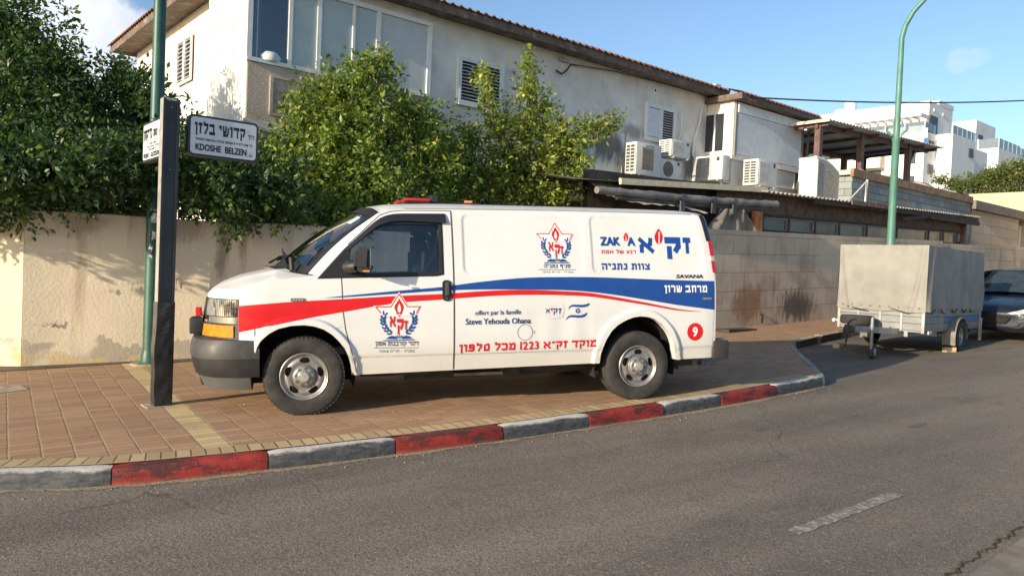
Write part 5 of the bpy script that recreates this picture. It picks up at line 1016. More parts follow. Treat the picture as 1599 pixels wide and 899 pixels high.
def leaf_mesh(name, blobs, twigs_per_m2, per_twig, lf, mat, parent, seed, shell=0.55, droop=0.35, spread=0.11, inner=0.35):
    rg = np.random.default_rng(seed); cs = []; outs = []
    B = np.array(blobs)
    for b in B:
        c, r = b[:3], b[3:]
        area = 4*math.pi*((r[0]*r[1])**1.6/3 + (r[0]*r[2])**1.6/3 + (r[1]*r[2])**1.6/3)**(1/1.6); n = max(10, int(area*twigs_per_m2))
        d = rg.normal(size=(n, 3)); d /= np.linalg.norm(d, axis=1)[:, None]
        # lumpy radius: light and dark clumps with gaps between
        lump = 1 + 0.28*np.sin(d[:, 0]*5.1 + b[0]*3) * np.sin(d[:, 2]*4.7 + b[2]*5) + 0.17*np.sin(d[:, 1]*9 + d[:, 2]*8 + b[1])
        rad_ = np.where(rg.random(n) < inner, shell*rg.random(n)**0.6, shell + (1.08-shell)*rg.random(n)**0.7) * lump
        p = c + d*r*rad_[:, None]; cs.append(p); outs.append(d)
    P = np.concatenate(cs); D = np.concatenate(outs); nt_ = len(P); k = per_twig
    # each twig carries k leaves around a short axis
    ax = D + rg.normal(size=(nt_, 3))*0.55 + np.array([0, 0, 0.25]); ax /= np.linalg.norm(ax, axis=1)[:, None]
    tpos = np.repeat(P, k, 0) + np.repeat(ax, k, 0)*(rg.random((nt_*k, 1))-0.3)*spread*1.8
    e = rg.normal(size=(nt_*k, 3)); la = np.repeat(ax, k, 0)*0.55 + e*0.75; la[:, 2] -= droop*rg.random(nt_*k); la /= np.linalg.norm(la, axis=1)[:, None]
    tpos = tpos + e*spread*0.28
    nrm = np.repeat(D, k, 0)*0.7 + rg.normal(size=(nt_*k, 3))*0.6 + np.array([0, 0, 0.5]); w_ = np.cross(la, nrm); w_ /= (np.linalg.norm(w_, axis=1)[:, None] + 1e-9); nn = np.cross(w_, la)
    s = lf*(0.45 + 0.75*rg.random((nt_*k, 1)) + 0.35*(rg.random((nt_*k, 1)) > 0.88)); wd = s*0.24
    a0 = tpos; a1 = tpos + la*s*0.45 + w_*wd + nn*s*0.07; a2 = tpos + la*s - nn*s*0.10*rg.random((nt_*k, 1)); a3 = tpos + la*s*0.45 - w_*wd + nn*s*0.07; am = tpos + la*s*0.48
    n = nt_*k; V = np.empty((n*5, 3)); V[0::5] = a0; V[1::5] = a1; V[2::5] = a2; V[3::5] = a3; V[4::5] = am
    i = np.arange(n)*5; Fc = np.stack([i, i+1, i+4, i+1, i+2, i+4, i+2, i+3, i+4, i+3, i, i+4], 1).reshape(-1, 3)
    me = bpy.data.meshes.new(name); me.vertices.add(len(V)); me.vertices.foreach_set("co", V.astype(np.float32).ravel()); me.loops.add(Fc.size); me.loops.foreach_set("vertex_index", Fc.ravel().astype(np.int32)); me.polygons.add(len(Fc))
    me.polygons.foreach_set("loop_start", np.arange(0, Fc.size, 3, dtype=np.int32)); me.polygons.foreach_set("loop_total", np.full(len(Fc), 3, dtype=np.int32)); me.update(calc_edges=True); me.materials.append(mat)
    o = bpy.data.objects.new(name, me); C.objects.link(o); o.parent = parent; return o, P
def tree(name, label, cat, base, blobs, mat, lf, dens, per, seed, trunk_r=0.09, fruit=None, nfruit=0, **kw):
    base = Vector(base); t = thing(name, label, cat, base); bl = [(b[0]-base.x, b[1]-base.y, b[2]-base.z, b[3], b[4], b[5]) for b in blobs]
    o, P = leaf_mesh("crown", bl, dens, per, lf, mat, t, seed, **kw)
    mb = MB(); rr = random.Random(seed); zt = min(b[2] for b in bl); fork = Vector((0.05, 0.0, max(0.7, zt - 0.15)))
    mb.tube([(0, 0, -0.1), (0.02, 0.01, 0.4), fork], [trunk_r*1.25, trunk_r, trunk_r*0.85], 10); mb.build("trunk", BARK, t, smooth=60)
    mb = MB()
    for b in bl:
        e = Vector(b[:3]); m = fork.lerp(e, 0.5) + Vector((rr.uniform(-.15, .15), rr.uniform(-.1, .1), rr.uniform(-.05, .2))); mb.tube([fork, m, e, e + Vector((rr.uniform(-.3, .3)*b[3], rr.uniform(-.3, .3)*b[4], 0.55*b[5]))], [trunk_r*0.6, trunk_r*0.38, trunk_r*0.2, 0.008], 7)
        for q in range(3):
            d = Vector((rr.gauss(0, 1), rr.gauss(0, 1), rr.gauss(0.3, 1))).normalized(); mb.tube([m.lerp(e, rr.uniform(.5, 1)), e + Vector((d.x*b[3], d.y*b[4], d.z*b[5]))*0.85], [trunk_r*0.18, 0.006], 5)
    mb.build("limbs", BARK, t, smooth=60)
    if nfruit:
        vis = P[np.argsort(P[:, 1] + 0.4*RNG.random(len(P)))][: max(nfruit*10, len(P)//3)]
        for k in range(nfruit):
            p = vis[int(RNG.integers(len(vis)))]; r = 0.034 + 0.008*RNG.random(); mb = MB(); prof = [(-r*math.cos(a)*(1.12), r*math.sin(a)) for a in np.linspace(0.02, math.pi-0.02, 9)]; mb.lathe(prof, 12, (p[0], p[1]-0.06, p[2]-0.03), (0, 0, 1), (1, 0, 0), cap=True); mb.build("fruit", fruit, t, smooth=60)
    return t
ORG_G = plain("green_orange", (0.16, 0.25, 0.04), 0.45, var=0.25, scale=20, bump=0.1); LEM = plain("ripening_lemon", (0.55, 0.47, 0.05), 0.45, var=0.2, scale=20, bump=0.1)
tree("orange_tree", "tall dark orange tree at the left picture edge with green fruit", "tree", (-7.3, 11.4, 0.05), BL['A'], LEAF_O, 0.105, 56, 10, 1, 0.10, ORG_G, 14)
tree("orange_tree", "dark orange tree just left of the green lamp post, over the wall", "tree", (-5.6, 12.2, 0.05), BL['B'], LEAF_O, 0.105, 56, 10, 2, 0.09, ORG_G, 10)
tree("citrus_tree", "bushy citrus tree below the glazed balcony, behind the van windscreen", "tree", (-2.3, 13.0, 0.1), BL['C'], LEAF_C, 0.102, 56, 9, 3, 0.09)
tree("citrus_bush", "dark citrus bush behind the street name boards", "bush", (-4.0, 12.3, 0.1), BL['D'], LEAF_O, 0.105, 58, 10, 4, 0.06, ORG_G, 4)
tree("lemon_tree", "yellowish lemon tree with upright shoots and fruit above the van roof", "tree", (0.2, 14.9, 0.2), BL['E'], LEAF_L, 0.100, 38, 8, 5, 0.08, LEM, 22, inner=0.45, spread=0.12)
# street tree far right, feathery yellow-green
fb = []
rr = random.Random(9); c0 = S(46.5, 13.2)
for (du, dv, z, r) in ((0.4, 0.6, 7.2, 0.85), (-0.8, 1.4, 6.95, 0.7), (1.0, 0.2, 7.6, 0.8), (1.8, -0.6, 7.9, 0.9), (2.6, -1.2, 7.5, 1.0), (0.2, 0.9, 6.3, 0.9), (1.5, -0.2, 6.6, 1.1), (2.5, -1.0, 6.5, 1.2), (-1.2, 2.1, 7.25, 0.32), (-0.9, 1.5, 6.35, 0.5), (3.4, -1.8, 8.0, 0.8), (3.5, -1.9, 7.0, 1.1)):
    p = S(45.0 + du, 14.6 + dv, z); fb.append((p.x, p.y, p.z, r*1.1, r*1.1, r*0.55))
tree("street_tree", "feathery yellow-green tree in front of the white apartment blocks", "tree", tuple(S(46.5, 13.4, 1.4)), fb, LEAF_T, 0.17, 30, 9, 6, 0.13, shell=0.4, inner=0.5, spread=0.22)
sheet("garden", [(-6, 11.42), (9.28, 10.42), (9.28, 13.2), (-6, 13.2)], lambda u: zp(u) + 0.006, GARDEN)
# ---------------------------------------------------------------- tyres and rims
RUB = plain("tyre_rubber", (0.030, 0.028, 0.027), 0.85, var=0.3, scale=14, bump=0.15, bscale=60, dirt=(0.075, 0.06, 0.045, 0.3), dscale=5)
STEELW = plain("grey_wheel_steel", (0.34, 0.325, 0.305), 0.38, 0.6, var=0.12, scale=9, dirt=(0.22, 0.17, 0.12, 0.45), dscale=6)
GALV = plain("galvanised_steel", (0.28, 0.29, 0.29), 0.5, 0.4, var=0.15, scale=6, dirt=(0.30, 0.26, 0.2, 0.4))
def tyre_prof(R, Ri, w):
    return [(0.012, Ri-0.012), (0.0, Ri), (-0.012, Ri+0.02), (-0.020, Ri + (R-Ri)*0.45), (-0.016, R-0.035), (-0.004, R-0.012), (0.018, R), (w*0.5, R+0.002), (w-0.018, R), (w, R-0.03), (w, Ri)]
def tread(mb, c, ax, xx, R, w, n=64):
    """shoulder blocks standing a few millimetres out of the tread"""
    c, ax, xx = Vector(c), Vector(ax), Vector(xx); yy = ax.cross(xx)
    for k in range(n):
        a = 2*math.pi*k/n; rd = xx*math.cos(a) + yy*math.sin(a); tg = yy*math.cos(a) - xx*math.sin(a)
        for (t0, wd, sh) in ((0.022, 0.05, 0.0), (w*0.42, 0.045, 0.4), (w*0.75, 0.05, 0.1)):
            a2 = a + sh*2*math.pi/n; rd2 = xx*math.cos(a2) + yy*math.sin(a2); tg2 = yy*math.cos(a2) - xx*math.sin(a2)
            mb.obox(c + ax*t0 + rd2*(R-0.001), ax*wd, tg2*(2*math.pi*R/n*0.62), rd2*0.013)

# ---------------------------------------------------------------- covered trailer
TARPT = m_tarp("trailer_cover", (0.215, 0.207, 0.188), (0.27, 0.26, 0.238), 2.2, 0.35)
TSIDE = plain("grey_white_board", (0.20, 0.205, 0.205), 0.5, 0.35, var=0.08, scale=4, dirt=(0.36, 0.33, 0.28, 0.5))
BLUEP = plain("blue_trailer_strip", (0.03, 0.13, 0.34), 0.5, var=0.15)
t = street_thing("trailer", "small galvanised trailer under a beige tarpaulin cover", "trailer", 13.5, 6.0, zr(13.5))
t.rotation_euler = (0, 0, A40 + rad(4.5))
u0, u1, v0, v1 = 13.45, 16.78, 5.27, 6.70; zb, zt_, ztop = 0.82, 1.17, 2.27
def tl(u): return (u - u0)*0.004
mb = MB()
for k in range(3):
    z = zb + 0.115*k; hh = 0.112
    mb.box(u0, u0+0.035, v0, v1, z, z+hh, ins=0.008); mb.box(u0+0.036, u1, v0, v0+0.035, z, z+hh, ins=0.008); mb.box(u0+0.036, u1, v1-0.035, v1, z, z+hh, ins=0.008); mb.box(u1, u1+0.03, v0, v1, z, z+hh, ins=0.008)
mb.box(u0+0.02, u1, v0+0.02, v1-0.02, zb-0.03, zb+0.01); body = mb.build("body", TSIDE, t)
for (a, b) in ((u0-0.008, v0-0.008), (u0-0.008, v1-0.03), (u1-0.01, v0-0.012), (u1-0.01, v1-0.03)):
    mb = MB(); mb.box(a, a+0.05, b, b+0.045, zb-0.04, zt_+0.01); mb.build("corner_post", GALV, t)
for v in (5.63, 5.98, 6.35):
    mb = MB(); mb.box(u0-0.014, u0-0.001, v-0.018, v+0.018, zb-0.02, zt_-0.02); mb.build("board_clamp", GALV, t)
mb = MB(); mb.box(14.55, u1-0.06, v0-0.006, v0-0.001, zb+0.125, zb+0.225); mb.build("blue_strip", BLUEP, t)
# canvas: five sheets with folds at the corners and a scalloped hem
def WV(x, z): return 0.010*(math.sin(x*3.1 + z*2.3) * math.sin(z*3.7 - x*1.3) + 0.7*math.sin(x*7.9 - z*5.1 + 1.0)*math.sin(z*2.9 + x*2.2) + 0.35*math.sin(x*17 + z*9))
def fold(a, w_): return 0.028*math.exp(-((a-0.13)/0.05)**2) + 0.020*math.exp(-((a-0.86)/0.06)**2)
mb = MB(); rows = []; nh = 34; nw = 60
for j in range(nh+1):
    g = j/nh; z = zt_ - 0.03 + (ztop - zt_ + 0.03)*g; row = []
    for i in range(nw+1):
        f = i/nw; b = 0.012*math.sin(f*math.pi)*math.sin(g*math.pi); fl = 0.034*math.exp(-((f - 0.05 - 0.11*(1-g)**1.5)/0.022)**2)*(1-g*0.55) + 0.032*math.exp(-((f - 0.95 + 0.12*(1-g)**1.4)/0.025)**2)*(1-g*0.6) + 0.012*math.exp(-((f-0.30+0.1*g)/0.04)**2)*(1-g)**2
        row.append((u0 - 0.02 - b - fl - 0.010*(1-g) - 0.8*WV(f*1.4 + 7, z)*(1-g**4), v0 - 0.02 + (v1 - v0 + 0.04)*f, z - (0.02*abs(math.sin(f*9.4)) if j == 0 else 0)))
    rows.append(row)
mb.grid(rows); rows = []; nl = 110
for j in range(nh+1):
    g = j/nh; z = zt_ - 0.02 + (ztop - zt_ + 0.02)*g; row = []
    for i in range(nl+1):
        f = i/nl; wr = 0.020*math.sin(f*26 + 1.6*g)*(1-g)**0.8*(0.4+0.6*math.sin(f*5)**2) + 0.014*math.sin(f*47 + 3*g)*(1-g) + 0.03*math.sin(f*math.pi)*g*(1-g)*2
        for (fc, am) in ((0.10, 0.05), (0.42, 0.035), (0.63, 0.05), (0.95, 0.045)): wr += am*math.exp(-((f - fc + 0.07*(1-g)*(1 if fc < .5 else -1))/0.022)**2)*(0.35 + 0.65*(1-g))
        row.append((u0 - 0.02 + (u1 - u0 + 0.05)*f, v0 - 0.015 - wr*0.75 - WV(u0 + 2.9*f, z)*(1-g**4), z + tl(u0 + 2.9*f) - (0.03*abs(math.sin(f*15)) if j == 0 else 0) - 0.006*math.sin(f*math.pi*3)**2*g**6))
    rows.append(row)
mb.grid(rows); mb.grid([[(p[0], v1 + (v0 - p[1]), p[2]) for p in r] for r in rows])
mb.grid([[(u1 + 0.03, v0-0.02 + (v1-v0+0.04)*f, zt_ + (ztop-zt_)*g) for f in (0, .5, 1)] for g in (0, 1)])
mb.grid([[(u0 - 0.02 + (u1-u0+0.05)*f, v0 - 0.02 + (v1-v0+0.04)*g, ztop + tl(u0+2.9*f) - 0.015*math.sin(g*math.pi)*math.sin(f*9.4)**2 - (0.006*math.sin(f*math.pi*3)**2 if g in (0, 1) else 0)) for f in np.linspace(0, 1, 61)] for g in np.linspace(0, 1, 9)])
CORDE = plain("dull_eyelet", (0.12, 0.115, 0.105), 0.5)
tp = mb.build("tarpaulin", TARPT, t, smooth=50)
mb = MB()
for k in range(9): v = v0 + 0.08 + (v1-v0-0.16)*k/8; mb.lathe([(0, 0.014), (-0.006, 0.016), (-0.007, 0.008)], 10, (u0-0.045, v, zt_+0.035), (1, 0, 0), (0, 1, 0), cap=True)
mb.build("eyelets", CORDE, tp, org=ORG[t.name])
CORD = plain("rubber_cord", (0.03, 0.03, 0.03), 0.6)
mb = MB()
zc_ = zt_ - 0.035
for (a, b, c) in ((5.50, 5.62, 5.80), (6.18, 6.36, 6.55)):
    mb.tube([(u0-0.03, a, zc_-0.03), (u0-0.05, c, zc_+0.04), (u0-0.05, b, zc_-0.01), (u0-0.03, a, zc_-0.03)], 0.007, 6)
for u in (13.75, 14.4, 15.0, 15.6, 16.1): mb.tube([(u-0.18, v0-0.03, zc_+0.05), (u, v0-0.02, zc_-0.02), (u+0.14, v0-0.035, zc_+0.05)], 0.010, 6)
mb.build("cord", CORD, t)
# wheels, mudguards
for vv, ax in ((5.16, (0, 1, 0)), (6.80, (0, -1, 0))):
    c = (15.18, vv, zr(15.18) + 0.27)
    mb = MB(); mb.lathe(tyre_prof(0.272, 0.175, 0.16), 48, c, ax, (1, 0, 0)); ty = mb.build("tyre", RUB, t, smooth=35)
    mb = MB(); mb.lathe([(0.0, 0.176), (0.01, 0.165), (0.035, 0.155), (0.045, 0.10), (0.03, 0.07), (0.025, 0.045), (0.0, 0.04), (-0.005, 0.02)], 40, c, ax, (1, 0, 0), cap=True); rm = mb.build("rim", plain("dull_rim", (0.30, 0.29, 0.27), 0.5, 0.4, var=0.2), ty, smooth=40, org=ORG[t.name])
    mb = MB()
    for k in range(12):
        a = 2*math.pi*k/12; mb.lathe([(0.040, 0.016), (0.036, 0.016)], 10, Vector(c) + Vector((math.cos(a)*0.125, 0, math.sin(a)*0.125)), ax, (1, 0, 0), cap=True)
    mb.build("rim_hole", BLACK, rm, org=ORG[t.name])
    mb = MB(); rows = []
    for k in range(21):
        a = rad(205 - 215*k/20); R = 0.36; x = 15.18 + R*math.cos(a)*1.08; z = c[2] + R*math.sin(a); s_ = 1 if ax[1] > 0 else -1
        if k == 0: x -= 0.03
        rows.append([(x, vv - 0.015*s_, z-0.03), (x, vv - 0.015*s_, z), (x, vv + 0.205*s_, z)])
    mb.grid(rows); mb.build("mudguard", plain("grey_mudguard", (0.15, 0.14, 0.125), 0.6, var=0.15), t, smooth=50)
mb = MB(); mb.bar((15.18, 5.3, zr(15.2)+0.27), (15.18, 6.7, zr(15.2)+0.27), 0.06, 0.06); mb.bar((u0, 5.55, zb-0.07), (u1, 5.55, zb-0.07), 0.06, 0.09); mb.bar((u0, 6.42, zb-0.07), (u1, 6.42, zb-0.07), 0.06, 0.09); mb.bar((u1+0.0, 5.25, 0.55), (u1, 5.25, 1.0), 0.05, 0.04); mb.build("chassis", GALV, t)
mb = MB(); mb.bar((12.2, 5.97, 0.84), (14.6, 5.42, zb-0.085), 0.06, 0.10); mb.bar((12.2, 6.03, 0.84), (14.6, 6.55, zb-0.085), 0.06, 0.10); mb.build("drawbar", GALV, t)
mb = MB(); mb.box(12.12, 12.36, 5.93, 6.07, 0.78, 0.90, ins=0.02); mb.lathe([(-0.1, 0.055), (-0.02, 0.06), (0.06, 0.035)], 14, (12.08, 6.0, 0.85), (0, 0, 1), (1, 0, 0), cap=True); mb.tube([(12.1, 6.0, 0.9), (12.25, 6.0, 0.98), (12.42, 6.0, 0.99)], 0.018, 8); mb.tube([(12.2, 6.02, 0.8), (12.3, 6.1, 0.55), (12.6, 6.2, 0.72), (12.9, 6.2, 0.8)], 0.012, 6); mb.build("coupling", plain("black_coupling", (0.025, 0.024, 0.023), 0.5), t)
ju, jv = 12.66, 5.82
mb = MB(); mb.tube([(ju, jv, 0.40), (ju, jv, 1.02)], 0.026, 10); mb.tube([(ju, jv, 0.88), (ju, jv, 0.9)], 0.04, 10); mb.tube([(ju, jv, 0.42), (ju+0.06, jv, 0.40), (ju+0.09, jv, zr(ju)+0.105)], 0.018, 8); mb.tube([(ju, jv, 1.02), (ju+0.05, jv, 1.05)], 0.012, 8); jk = mb.build("jockey_post", GALV, t, smooth=40)
mb = MB(); mb.lathe([(-0.04, 0.075), (-0.04, 0.11), (-0.022, 0.124), (0.022, 0.124), (0.04, 0.11), (0.04, 0.075)], 28, (ju+0.09, jv, zr(ju)+0.124), (0, 1, 0), (1, 0, 0)); mb.build("jockey_tyre", RUB, jk, smooth=40, org=ORG[t.name])
mb = MB(); mb.lathe([(-0.032, 0.076), (-0.02, 0.06), (-0.035, 0.02), (-0.04, 0.005)], 20, (ju+0.09, jv, zr(ju)+0.124), (0, 1, 0), (1, 0, 0), cap=True); mb.build("jockey_hub", GALV, jk, org=ORG[t.name])
mb = MB(); mb.lathe([(0.0, 0.16), (0.0, 0.25), (0.03, 0.272), (0.12, 0.272), (0.15, 0.25), (0.15, 0.16), (0.08, 0.155), (0.07, 0.02)], 40, (13.06, 6.22, 0.88), (0, 0, 1), (1, 0, 0)); mb.build("spare_wheel", RUB, t, smooth=40)
mb = MB(); mb.box(13.62, 13.78, v0-0.03, v0-0.002, 0.76, 0.815, ins=0.008); mb.build("marker_lamp", plain("cream_marker", (0.75, 0.62, 0.5), 0.4), t)
mb = MB(); mb.box(13.785, 13.86, v0-0.03, v0-0.002, 0.765, 0.81, ins=0.006); mb.box(16.0, 16.06, v0-0.02, v0-0.002, 0.84, 0.90, ins=0.006); mb.build("reflector", plain("orange_reflector", (0.45, 0.12, 0.05), 0.3), t)
mb = MB(); mb.lathe([(0, 0.035), (-0.04, 0.03)], 14, (u0-0.0, v1+0.07, 0.90), (1, 0, 0), (0, 1, 0), cap=True); mb.bar((u0+0.02, v1, 0.9), (u0+0.02, v1+0.08, 0.9), 0.03, 0.03); mb.build("width_marker", plain("white_marker", (0.75, 0.74, 0.7), 0.4), t)
WBLK = plain("wood_block", (0.50, 0.36, 0.22), 0.85, var=0.2, scale=14, bump=0.3)
c_ = S(14.93, 5.37, zr(14.86)+0.043); mb = MB(); mb.box(-0.11, 0.11, -0.045, 0.045, -0.042, 0.045, ins=0.006); o = mb.build("wheel_chock", WBLK); o.location = c_; o.rotation_euler = (0, -0.033, 0.10); tag(o, "pale wooden block wedged against the trailer wheel", "chock", "wooden blocks by the trailer")
c_ = S(13.75, 6.85, zr(13.75)+0.043); mb = MB(); mb.box(-0.14, 0.14, -0.06, 0.06, -0.042, 0.045, ins=0.006); o = mb.build("wheel_chock", WBLK); o.location = c_; o.rotation_euler = (0, -0.033, A40+0.2); tag(o, "tan block on the ground under the trailer nose by the drain", "block", "wooden blocks by the trailer")

# ---------------------------------------------------------------- dark blue car behind the trailer
BLUEC = plain("dark_blue_car_paint", (0.012, 0.017, 0.030), 0.38, 0.25, var=0.08, spec=0.5, coat=0.4)
cu = 17.55; cc = S(cu, 5.62, zr(cu))
M_ = Matrix.Translation(cc) @ Matrix.Rotation(A40 + math.pi, 4, 'Z') @ Matrix.Rotation(math.atan(G), 4, 'Y')
t = thing("parked_car", "dark blue hatchback parked nose out behind the trailer", "car", mat=M_)
CARX = [0.02, -0.03, -0.12, -0.30, -0.62, -1.0, -1.35, -1.8, -2.6, -3.4, -4.0, -4.25, -4.36]
SEC = {0.02: (.60, .64, .30, .56, .58), -0.03: (.70, .72, .26, .62, .66), -0.12: (.79, .80, .22, .68, .745), -0.30: (.85, .86, .20, .74, .80), -0.62: (.87, .885, .20, .81, .865), -1.0: (.875, .89, .20, .88, .935), -1.35: (.875, .89, .20, .94, .99), -1.8: (.875, .89, .20, .95, .97), -2.6: (.88, .89, .20, .97, .985), -3.4: (.875, .885, .20, .99, 1.0), -4.0: (.84, .85, .22, 1.0, 1.01), -4.25: (.76, .78, .28, .98, 1.0), -4.36: (.66, .68, .34, .86, .90)}
rows = []
for x in CARX:
    lo, mi_, zb_, zs, zc = SEC[x]; half = [(0, zb_), (lo*0.92, zb_), (lo, zb_+0.06), (mi_, (zb_+zs)/2), (mi_*0.985, zs-0.06), (mi_*0.93, zs), (mi_*0.78, zs + (zc-zs)*0.55), (mi_*0.4, zs + (zc-zs)*0.9), (0, zc)]
    rows.append([(x - 0.10*(y/0.9)**2*(1 if x > -0.5 else 0), y, z) for y, z in half] + [(x - 0.10*(y/0.9)**2*(1 if x > -0.5 else 0), -y, z) for y, z in half[::-1][1:]])
mb = MB(); mb.grid(rows); mb.add(rows[0], [tuple(range(len(rows[0])))]); mb.add(rows[-1], [tuple(range(len(rows[-1])))[::-1]]); cb = mb.build("body", BLUEC, t, smooth=42)
md = cb.modifiers.new("sub", 'SUBSURF'); md.levels = 1; md.render_levels = 2
def gh(x, y0, z): return (x, y0, z)
base_ = [(-1.18, .66, .985), (-1.45, .80, .96), (-2.6, .82, .985), (-3.7, .78, 1.0), (-4.12, .62, 1.0)]; roof_ = [(-1.95, .50, 1.425), (-2.10, .56, 1.43), (-2.75, .58, 1.465), (-3.5, .55, 1.43), (-3.85, .48, 1.37)]
mb = MB(); rr_ = []
for (x, y, z) in roof_: rr_.append([(x - (0.05 if x > -2 else 0)*0 + 0.06*(1-abs(f))*(1 if x > -2 else 0), y*f, z + 0.035*(1-f*f)) for f in np.linspace(-1, 1, 9)])
mb.grid(rr_)
for s_ in (1, -1):
    for (a, b) in ((0, 0), (1, 1), (2, 2), (3, 3), (4, 4)):
        p, q = Vector(base_[a]), Vector(roof_[b]); p.y *= s_; q.y *= s_; mb.bar(p, q, 0.06, 0.05, up=(0, 1, 0))
mb.build("roof", BLUEC, t, smooth=40)
CG = plain("car_glass", (0.035, 0.045, 0.05), 0.12, var=0.2, spec=0.6)
mb = MB(); mb.grid([[(-1.14 + 0.09*(1-f*f) + 0.0 - 0.86*g + 0.0, (0.68*(1-g) + 0.49*g)*f, 0.985 + 0.445*g + 0.02*(1-f*f)) for f in np.linspace(-1, 1, 11)] for g in (0, .33, .66, 1)]); mb.build("windscreen", CG, t, smooth=60)
mb = MB()
for s_ in (1, -1): mb.grid([[(x, s_*(y0*(1-g) + y1*g), z0*(1-g) + z1*g) for (x, y0, z0), (x2, y1, z1) in zip(base_[1:], roof_[1:])] for g in (0, 1)]); 
mb.grid([[(-4.12 + 0.27*g, f*(0.62*(1-g) + .48*g), 1.0 + .37*g) for f in (-1, 0, 1)] for g in (0, 1)]); mb.build("side_glass", CG, t)
mb = MB(); mb.box(-4.0, -1.4, -0.78, 0.78, 0.55, 0.80); mb.build("cabin_floor", DARKR, t)
mb = MB()
for y in (-0.36, 0.36): mb.box(-2.55, -2.35, y-0.22, y+0.22, 0.75, 1.12, ins=0.05); mb.box(-2.57, -2.45, y-0.11, y+0.11, 1.13, 1.30, ins=0.04)
mb.build("front_seat", plain("grey_seat", (0.10, 0.10, 0.10), 0.8), t)
HL = plain("headlamp_lens", (0.55, 0.57, 0.58), 0.12, 0.3, var=0.2, scale=12, spec=0.9)
for s_ in (1, -1):
    mb = MB(); outl = [(0.36, 0.615), (0.50, 0.655), (0.66, 0.72), (0.78, 0.765), (0.80, 0.70), (0.74, 0.635), (0.58, 0.60), (0.44, 0.585)]
    def fx(y, z): return 0.045 - 0.10*(y/0.9)**2 - max(0, y-0.5)**1.5*1.05 - max(0, z-0.60)*0.75 + (0.0)
    mb.prism(outl, lambda a, b: (fx(a, b)+0.02, s_*a, b), lambda a, b: (fx(a, b)-0.12, s_*a, b)); mb.build("headlight", HL, t)
    mb = MB(); mb.prism([(0.50, 0.30), (0.74, 0.36), (0.78, 0.50), (0.62, 0.46), (0.52, 0.38)], lambda a, b: (0.035 - 0.10*(a/0.9)**2 - max(0, a-0.5)**1.5*0.95, s_*a, b), lambda a, b: (-0.25, s_*a, b)); mb.build("fog_recess", plain("black_plastic_trim", (0.03, 0.03, 0.032), 0.5, var=0.2), t)
    for x in (-0.82, -3.48):
        mb = MB(); mb.lathe(tyre_prof(0.315, 0.205, 0.2), 40, (x, s_*0.86, 0.31), (0, -s_, 0), (1, 0, 0)); ty = mb.build("tyre", RUB, t, smooth=35)
        mb = MB(); mb.lathe([(0, 0.205), (0.03, 0.19), (0.05, 0.06), (0.02, 0.01)], 30, (x, s_*0.86, 0.31), (0, -s_, 0), (1, 0, 0), cap=True); mb.build("rim", STEELW, ty)
    mb = MB(); mb.box(-1.62, -1.40, s_*0.88 if s_ > 0 else -1.06, 1.06 if s_ > 0 else s_*0.88, 0.98, 1.11, ins=0.03); mb.build("mirror", BLUEC, t)
mb = MB(); mb.prism([(-0.34, 0.40), (0.34, 0.40), (0.42, 0.52), (0.36, 0.545), (-0.36, 0.545), (-0.42, 0.52)], lambda a, b: (0.052 - 0.10*(a/0.9)**2, a, b), lambda a, b: (-0.2, a, b)); mb.build("grille", BLACK, t)
# ---------------------------------------------------------------- the van: s back along its side, t into it, h up
va, vt_, vn = Vector((0.95479, 0.29555, 0.03316)), Vector((-0.29571, 0.95528, 0.0)), Vector((-0.03168, -0.00981, 0.99945))
va.normalize(); vt_ = (vt_ - va*vt_.dot(va)).normalized(); vn = va.cross(vt_)
M_ = Matrix.Identity(4); VO = Vector((-1.883, 7.001, 0.143))
for i in range(3): M_[i][0] = va[i]; M_[i][1] = vt_[i]; M_[i][2] = vn[i]; M_[i][3] = VO[i]
van = thing("van", "white rescue van with blue and red stripes parked on the pavement", "van", mat=M_)
W = 2.01
def T0(h): return float(np.interp(h, [.2, .35, .5, .56, .65, 1.0, 1.2, 1.35, 1.6, 1.8, 1.92, 2.0, 2.05], [.05, .03, .014, .004, 0, 0, .01, .03, .075, .12, .155, .20, .30]))
_hs = np.linspace(0.2, 2.05, 186); _ts = np.array([T0(x) for x in _hs]); _k = np.ones(9)/9; _ts[4:-4] = np.convolve(_ts, _k, 'valid')
def T0(h): return float(np.interp(h, _hs, _ts))
ARCH1 = [(-.440, .56), (-.415, .655), (-.38, .714), (-.31, .775), (-.231, .817), (-.12, .843), (-.008, .849), (.09, .835), (.176, .804), (.25, .755), (.312, .693), (.36, .63), (.396, .563), (.425, .47), (.44, .365)]
ARCH2 = [(2.98, .40), (2.985, .47), (3.005, .569), (3.045, .655), (3.098, .736), (3.17, .80), (3.255, .846), (3.34, .876), (3.429, .889), (3.52, .88), (3.592, .859), (3.68, .805), (3.747, .736), (3.795, .67), (3.829, .596), (3.855, .50), (3.87, .415)]
def rrd(s, h, s0, s1, h0, h1, r):
    """signed distance to a rounded rectangle, negative inside"""
    cx, cy = (s0+s1)/2, (h0+h1)/2; qx, qy = abs(s-cx) - (s1-s0)/2 + r, abs(h-cy) - (h1-h0)/2 + r
    return math.hypot(max(qx, 0), max(qy, 0)) + min(max(qx, qy), 0) - r
def sst(a, b, x): x = min(max((x-a)/(b-a), 0), 1); return x*x*(3-2*x)
_AD = {}
def archd(A, cx, s, h):
    if id(A) not in _AD: _AD[id(A)] = np.array(smooth_line(A, 14))
    P = _AD[id(A)]; return float(np.sqrt(((P - (s, h))**2).sum(1).min()))
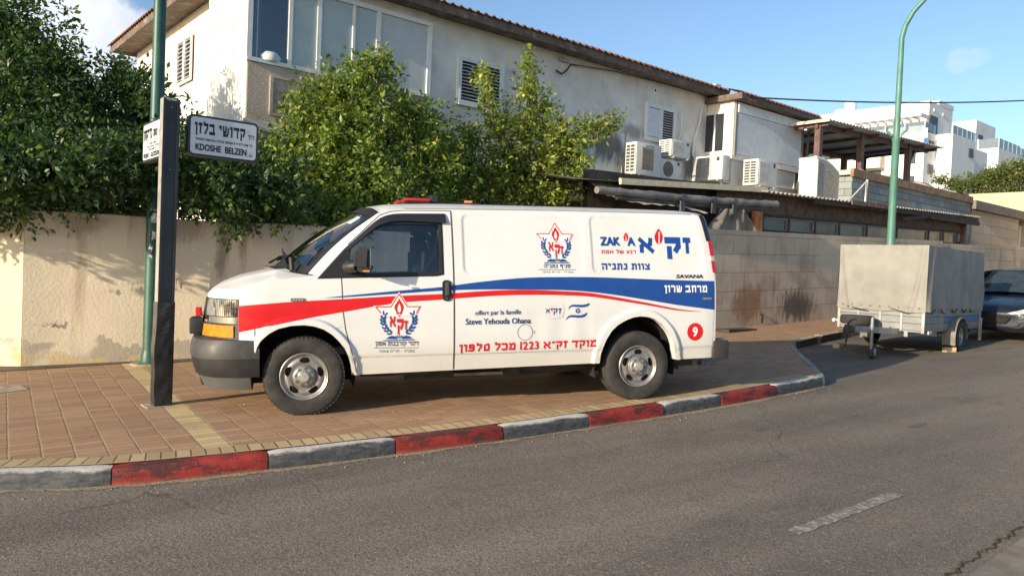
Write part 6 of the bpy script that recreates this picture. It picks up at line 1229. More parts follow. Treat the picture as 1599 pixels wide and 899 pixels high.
def emboss(s, h):
    e = 0.0
    for (s0, s1, h0, h1) in ((1.525, 2.805, 1.332, 1.915), (2.905, 4.225 - 0.19*max(0, (h-1.66)/.3), 1.345, 1.935)):
        if s0-.1 < s < s1+.1 and h > 1.25: e += 0.009*(1-sst(-0.016, 0.012, rrd(s, h, s0, s1, h0, h1, .06)))
    if -0.6 < s < 0.62 and h < 1.0: e -= 0.026*(1-sst(0.052, 0.078, archd(ARCH1, 0, s, h)))
    if 2.85 < s < 4.0 and h < 1.05: e -= 0.026*(1-sst(0.058, 0.086, archd(ARCH2, 0, s, h)))
    # faint swage above the sill
    e += 0.006*sst(0.545, 0.53, h)
    # shallow dents behind the door
    if 2.2 < s < 2.9 and .5 < h < 1.0: e += 0.0022*math.sin((s-2.2)*22)*math.sin((h-.5)*6.28)
    return e
def rake(h): return float(np.interp(h, [1.36, 1.69, 2.02], [0, .028, .085]))
def sidept(s, h, off=0.0):
    t = T0(h) + emboss(s, h); 
    if s < -0.30: x = -0.30 - s; t += 0.55*x*x
    if s > 4.2: t += 0.35*(s-4.2)**2
    return (s, t - off, h)
# ---- body side: columns along s, rows from the sill or arch up to the roof edge, hood edge or A-pillar
def lo(s):
    if s <= -0.44: return .713
    if s < 0.44: return float(np.interp(s, [p[0] for p in ARCH1], [p[1] for p in ARCH1]))
    if s < 2.98: return .363 + (s-.476)*.0148
    if s < 3.87: return float(np.interp(s, [p[0] for p in ARCH2], [p[1] for p in ARCH2]))
    return .411 + (s-3.9)*.02
def hi(s):
    return float(np.interp(s, [-.60, -.45, -.3, 0, .10, .719, .80, .9, 1.1, 1.4, 2.5, 3.6, 4.2, 4.36], [1.175, 1.225, 1.262, 1.298, 1.306, 1.90, 1.932, 1.952, 1.968, 1.976, 1.995, 2.002, 1.998, 1.985]))
WIN = [(.160, 1.296), (.385, 1.548), (.55, 1.69), (.669, 1.775), (.74, 1.805), (.83, 1.822), (.95, 1.828), (1.298, 1.828), (1.300, 1.336), (1.25, 1.325)]
def inside(p, poly):
    c = False; n = len(poly)
    for i in range(n):
        (x1, y1), (x2, y2) = poly[i], poly[(i+1) % n]
        if (y1 > p[1]) != (y2 > p[1]) and p[0] < (x2-x1)*(p[1]-y1)/(y2-y1)+x1: c = not c
    return c
def inset(poly, d):
    out = []; n = len(poly); ar = sum(poly[i][0]*poly[(i+1)%n][1]-poly[(i+1)%n][0]*poly[i][1] for i in range(n)); sg = 1 if ar > 0 else -1
    for i in range(n):
        p0, p, p1 = Vector(poly[i-1]), Vector(poly[i]), Vector(poly[(i+1) % n]); e0, e1 = (p-p0).normalized(), (p1-p).normalized(); n0, n1 = Vector((-e0.y, e0.x))*sg, Vector((-e1.y, e1.x))*sg
        m = (n0+n1); m = m/max(0.35, m.dot(n0)); out.append((p.x + m.x*d, p.y + m.y*d))
    return out
cols = sorted(set([-.58 + .02*i for i in range(8)] + [round(x, 4) for x in np.arange(-.44, .4401, .0125)] + list(np.round(np.arange(.46, 1.50, .02), 4)) + list(np.round(np.arange(1.50, 1.58, .01), 4)) + list(np.round(np.arange(1.6, 2.78, .03), 4)) + list(np.round(np.arange(2.78, 3.0, .01), 4)) + list(np.round(np.arange(2.98, 3.8701, .0125), 4)) + list(np.round(np.arange(3.88, 4.30, .0125), 4)) + [4.31, 4.33, 4.345, 4.358]))
NR = 110
def doorfront(h): return float(np.interp(h, [.36, .419, .60, .80, .958, 1.295, 1.6], [.49, .475, .425, .375, .353, .337, .34]))
body, doors = MB(), {}
def side_rows(mirror):
    grid = []
    for s in cols:
        a, b = lo(s), hi(s); col = []
        for r in range(NR+1):
            h = a + (b-a)*r/NR; ss = s - rake(h)*sst(3.95, 4.35, s)
            x, t, hh = sidept(s, h); col.append((ss, (W - t) if mirror else t, h))
        grid.append(col)
    return grid
winhole = inset(WIN, -0.004)
for mir in (False, True):
    g = side_rows(mir); nb_, nd = MB(), MB()
    for i in range(len(cols)-1):
        for r in range(NR):
            q = (g[i][r], g[i+1][r], g[i+1][r+1], g[i][r+1]); cs = sum(p[0] for p in q)/4; ch = sum(p[2] for p in q)/4
            if inside((cs, ch), winhole): continue
            tgt = nd if (doorfront(ch) < cs < 1.42 and ch < 1.945) else nb_
            o = len(tgt.v); tgt.v += list(q); tgt.f.append((o, o+1, o+2, o+3)); tgt.m.append(0)
    body.add(nb_.v, nb_.f); doors[mir] = nd
    # turned-in lips of the wheel openings and the sill
    for A in (ARCH1, ARCH2):
        rows = [[], []]
        for (s, h) in smooth_line(A, 4):
            x, t, hh = sidept(s, h); y = W - t if mir else t; d = 0.10 if not mir else -0.10
            rows[0].append((s, y, h)); rows[1].append((s, y + d, h))
        body.grid(rows)
    rows = [[], []]
    for s in cols:
        if .44 <= s <= 2.98 or s >= 3.87:
            x, t, hh = sidept(s, lo(s)); y = W - t if mir else t; rows[0].append((s, y, lo(s))); rows[1].append((s, y + (0.15 if not mir else -0.15), lo(s) + 0.01))
        elif rows[0]:
            body.grid(rows); rows = [[], []]
    if rows[0]: body.grid(rows)
# ---- roof
def roofc(s): return float(np.interp(s, [.57, .66, .80, 1.0, 1.4, 3.0, 4.1, 4.28, 4.36], [1.975, 2.008, 2.03, 2.045, 2.06, 2.07, 2.066, 2.052, 2.02]))
rows = []
nj = 28
for k in range(61):
    f = k/60; row = []
    for j in range(nj+1):
        q = 2*j/nj - 1; wq = 1-abs(q)**3.2; s0 = .718 - .12*(1-q*q); s1 = 4.272 - .0; s = s0 + (s1-s0)*(f**1.3); he = hi(max(s, .719)); te = T0(he)
        tt = te + (W-2*te)*(j/nj); row.append((s, tt, he + (roofc(s)-he)*wq))
    rows.append(row)
body.grid(rows)
# rear: rolled corner and doors
rows = []
for r in range(31):
    h = .42 + (1.985-.42)*r/30; row = []
    for j in range(25):
        q = j/24; t0 = sidept(4.358, h)[1]; tt = t0 + (W-2*t0)*q; e = min(1, min(q, 1-q)/.16); row.append((4.358 - rake(h) + .085*math.sin(e*math.pi/2)**0.8, tt, h))
    rows.append(row)
body.grid(rows); 
# top rear lip joins the roof and the doors
rows2 = [[(4.272, T0(hi(4.3)) + (W-2*T0(hi(4.3)))*(j/24), hi(4.272) + (roofc(4.272)-hi(4.272))*(1-abs(2*j/24-1)**3.2)) for j in range(25)], rows[-1]]
body.grid(rows2)
# ---- bonnet and front fender tops
def plan(s): return T0(1.1) + (0.55*(max(0, -0.30-s))**2)
nose = []
for k in range(29):
    f = k/28; row = []
    for j in range(33):
        q = 2*j/32 - 1; srear = .10 - .36*(1-q*q)**0.7; sfront = -.58 - .32*(1-abs(q)**3.4)
        s = srear + (sfront - srear)*f
        tb = plan(max(s, -.58)) + T0(hi(max(s, -.6)))*0.7; tt = tb + (W-2*tb)*(j/32)
        he = hi(max(s, -.6)); cen = float(np.interp(s, [-.90, -.885, -.85, -.77, -.63, -.52, -.25, .10], [1.075, 1.115, 1.165, 1.225, 1.285, 1.315, 1.372, 1.38])); e = 1-abs(q)**2.4
        # shoulder at |q|~.72 where the raised centre begins
        ridge_ = 0.018*math.exp(-((abs(q)-.62)/.09)**2)*sst(-.85, -.5, s)
        lowf = float(np.interp(s, [-.90, -.77, -.58], [1.075, 1.13, he])) if s < -.58 else he
        row.append((s, tt, lowf + (max(cen, lowf) - lowf)*e + ridge_))
    nose.append(row)
body.grid(nose)
# nose below the bonnet edge (behind lamps and grille)
rows = []
for z in (0, 1):
    row = []
    for j in range(33):
        p = nose[-1][j]; row.append((p[0], p[1], p[2]) if z else (p[0] - 0.02, p[1], .715))
    rows.append(row)
def m_vanpaint():
    n = NB("white_van_paint"); x, y, z = n.sep(); c = n.mix(n.ramp(n.noise(1.5, 5), 0.3, 0.75), (0.70, 0.705, 0.70), (0.635, 0.64, 0.63))
    low = n.ramp(n.math('ADD', z, n.math('MULTIPLY', n.noise(5, 5, 0.7), 0.35)), 0.45, 1.0, 0.5, 0); c = n.mix(low, c, (0.50, 0.43, 0.33))
    c = n.mix(n.ramp(n.noise(7, 6, 0.75, stretch=(2, 2, 0.6)), 0.58, 0.80, 0, 0.35), c, (0.42, 0.38, 0.32)); n.bump(n.noise(3, 2), 0.02, 0.05)
    return n.out(c, n.ramp(n.noise(3, 5), 0.3, 0.7, 0.28, 0.45), 0.0, 0.5, 0.35)
VWH = m_vanpaint(); VBLK = plain("black_van_plastic", (0.020, 0.020, 0.022), 0.5, var=0.2, scale=5, dirt=(0.10, 0.085, 0.07, 0.3)); VGRY = plain("grey_bumper_plastic", (0.042, 0.041, 0.040), 0.55, var=0.12, scale=5, dirt=(0.17, 0.14, 0.11, 0.4)); SEAM = plain("panel_gap", (0.05, 0.048, 0.045), 0.8)
bo = body.build("body", VWH, van, smooth=38); do = doors[False].build("front_door", VWH, van, smooth=38); do2 = doors[True].build("front_door", VWH, van, smooth=38)
DIN = plain("dark_van_interior", (0.018, 0.018, 0.02), 0.85)
VGL = m_glass("van_side_glass", (0.36, 0.44, 0.50), 0.06); WGL = m_glass("windscreen_glass", (0.50, 0.62, 0.62), 0.24)
# ---- decals and thin parts laid on the side
def on(s, h, off=0.0025): ss = s - rake(h)*sst(3.95, 4.35, s); p = sidept(s, h); return (ss, p[1]-off, h)
def ribbon(mb, pts, w_, off=0.0022):
    ln_ = [Vector(p) for p in pts]; a = []; b = []
    for i, p in enumerate(ln_):
        d = (ln_[min(i+1, len(ln_)-1)] - ln_[max(i-1, 0)]).normalized(); nx = Vector((-d.y, d.x))*w_/2; a.append(on(p.x+nx.x, p.y+nx.y, off)); b.append(on(p.x-nx.x, p.y-nx.y, off))
    mb.grid([a, b])
def dens(pts, step=.03):
    out = []
    for p, q in zip(pts[:-1], pts[1:]):
        n = max(1, int(math.hypot(q[0]-p[0], q[1]-p[1])/step)); out += [(p[0]+(q[0]-p[0])*k/n, p[1]+(q[1]-p[1])*k/n) for k in range(n)]
    return out + [pts[-1]]
mb = MB(); ribbon(mb, dens([(.478, .385), (.455, .50), (.425, .60), (.375, .80), (.353, .958), (.337, 1.295)]), .008); ribbon(mb, dens([(1.424, .385), (1.42, 1.0), (1.414, 1.95)]), .014); ribbon(mb, dens([(.40, 1.60), (.70, 1.885), (.80, 1.925), (.92, 1.942), (1.414, 1.952)]), .007); mb.build("door_gap", SEAM, van)
mb = MB(); ribbon(mb, dens([(.49, .53), (1.41, .535)]), .005); ribbon(mb, dens([(1.43, .533), (2.94, .545)]), .005); ribbon(mb, dens([(3.93, .55), (4.33, .555)]), .005); ribbon(mb, dens([(.265, .80), (.345, .83)]), .005); ribbon(mb, dens([(4.315, .43), (4.345, 1.35)]), .006); mb.build("panel_crease", plain("soft_crease", (0.50, 0.48, 0.45), 0.6), van)
mb = MB(); ribbon(mb, dens([(.95, 1.962), (1.4, 1.972), (2.5, 1.991), (3.6, 1.998), (4.2, 1.994)], .1), .010, .004); mb.build("roof_gutter", plain("gutter_shadow_gap", (0.30, 0.29, 0.27), 0.7), van)
mb = MB(); ribbon(mb, [(2.155 + .079*math.cos(a), .740 + .079*math.sin(a)) for a in np.linspace(0, 2*math.pi, 41)], .006); ribbon(mb, [(2.245, .755), (2.262, .74), (2.245, .725)], .008); mb.build("fuel_flap", plain("flap_gap", (0.22, 0.21, 0.20), 0.7), van)
# vinyl stripes
VRED = plain("red_vinyl", (0.60, 0.012, 0.016), 0.35, var=0.06, spec=0.4); VBLU = plain("blue_vinyl", (0.012, 0.060, 0.27), 0.35, var=0.06, spec=0.4); VNAV = plain("navy_vinyl", (0.015, 0.04, 0.13), 0.4); VLET = plain("white_vinyl", (0.80, 0.79, 0.77), 0.4, var=0.03); VDK = plain("dark_vinyl", (0.03, 0.033, 0.05), 0.4)
BLUE = [(.178, 1.098, 1.098), (.338, 1.102, 1.114), (.861, 1.135, 1.162), (1.3, 1.163, 1.199), (1.68, 1.174, 1.248), (2.163, 1.172, 1.291), (2.636, 1.163, 1.300), (3.016, 1.131, 1.297), (3.464, 1.068, 1.283), (3.896, 1.002, 1.270), (4.338, .948, 1.261)]
REDS = [(-.576, .786, 1.026), (-.132, .881, 1.061), (.342, .964, 1.085), (.859, 1.046, 1.113), (1.297, 1.076, 1.131), (1.777, 1.108, 1.161), (2.16, 1.119, 1.169), (2.553, 1.114, 1.156), (2.903, 1.094, 1.131), (3.458, 1.014, 1.040), (3.891, .944, .960), (4.172, .930, .932)]
def stripe(name, L_, m, off):
    n = 420; xs = [p[0] for p in L_]
    def cub(k, x):
        pts_ = [(p[0], p[k]) for p in L_]; sl = smooth_line(pts_, 8); return float(np.interp(x, [p[0] for p in sl], [p[1] for p in sl]))
    rows = [[] for _ in range(15)]
    for i in range(n+1):
        s = xs[0] + (xs[-1]-xs[0])*i/n; a, b = cub(1, s), cub(2, s)
        for k in range(15): rows[k].append(on(s, a + (b-a)*k/14, off))
    mb = MB(); mb.grid(rows); mb.build(name, m, van, smooth=60)
stripe("blue_stripe", BLUE, VBLU, .0030); stripe("red_stripe", REDS, VRED, .0030)
def letters(name, items, m, off=.0042, parent=None, label=None):
    """items: (text, hebrew, s0, s1, h0, h1, bold, tilt[, shear])"""
    mb = MB()
    for it in items:
        body_, hb, s0, s1, h0, h1, bold, tilt = it[:8]; vs, fs = txt2d(body_, bold, hb, it[8] if len(it) > 8 else 0.0)
        mb.add([on(s0 + p[0]*(s1-s0), h0 + p[1]*(h1-h0) + tilt*p[0], off + p[2]) for p in vs], fs)
    o = mb.build(name, m, van if parent is None else parent); 
    if label: o["label"] = label
    return o
def shape(mb, outline, off=.0042, m=0):
    mb.add([on(s, h, off) for s, h in outline], [tuple(range(len(outline)))], m)
def flame_pts(cx, cz, w_, h_, lean=0.0, n=20):
    out = []
    for k in range(n):
        a = 2*math.pi*k/n; y = -math.cos(a); r = math.sin(a)*(1 - 0.45*max(0, y)**1.2); out.append((cx + w_/2*r + lean*y*w_, cz + h_/2*y))
    return out
# the writing
letters("telephone_lettering", [("מוקד זק״א 1223 מכל טלפון", True, 1.474, 2.938, .545, .645, .022, .018)], VRED, label="large red Hebrew line with the number 1223")
letters("donor_lettering", [("offert par la famille", False, 1.632, 2.108, .905, .966, .006, .006), ("Steve Yehouda Ohana", False, 1.535, 2.212, .826, .886, .014, .004)], VNAV, label="small French donor lettering")
letters("region_lettering", [("מרחב שרון", True, 3.723, 4.243, 1.127, 1.218, .024, -.001)], VLET, .0055, label="white Hebrew lettering on the blue stripe")
letters("team_lettering", [("צוות נתניה", True, 3.005, 3.566, 1.377, 1.447, .024, .003)], VBLU)
letters("name_lettering", [("ZAK", False, 3.006, 3.235, 1.629, 1.723, .055, .002), ("A", False, 3.318, 3.412, 1.631, 1.725, .055, 0), ("א", True, 3.442, 3.635, 1.552, 1.730, .055, 0), ("ק", True, 3.763, 3.960, 1.497, 1.735, .05, 0), ("ז", True, 3.985, 4.085, 1.558, 1.735, .055, 0)], VBLU, label="large blue name in Hebrew and Latin letters")
mb = MB(); f1 = flame_pts(3.308, 1.727, .055, .092, .1); f2 = flame_pts(3.698, 1.739, .098, .166, .08); shape(mb, f1); shape(mb, f2); fl = mb.build("flame_mark", VRED, van)
mb = MB(); shape(mb, [(3.303, 1.69), (3.313, 1.69), (3.308, 1.755)], .0050); shape(mb, [(3.690, 1.662), (3.702, 1.662), (3.715, 1.79), (3.704, 1.79)], .0050); mb.build("flame_slit", VLET, fl)
letters("motto_lettering", [("רגע של אמת", True, 3.011, 3.411, 1.545, 1.592, .014, .003)], VRED)
letters("model_lettering", [("SAVANA", False, 3.866, 4.200, 1.291, 1.331, .05, .001, .15)], VDK, label="grey model lettering in wide capitals")
mb = MB(); shape(mb, [(4.098 + .096*math.cos(a), .711 + .096*math.sin(a)) for a in np.linspace(0, 2*math.pi, 36, endpoint=False)]); rd = mb.build("number_disc", VRED, van, label="red disc with the number 9")
letters("disc_number", [("9", False, 4.066, 4.130, .658, .764, .04, 0)], VLET, .0056, rd)
# flag and small patch
mb = MB()
def wavy(s0, s1, h0, h1, th0, th1, n=14):
    up_, dn = [], []
    for k in range(n+1):
        f = k/n; w_ = .018*math.sin(f*6.28 - 1.2); h = h0 + (h1-h0)*f + w_; t_ = th0 + (th1-th0)*math.sin(f*math.pi); up_.append((s0+(s1-s0)*f, h + t_/2)); dn.append((s0+(s1-s0)*f, h - t_/2))
    return up_ + dn[::-1]
def flagstripe(pts):
    sl = smooth_line(pts, 5); up_, dn = [], []; n = len(sl)
    for i, (x, y) in enumerate(sl):
        p, q = sl[max(i-1, 0)], sl[min(i+1, n-1)]; d = Vector((q[0]-p[0], q[1]-p[1])).normalized(); w_ = 11.5*math.sin(min(1, (i+.4)/n*1.6, (n-i-.6)/n*5)*math.pi/2); f = lambda a, b: (2.597 + (a-1130)/225*.257, .86 + (180-b)/160*.17)
        up_.append(f(x - d.y*w_, y + d.x*w_)); dn.append(f(x + d.y*w_, y - d.x*w_))
    mb.grid([[on(*p, .0042) for p in up_], [on(*p, .0042) for p in dn]])
flagstripe([(1150, 78), (1163, 54), (1190, 42), (1230, 44), (1290, 46), (1330, 38), (1355, 20)]); flagstripe([(1125, 185), (1140, 160), (1165, 146), (1200, 144), (1260, 148), (1305, 138), (1332, 112)])
def ring_tri(mb, cx, cz, r, wd, flip):
    for k in range(3):
        a0 = rad(90 + 120*k + (180 if flip else 0)); a1 = a0 + rad(120); p, q = (cx + r*math.cos(a0), cz + r*math.sin(a0)), (cx + r*math.cos(a1), cz + r*math.sin(a1)); d = Vector((q[0]-p[0], q[1]-p[1])).normalized(); nx = Vector((-d.y, d.x))*wd/2
        shape(mb, [(p[0]+nx.x, p[1]+nx.y), (q[0]+nx.x, q[1]+nx.y), (q[0]-nx.x, q[1]-nx.y), (p[0]-nx.x, p[1]-nx.y)], .0045 + .0004*k + (.0003 if flip else 0))
ring_tri(mb, 2.723, .953, .028, .006, False); ring_tri(mb, 2.723, .953, .028, .006, True); mb.build("flag_decal", VBLU, van, label="blue and white wavy flag decal with a six-pointed star")
mb = MB(); shape(mb, [(2.316, 1.04), (2.45, 1.035), (2.567, 1.02), (2.573, .94), (2.56, .885), (2.45, .872), (2.372, .885), (2.345, .95)], .0032); pc = mb.build("peeling_patch", plain("greyish_patch", (0.66, 0.65, 0.63), 0.35, var=0.05, spec=0.6), van)
letters("patch_lettering", [("א", True, 2.373, 2.418, .930, .980, .04, 0), ("זק", True, 2.452, 2.543, .915, .980, .04, 0)], VBLU, .0046, pc)
mb = MB(); shape(mb, flame_pts(2.436, .972, .022, .034, .1), .0046); mb.build("patch_flame", VRED, pc)
# emblem: open star, flame, wreath, lettering; drawn on a 540 x 640 sheet
def emblem(s0, s1, h0, h1, lines, label):
    def X(x): return s0 + (x-170)/540*(s1-s0)
    def Z(y): return h1 - (y-120)/545*(h1-h0)
    O_ = .0044
    rt = MB(); outer = [(455, 118), (350, 272), (165, 272), (250, 370), (440, 400), (660, 370), (712, 272), (560, 272)]
    shape(rt, [(X(x), Z(y)) for x, y in outer], .0036); base_ = rt.build("emblem", VLET, van, label=label)
    mb = MB()
    def line_(p, q, w_=13, o_=O_):
        d = Vector((q[0]-p[0], q[1]-p[1])); l = d.length; d.normalize(); nx = Vector((-d.y, d.x))*w_/2; e = d*w_*0.3
        shape(mb, [(X(p[0]+nx.x-e.x), Z(p[1]+nx.y-e.y)), (X(q[0]+nx.x+e.x), Z(q[1]+nx.y+e.y)), (X(q[0]-nx.x+e.x), Z(q[1]-nx.y+e.y)), (X(p[0]-nx.x-e.x), Z(p[1]-nx.y-e.y))], o_)
    for i, (p, q) in enumerate([((455, 142), (365, 284)), ((365, 284), (192, 284)), ((192, 284), (250, 352)), ((455, 142), (548, 284)), ((548, 284), (694, 284)), ((694, 284), (652, 358)), ((425, 352), (457, 392)), ((490, 350), (457, 392))]): line_(p, q, 12 if i < 6 else 9, O_ + .0003*(i % 4))
    shape(mb, [(X(x), Z(y)) for x, y in ((457, 190), (430, 235), (405, 270), (402, 300), (418, 338), (442, 362), (457, 368), (472, 362), (496, 338), (510, 300), (507, 270), (484, 235))], .0048)
    vs, fs = txt2d("א", .03, True); mb.add([on(X(345 + p[0]*72), Z(515 - p[1]*132 - 12*(1-p[0])*0), .0052 + p[2]) for p in vs], fs); vs, fs = txt2d("ק", .03, True); mb.add([on(X(430 + p[0]*72), Z(598 - p[1]*178), .0052 + p[2]) for p in vs], fs); vs, fs = txt2d("ז", .03, True); mb.add([on(X(508 + p[0]*46), Z(545 - p[1]*105), .0052 + p[2]) for p in vs], fs)
    mb.build("emblem_star", VRED, base_)
    mb = MB(); shape(mb, [(X(x), Z(y)) for x, y in ((457, 245), (440, 290), (438, 330), (457, 352), (476, 330), (474, 290))], .0060); mb.build("flame_core", VLET, base_)
    mb = MB()
    # two laurel sprigs: spine points on the emblem sheet, paired leaves along each
    spine = smooth_line([(372, 590), (318, 545), (280, 480), (272, 415), (300, 345)], 8)
    n_s = len(spine); 
    for sg in (-1, 1):
        for k in range(7):
            i = int((k + 0.4)/7*(n_s-2)); p, q = spine[i], spine[i+2 if i+2 < n_s else n_s-1]; tg = math.atan2(q[1]-p[1], q[0]-p[0])
            for sd in (-1, 1):
                a2 = tg + sd*0.50; lx, ly = p[0] + 24*math.cos(a2) + sd*5*math.cos(tg+1.57), p[1] + 24*math.sin(a2) + sd*5*math.sin(tg+1.57); pts_ = []
                for q_ in range(10):
                    b_ = 2*math.pi*q_/10; ex, ey = 27*math.cos(b_), 10.5*math.sin(b_); xx_, yy_ = lx + ex*math.cos(a2) - ey*math.sin(a2), ly + ex*math.sin(a2) + ey*math.cos(a2)
                    if sg > 0: xx_ = 904 - xx_
                    pts_.append((X(xx_), Z(yy_)))
                shape(mb, pts_, O_ + .0002*((2*k + (sd > 0)) % 4) + .0006*(sg > 0))
    for sg in (-1, 1):
        shape(mb, [(X(457 + sg*x), Z(y)) for x, y in ((28, 640), (45, 618), (80, 608), (115, 618), (150, 642), (35, 646))], .0054)
    for k in range(4): shape(mb, [(X(415 + 22*k + dx), Z(y)) for dx, y in ((0, 606), (10, 606), (14, 640), (4, 640))], .0057)
    shape(mb, [(X(275), Z(656)), (X(630), Z(652)), (X(630), Z(662)), (X(275), Z(666))], .0054)
    mb.build("emblem_wreath", VBLU, base_)
    letters("emblem_lettering", lines, VDK, .0044, base_)
    return base_
emblem(.637, 1.094, .684, 1.150, [("זיהוי קורבנות אסון", True, .654, 1.069, .629, .680, .012, -.006), ("נתניה - קרית צאנז", True, .690, 1.027, .569, .598, .004, -.006)], "round red and blue emblem on the front door")
mb = MB(); ribbon(mb, dens([(.642, .620), (1.069, .612)], .1), .004, .0042); ribbon(mb, dens([(2.305, 1.375), (2.714, 1.376)], .1), .004, .0042); mb.build("emblem_rule", VDK, van)
emblem(2.287, 2.708, 1.440, 1.872, [("סניף נתניה", True, 2.365, 2.655, 1.385, 1.429, .010, .001), ("נתניה - קרית צאנז", True, 2.342, 2.681, 1.338, 1.358, 0, .001)], "red and blue emblem on the cargo side panel")
BADG = plain("grey_badge", (0.18, 0.175, 0.17), 0.4, 0.4)
for (s0, s1, h0, h1) in ((-.122, .006, 1.066, 1.096), (4.178, 4.306, 1.058, 1.084)):
    mb = MB(); rr2 = rrect(s0, s1, h0, h1, .012, 4); mb.prism(rr2, lambda a, b: on(a, b, .002), lambda a, b: on(a, b, .009)); bd = mb.build("badge", BADG, van)
    mb = MB()
    for k in range(4): x = s0 + (s1-s0)*(.2 + .2*k); shape(mb, [(x-.007, h0+.008), (x+.007, h0+.008), (x+.009, h1-.008), (x-.005, h1-.008)], .0095)
    mb.build("badge_marks", plain("bright_badge", (0.55, 0.54, 0.52), 0.3, 0.6), bd)
# ---- door window: rubber, glass, black quarter, wind deflector
def band(mb, o_, i_, off_o, off_i):
    o_, i_ = dens(o_ + [o_[0]], .04), None
    return o_
RUBS = plain("window_rubber", (0.012, 0.012, 0.013), 0.55)
mb = MB(); a = dens(WIN + [WIN[0]], 9); outr = inset(WIN, -.022); inr = inset(WIN, .020)
def sub(poly, k=8):
    out = []; n = len(poly)
    for i in range(n):
        p, q = poly[i], poly[(i+1) % n]; out += [(p[0]+(q[0]-p[0])*j/k, p[1]+(q[1]-p[1])*j/k) for j in range(k)]
    return out + [out[0]]
mb.grid([[on(s, h, .003) for s, h in sub(outr)], [on(s, h, .006) for s, h in sub(inset(WIN, -.004))], [on(s, h, .004) for s, h in sub(inr)], [on(s, h, -.014) for s, h in sub(inset(WIN, .022))]]); mb.build("window_seal", RUBS, do)
gp = inset(WIN, .012)
def panel(mb, poly, off, n=14):
    s0, s1 = min(p[0] for p in poly), max(p[0] for p in poly)
    rows = []
    def clip(s):
        hs = []
        m = len(poly)
        for i in range(m):
            (x1, y1), (x2, y2) = poly[i], poly[(i+1) % m]
            if (x1 <= s < x2) or (x2 <= s < x1): hs.append(y1 + (y2-y1)*(s-x1)/(x2-x1))
        return (min(hs), max(hs)) if len(hs) >= 2 else None
    for k in range(41):
        s = s0 + 1e-4 + (s1-s0-2e-4)*k/40; c_ = clip(s)
        if c_: rows.append([on(s, c_[0] + (c_[1]-c_[0])*j/n, off) for j in range(n+1)])
    mb.grid(rows)
mb = MB(); panel(mb, gp, -.012); mb.build("side_window", VGL, do, smooth=60)
mb = MB(); quarter = [(.165, 1.298), (.385, 1.545), (.43, 1.57), (.405, 1.300)]; panel(mb, quarter, .0045); mb.build("mirror_sail", RUBS, do)
VIS = [(.368, 1.555), (.52, 1.70), (.658, 1.822), (.735, 1.872), (.813, 1.898), (.931, 1.911), (1.354, 1.922)]; VIS2 = [(.398, 1.542), (.54, 1.667), (.669, 1.772), (.745, 1.806), (.822, 1.829), (.931, 1.836), (1.354, 1.826)]
VISG = plain("smoked_deflector", (0.020, 0.021, 0.023), 0.18, var=0.1, spec=0.6)
mb = MB(); a, b = smooth_line(VIS, 6), smooth_line(VIS2, 6); 
mb.grid([[on(p[0], p[1], .004) for p in a], [on(p[0]*.8+q[0]*.2, p[1]*.8+q[1]*.2, .016) for p, q in zip(a, b)], [on(q[0], q[1], .034) for q in b], [on(q[0], q[1], .030) for q in b]]); mb.add([on(1.354, 1.922, .004), on(1.354, 1.902, .016), on(1.354, 1.826, .034), on(1.354, 1.826, .0)], [(0, 1, 2, 3)]); mb.build("wind_deflector", VISG, do, smooth=50)
# handle
mb = MB(); mb.prism(rrect(1.302, 1.388, 1.063, 1.265, .032), lambda a, b: on(a, b, .001), lambda a, b: on(a, b, .012)); hd = mb.build("handle", VBLK, do, smooth=40)
mb = MB(); mb.box(1.328, 1.366, on(1.34, 1.15)[1]-.034, on(1.34, 1.15)[1]-.010, 1.115, 1.245, ins=.008); mb.lathe([(-.012, .012), (-.016, .010)], 12, (1.345, on(1.345, 1.09)[1]-.0, 1.088), (0, 1, 0), (1, 0, 0), cap=True); mb.build("grip", plain("worn_handle", (0.06, 0.06, 0.065), 0.4), hd)
# mirror
bm = bmesh.new(); bmesh.ops.create_cube(bm, size=1.0)
for v in bm.verts:
    v.co = Vector((.505 + v.co.x*.135 + .012*(v.co.z > 0), -.135 + v.co.y*.205, 1.468 + v.co.z*.245))
    if v.co.x < .5: v.co.y += .02; v.co.z += (-.02 if v.co.z > 1.46 else .02)
bmesh.ops.bevel(bm, geom=list(bm.edges), offset=.032, segments=4, affect='EDGES'); mb = MB(); mb.bm(bm); mr = mb.build("mirror", VBLK, do, smooth=60)
mb = MB(); mb.tube([(.40, .035, 1.385), (.42, -.02, 1.388), (.47, -.06, 1.395)], [.062, .058, .05], 12); mb.box(.375, .45, -.03, .05, 1.345, 1.455, ins=.02); mb.build("mirror_arm", VBLK, mr, smooth=50)
mb = MB(); mb.box(.576, .580, -.215, -.06, 1.375, 1.56); mb.build("mirror_glass", plain("mirror_silver", (0.7, 0.72, 0.74), 0.03, 1.0), mr)
mb = MB(); mb.box(.515, .572, -.242, -.226, 1.345, 1.362, ins=.004); mb.build("mirror_lamp", plain("amber_repeater", (0.75, 0.25, 0.02), 0.25), mr)
bm = bmesh.new(); bmesh.ops.create_cube(bm, size=1.0)
for v in bm.verts: v.co = Vector((.505 + v.co.x*.135, W + .135 + v.co.y*.205, 1.468 + v.co.z*.245))
bmesh.ops.bevel(bm, geom=list(bm.edges), offset=.032, segments=3, affect='EDGES'); mb = MB(); mb.bm(bm); mb.tube([(.40, W-.035, 1.385), (.47, W+.06, 1.395)], .05, 10); mb.build("mirror", VBLK, van, smooth=60)
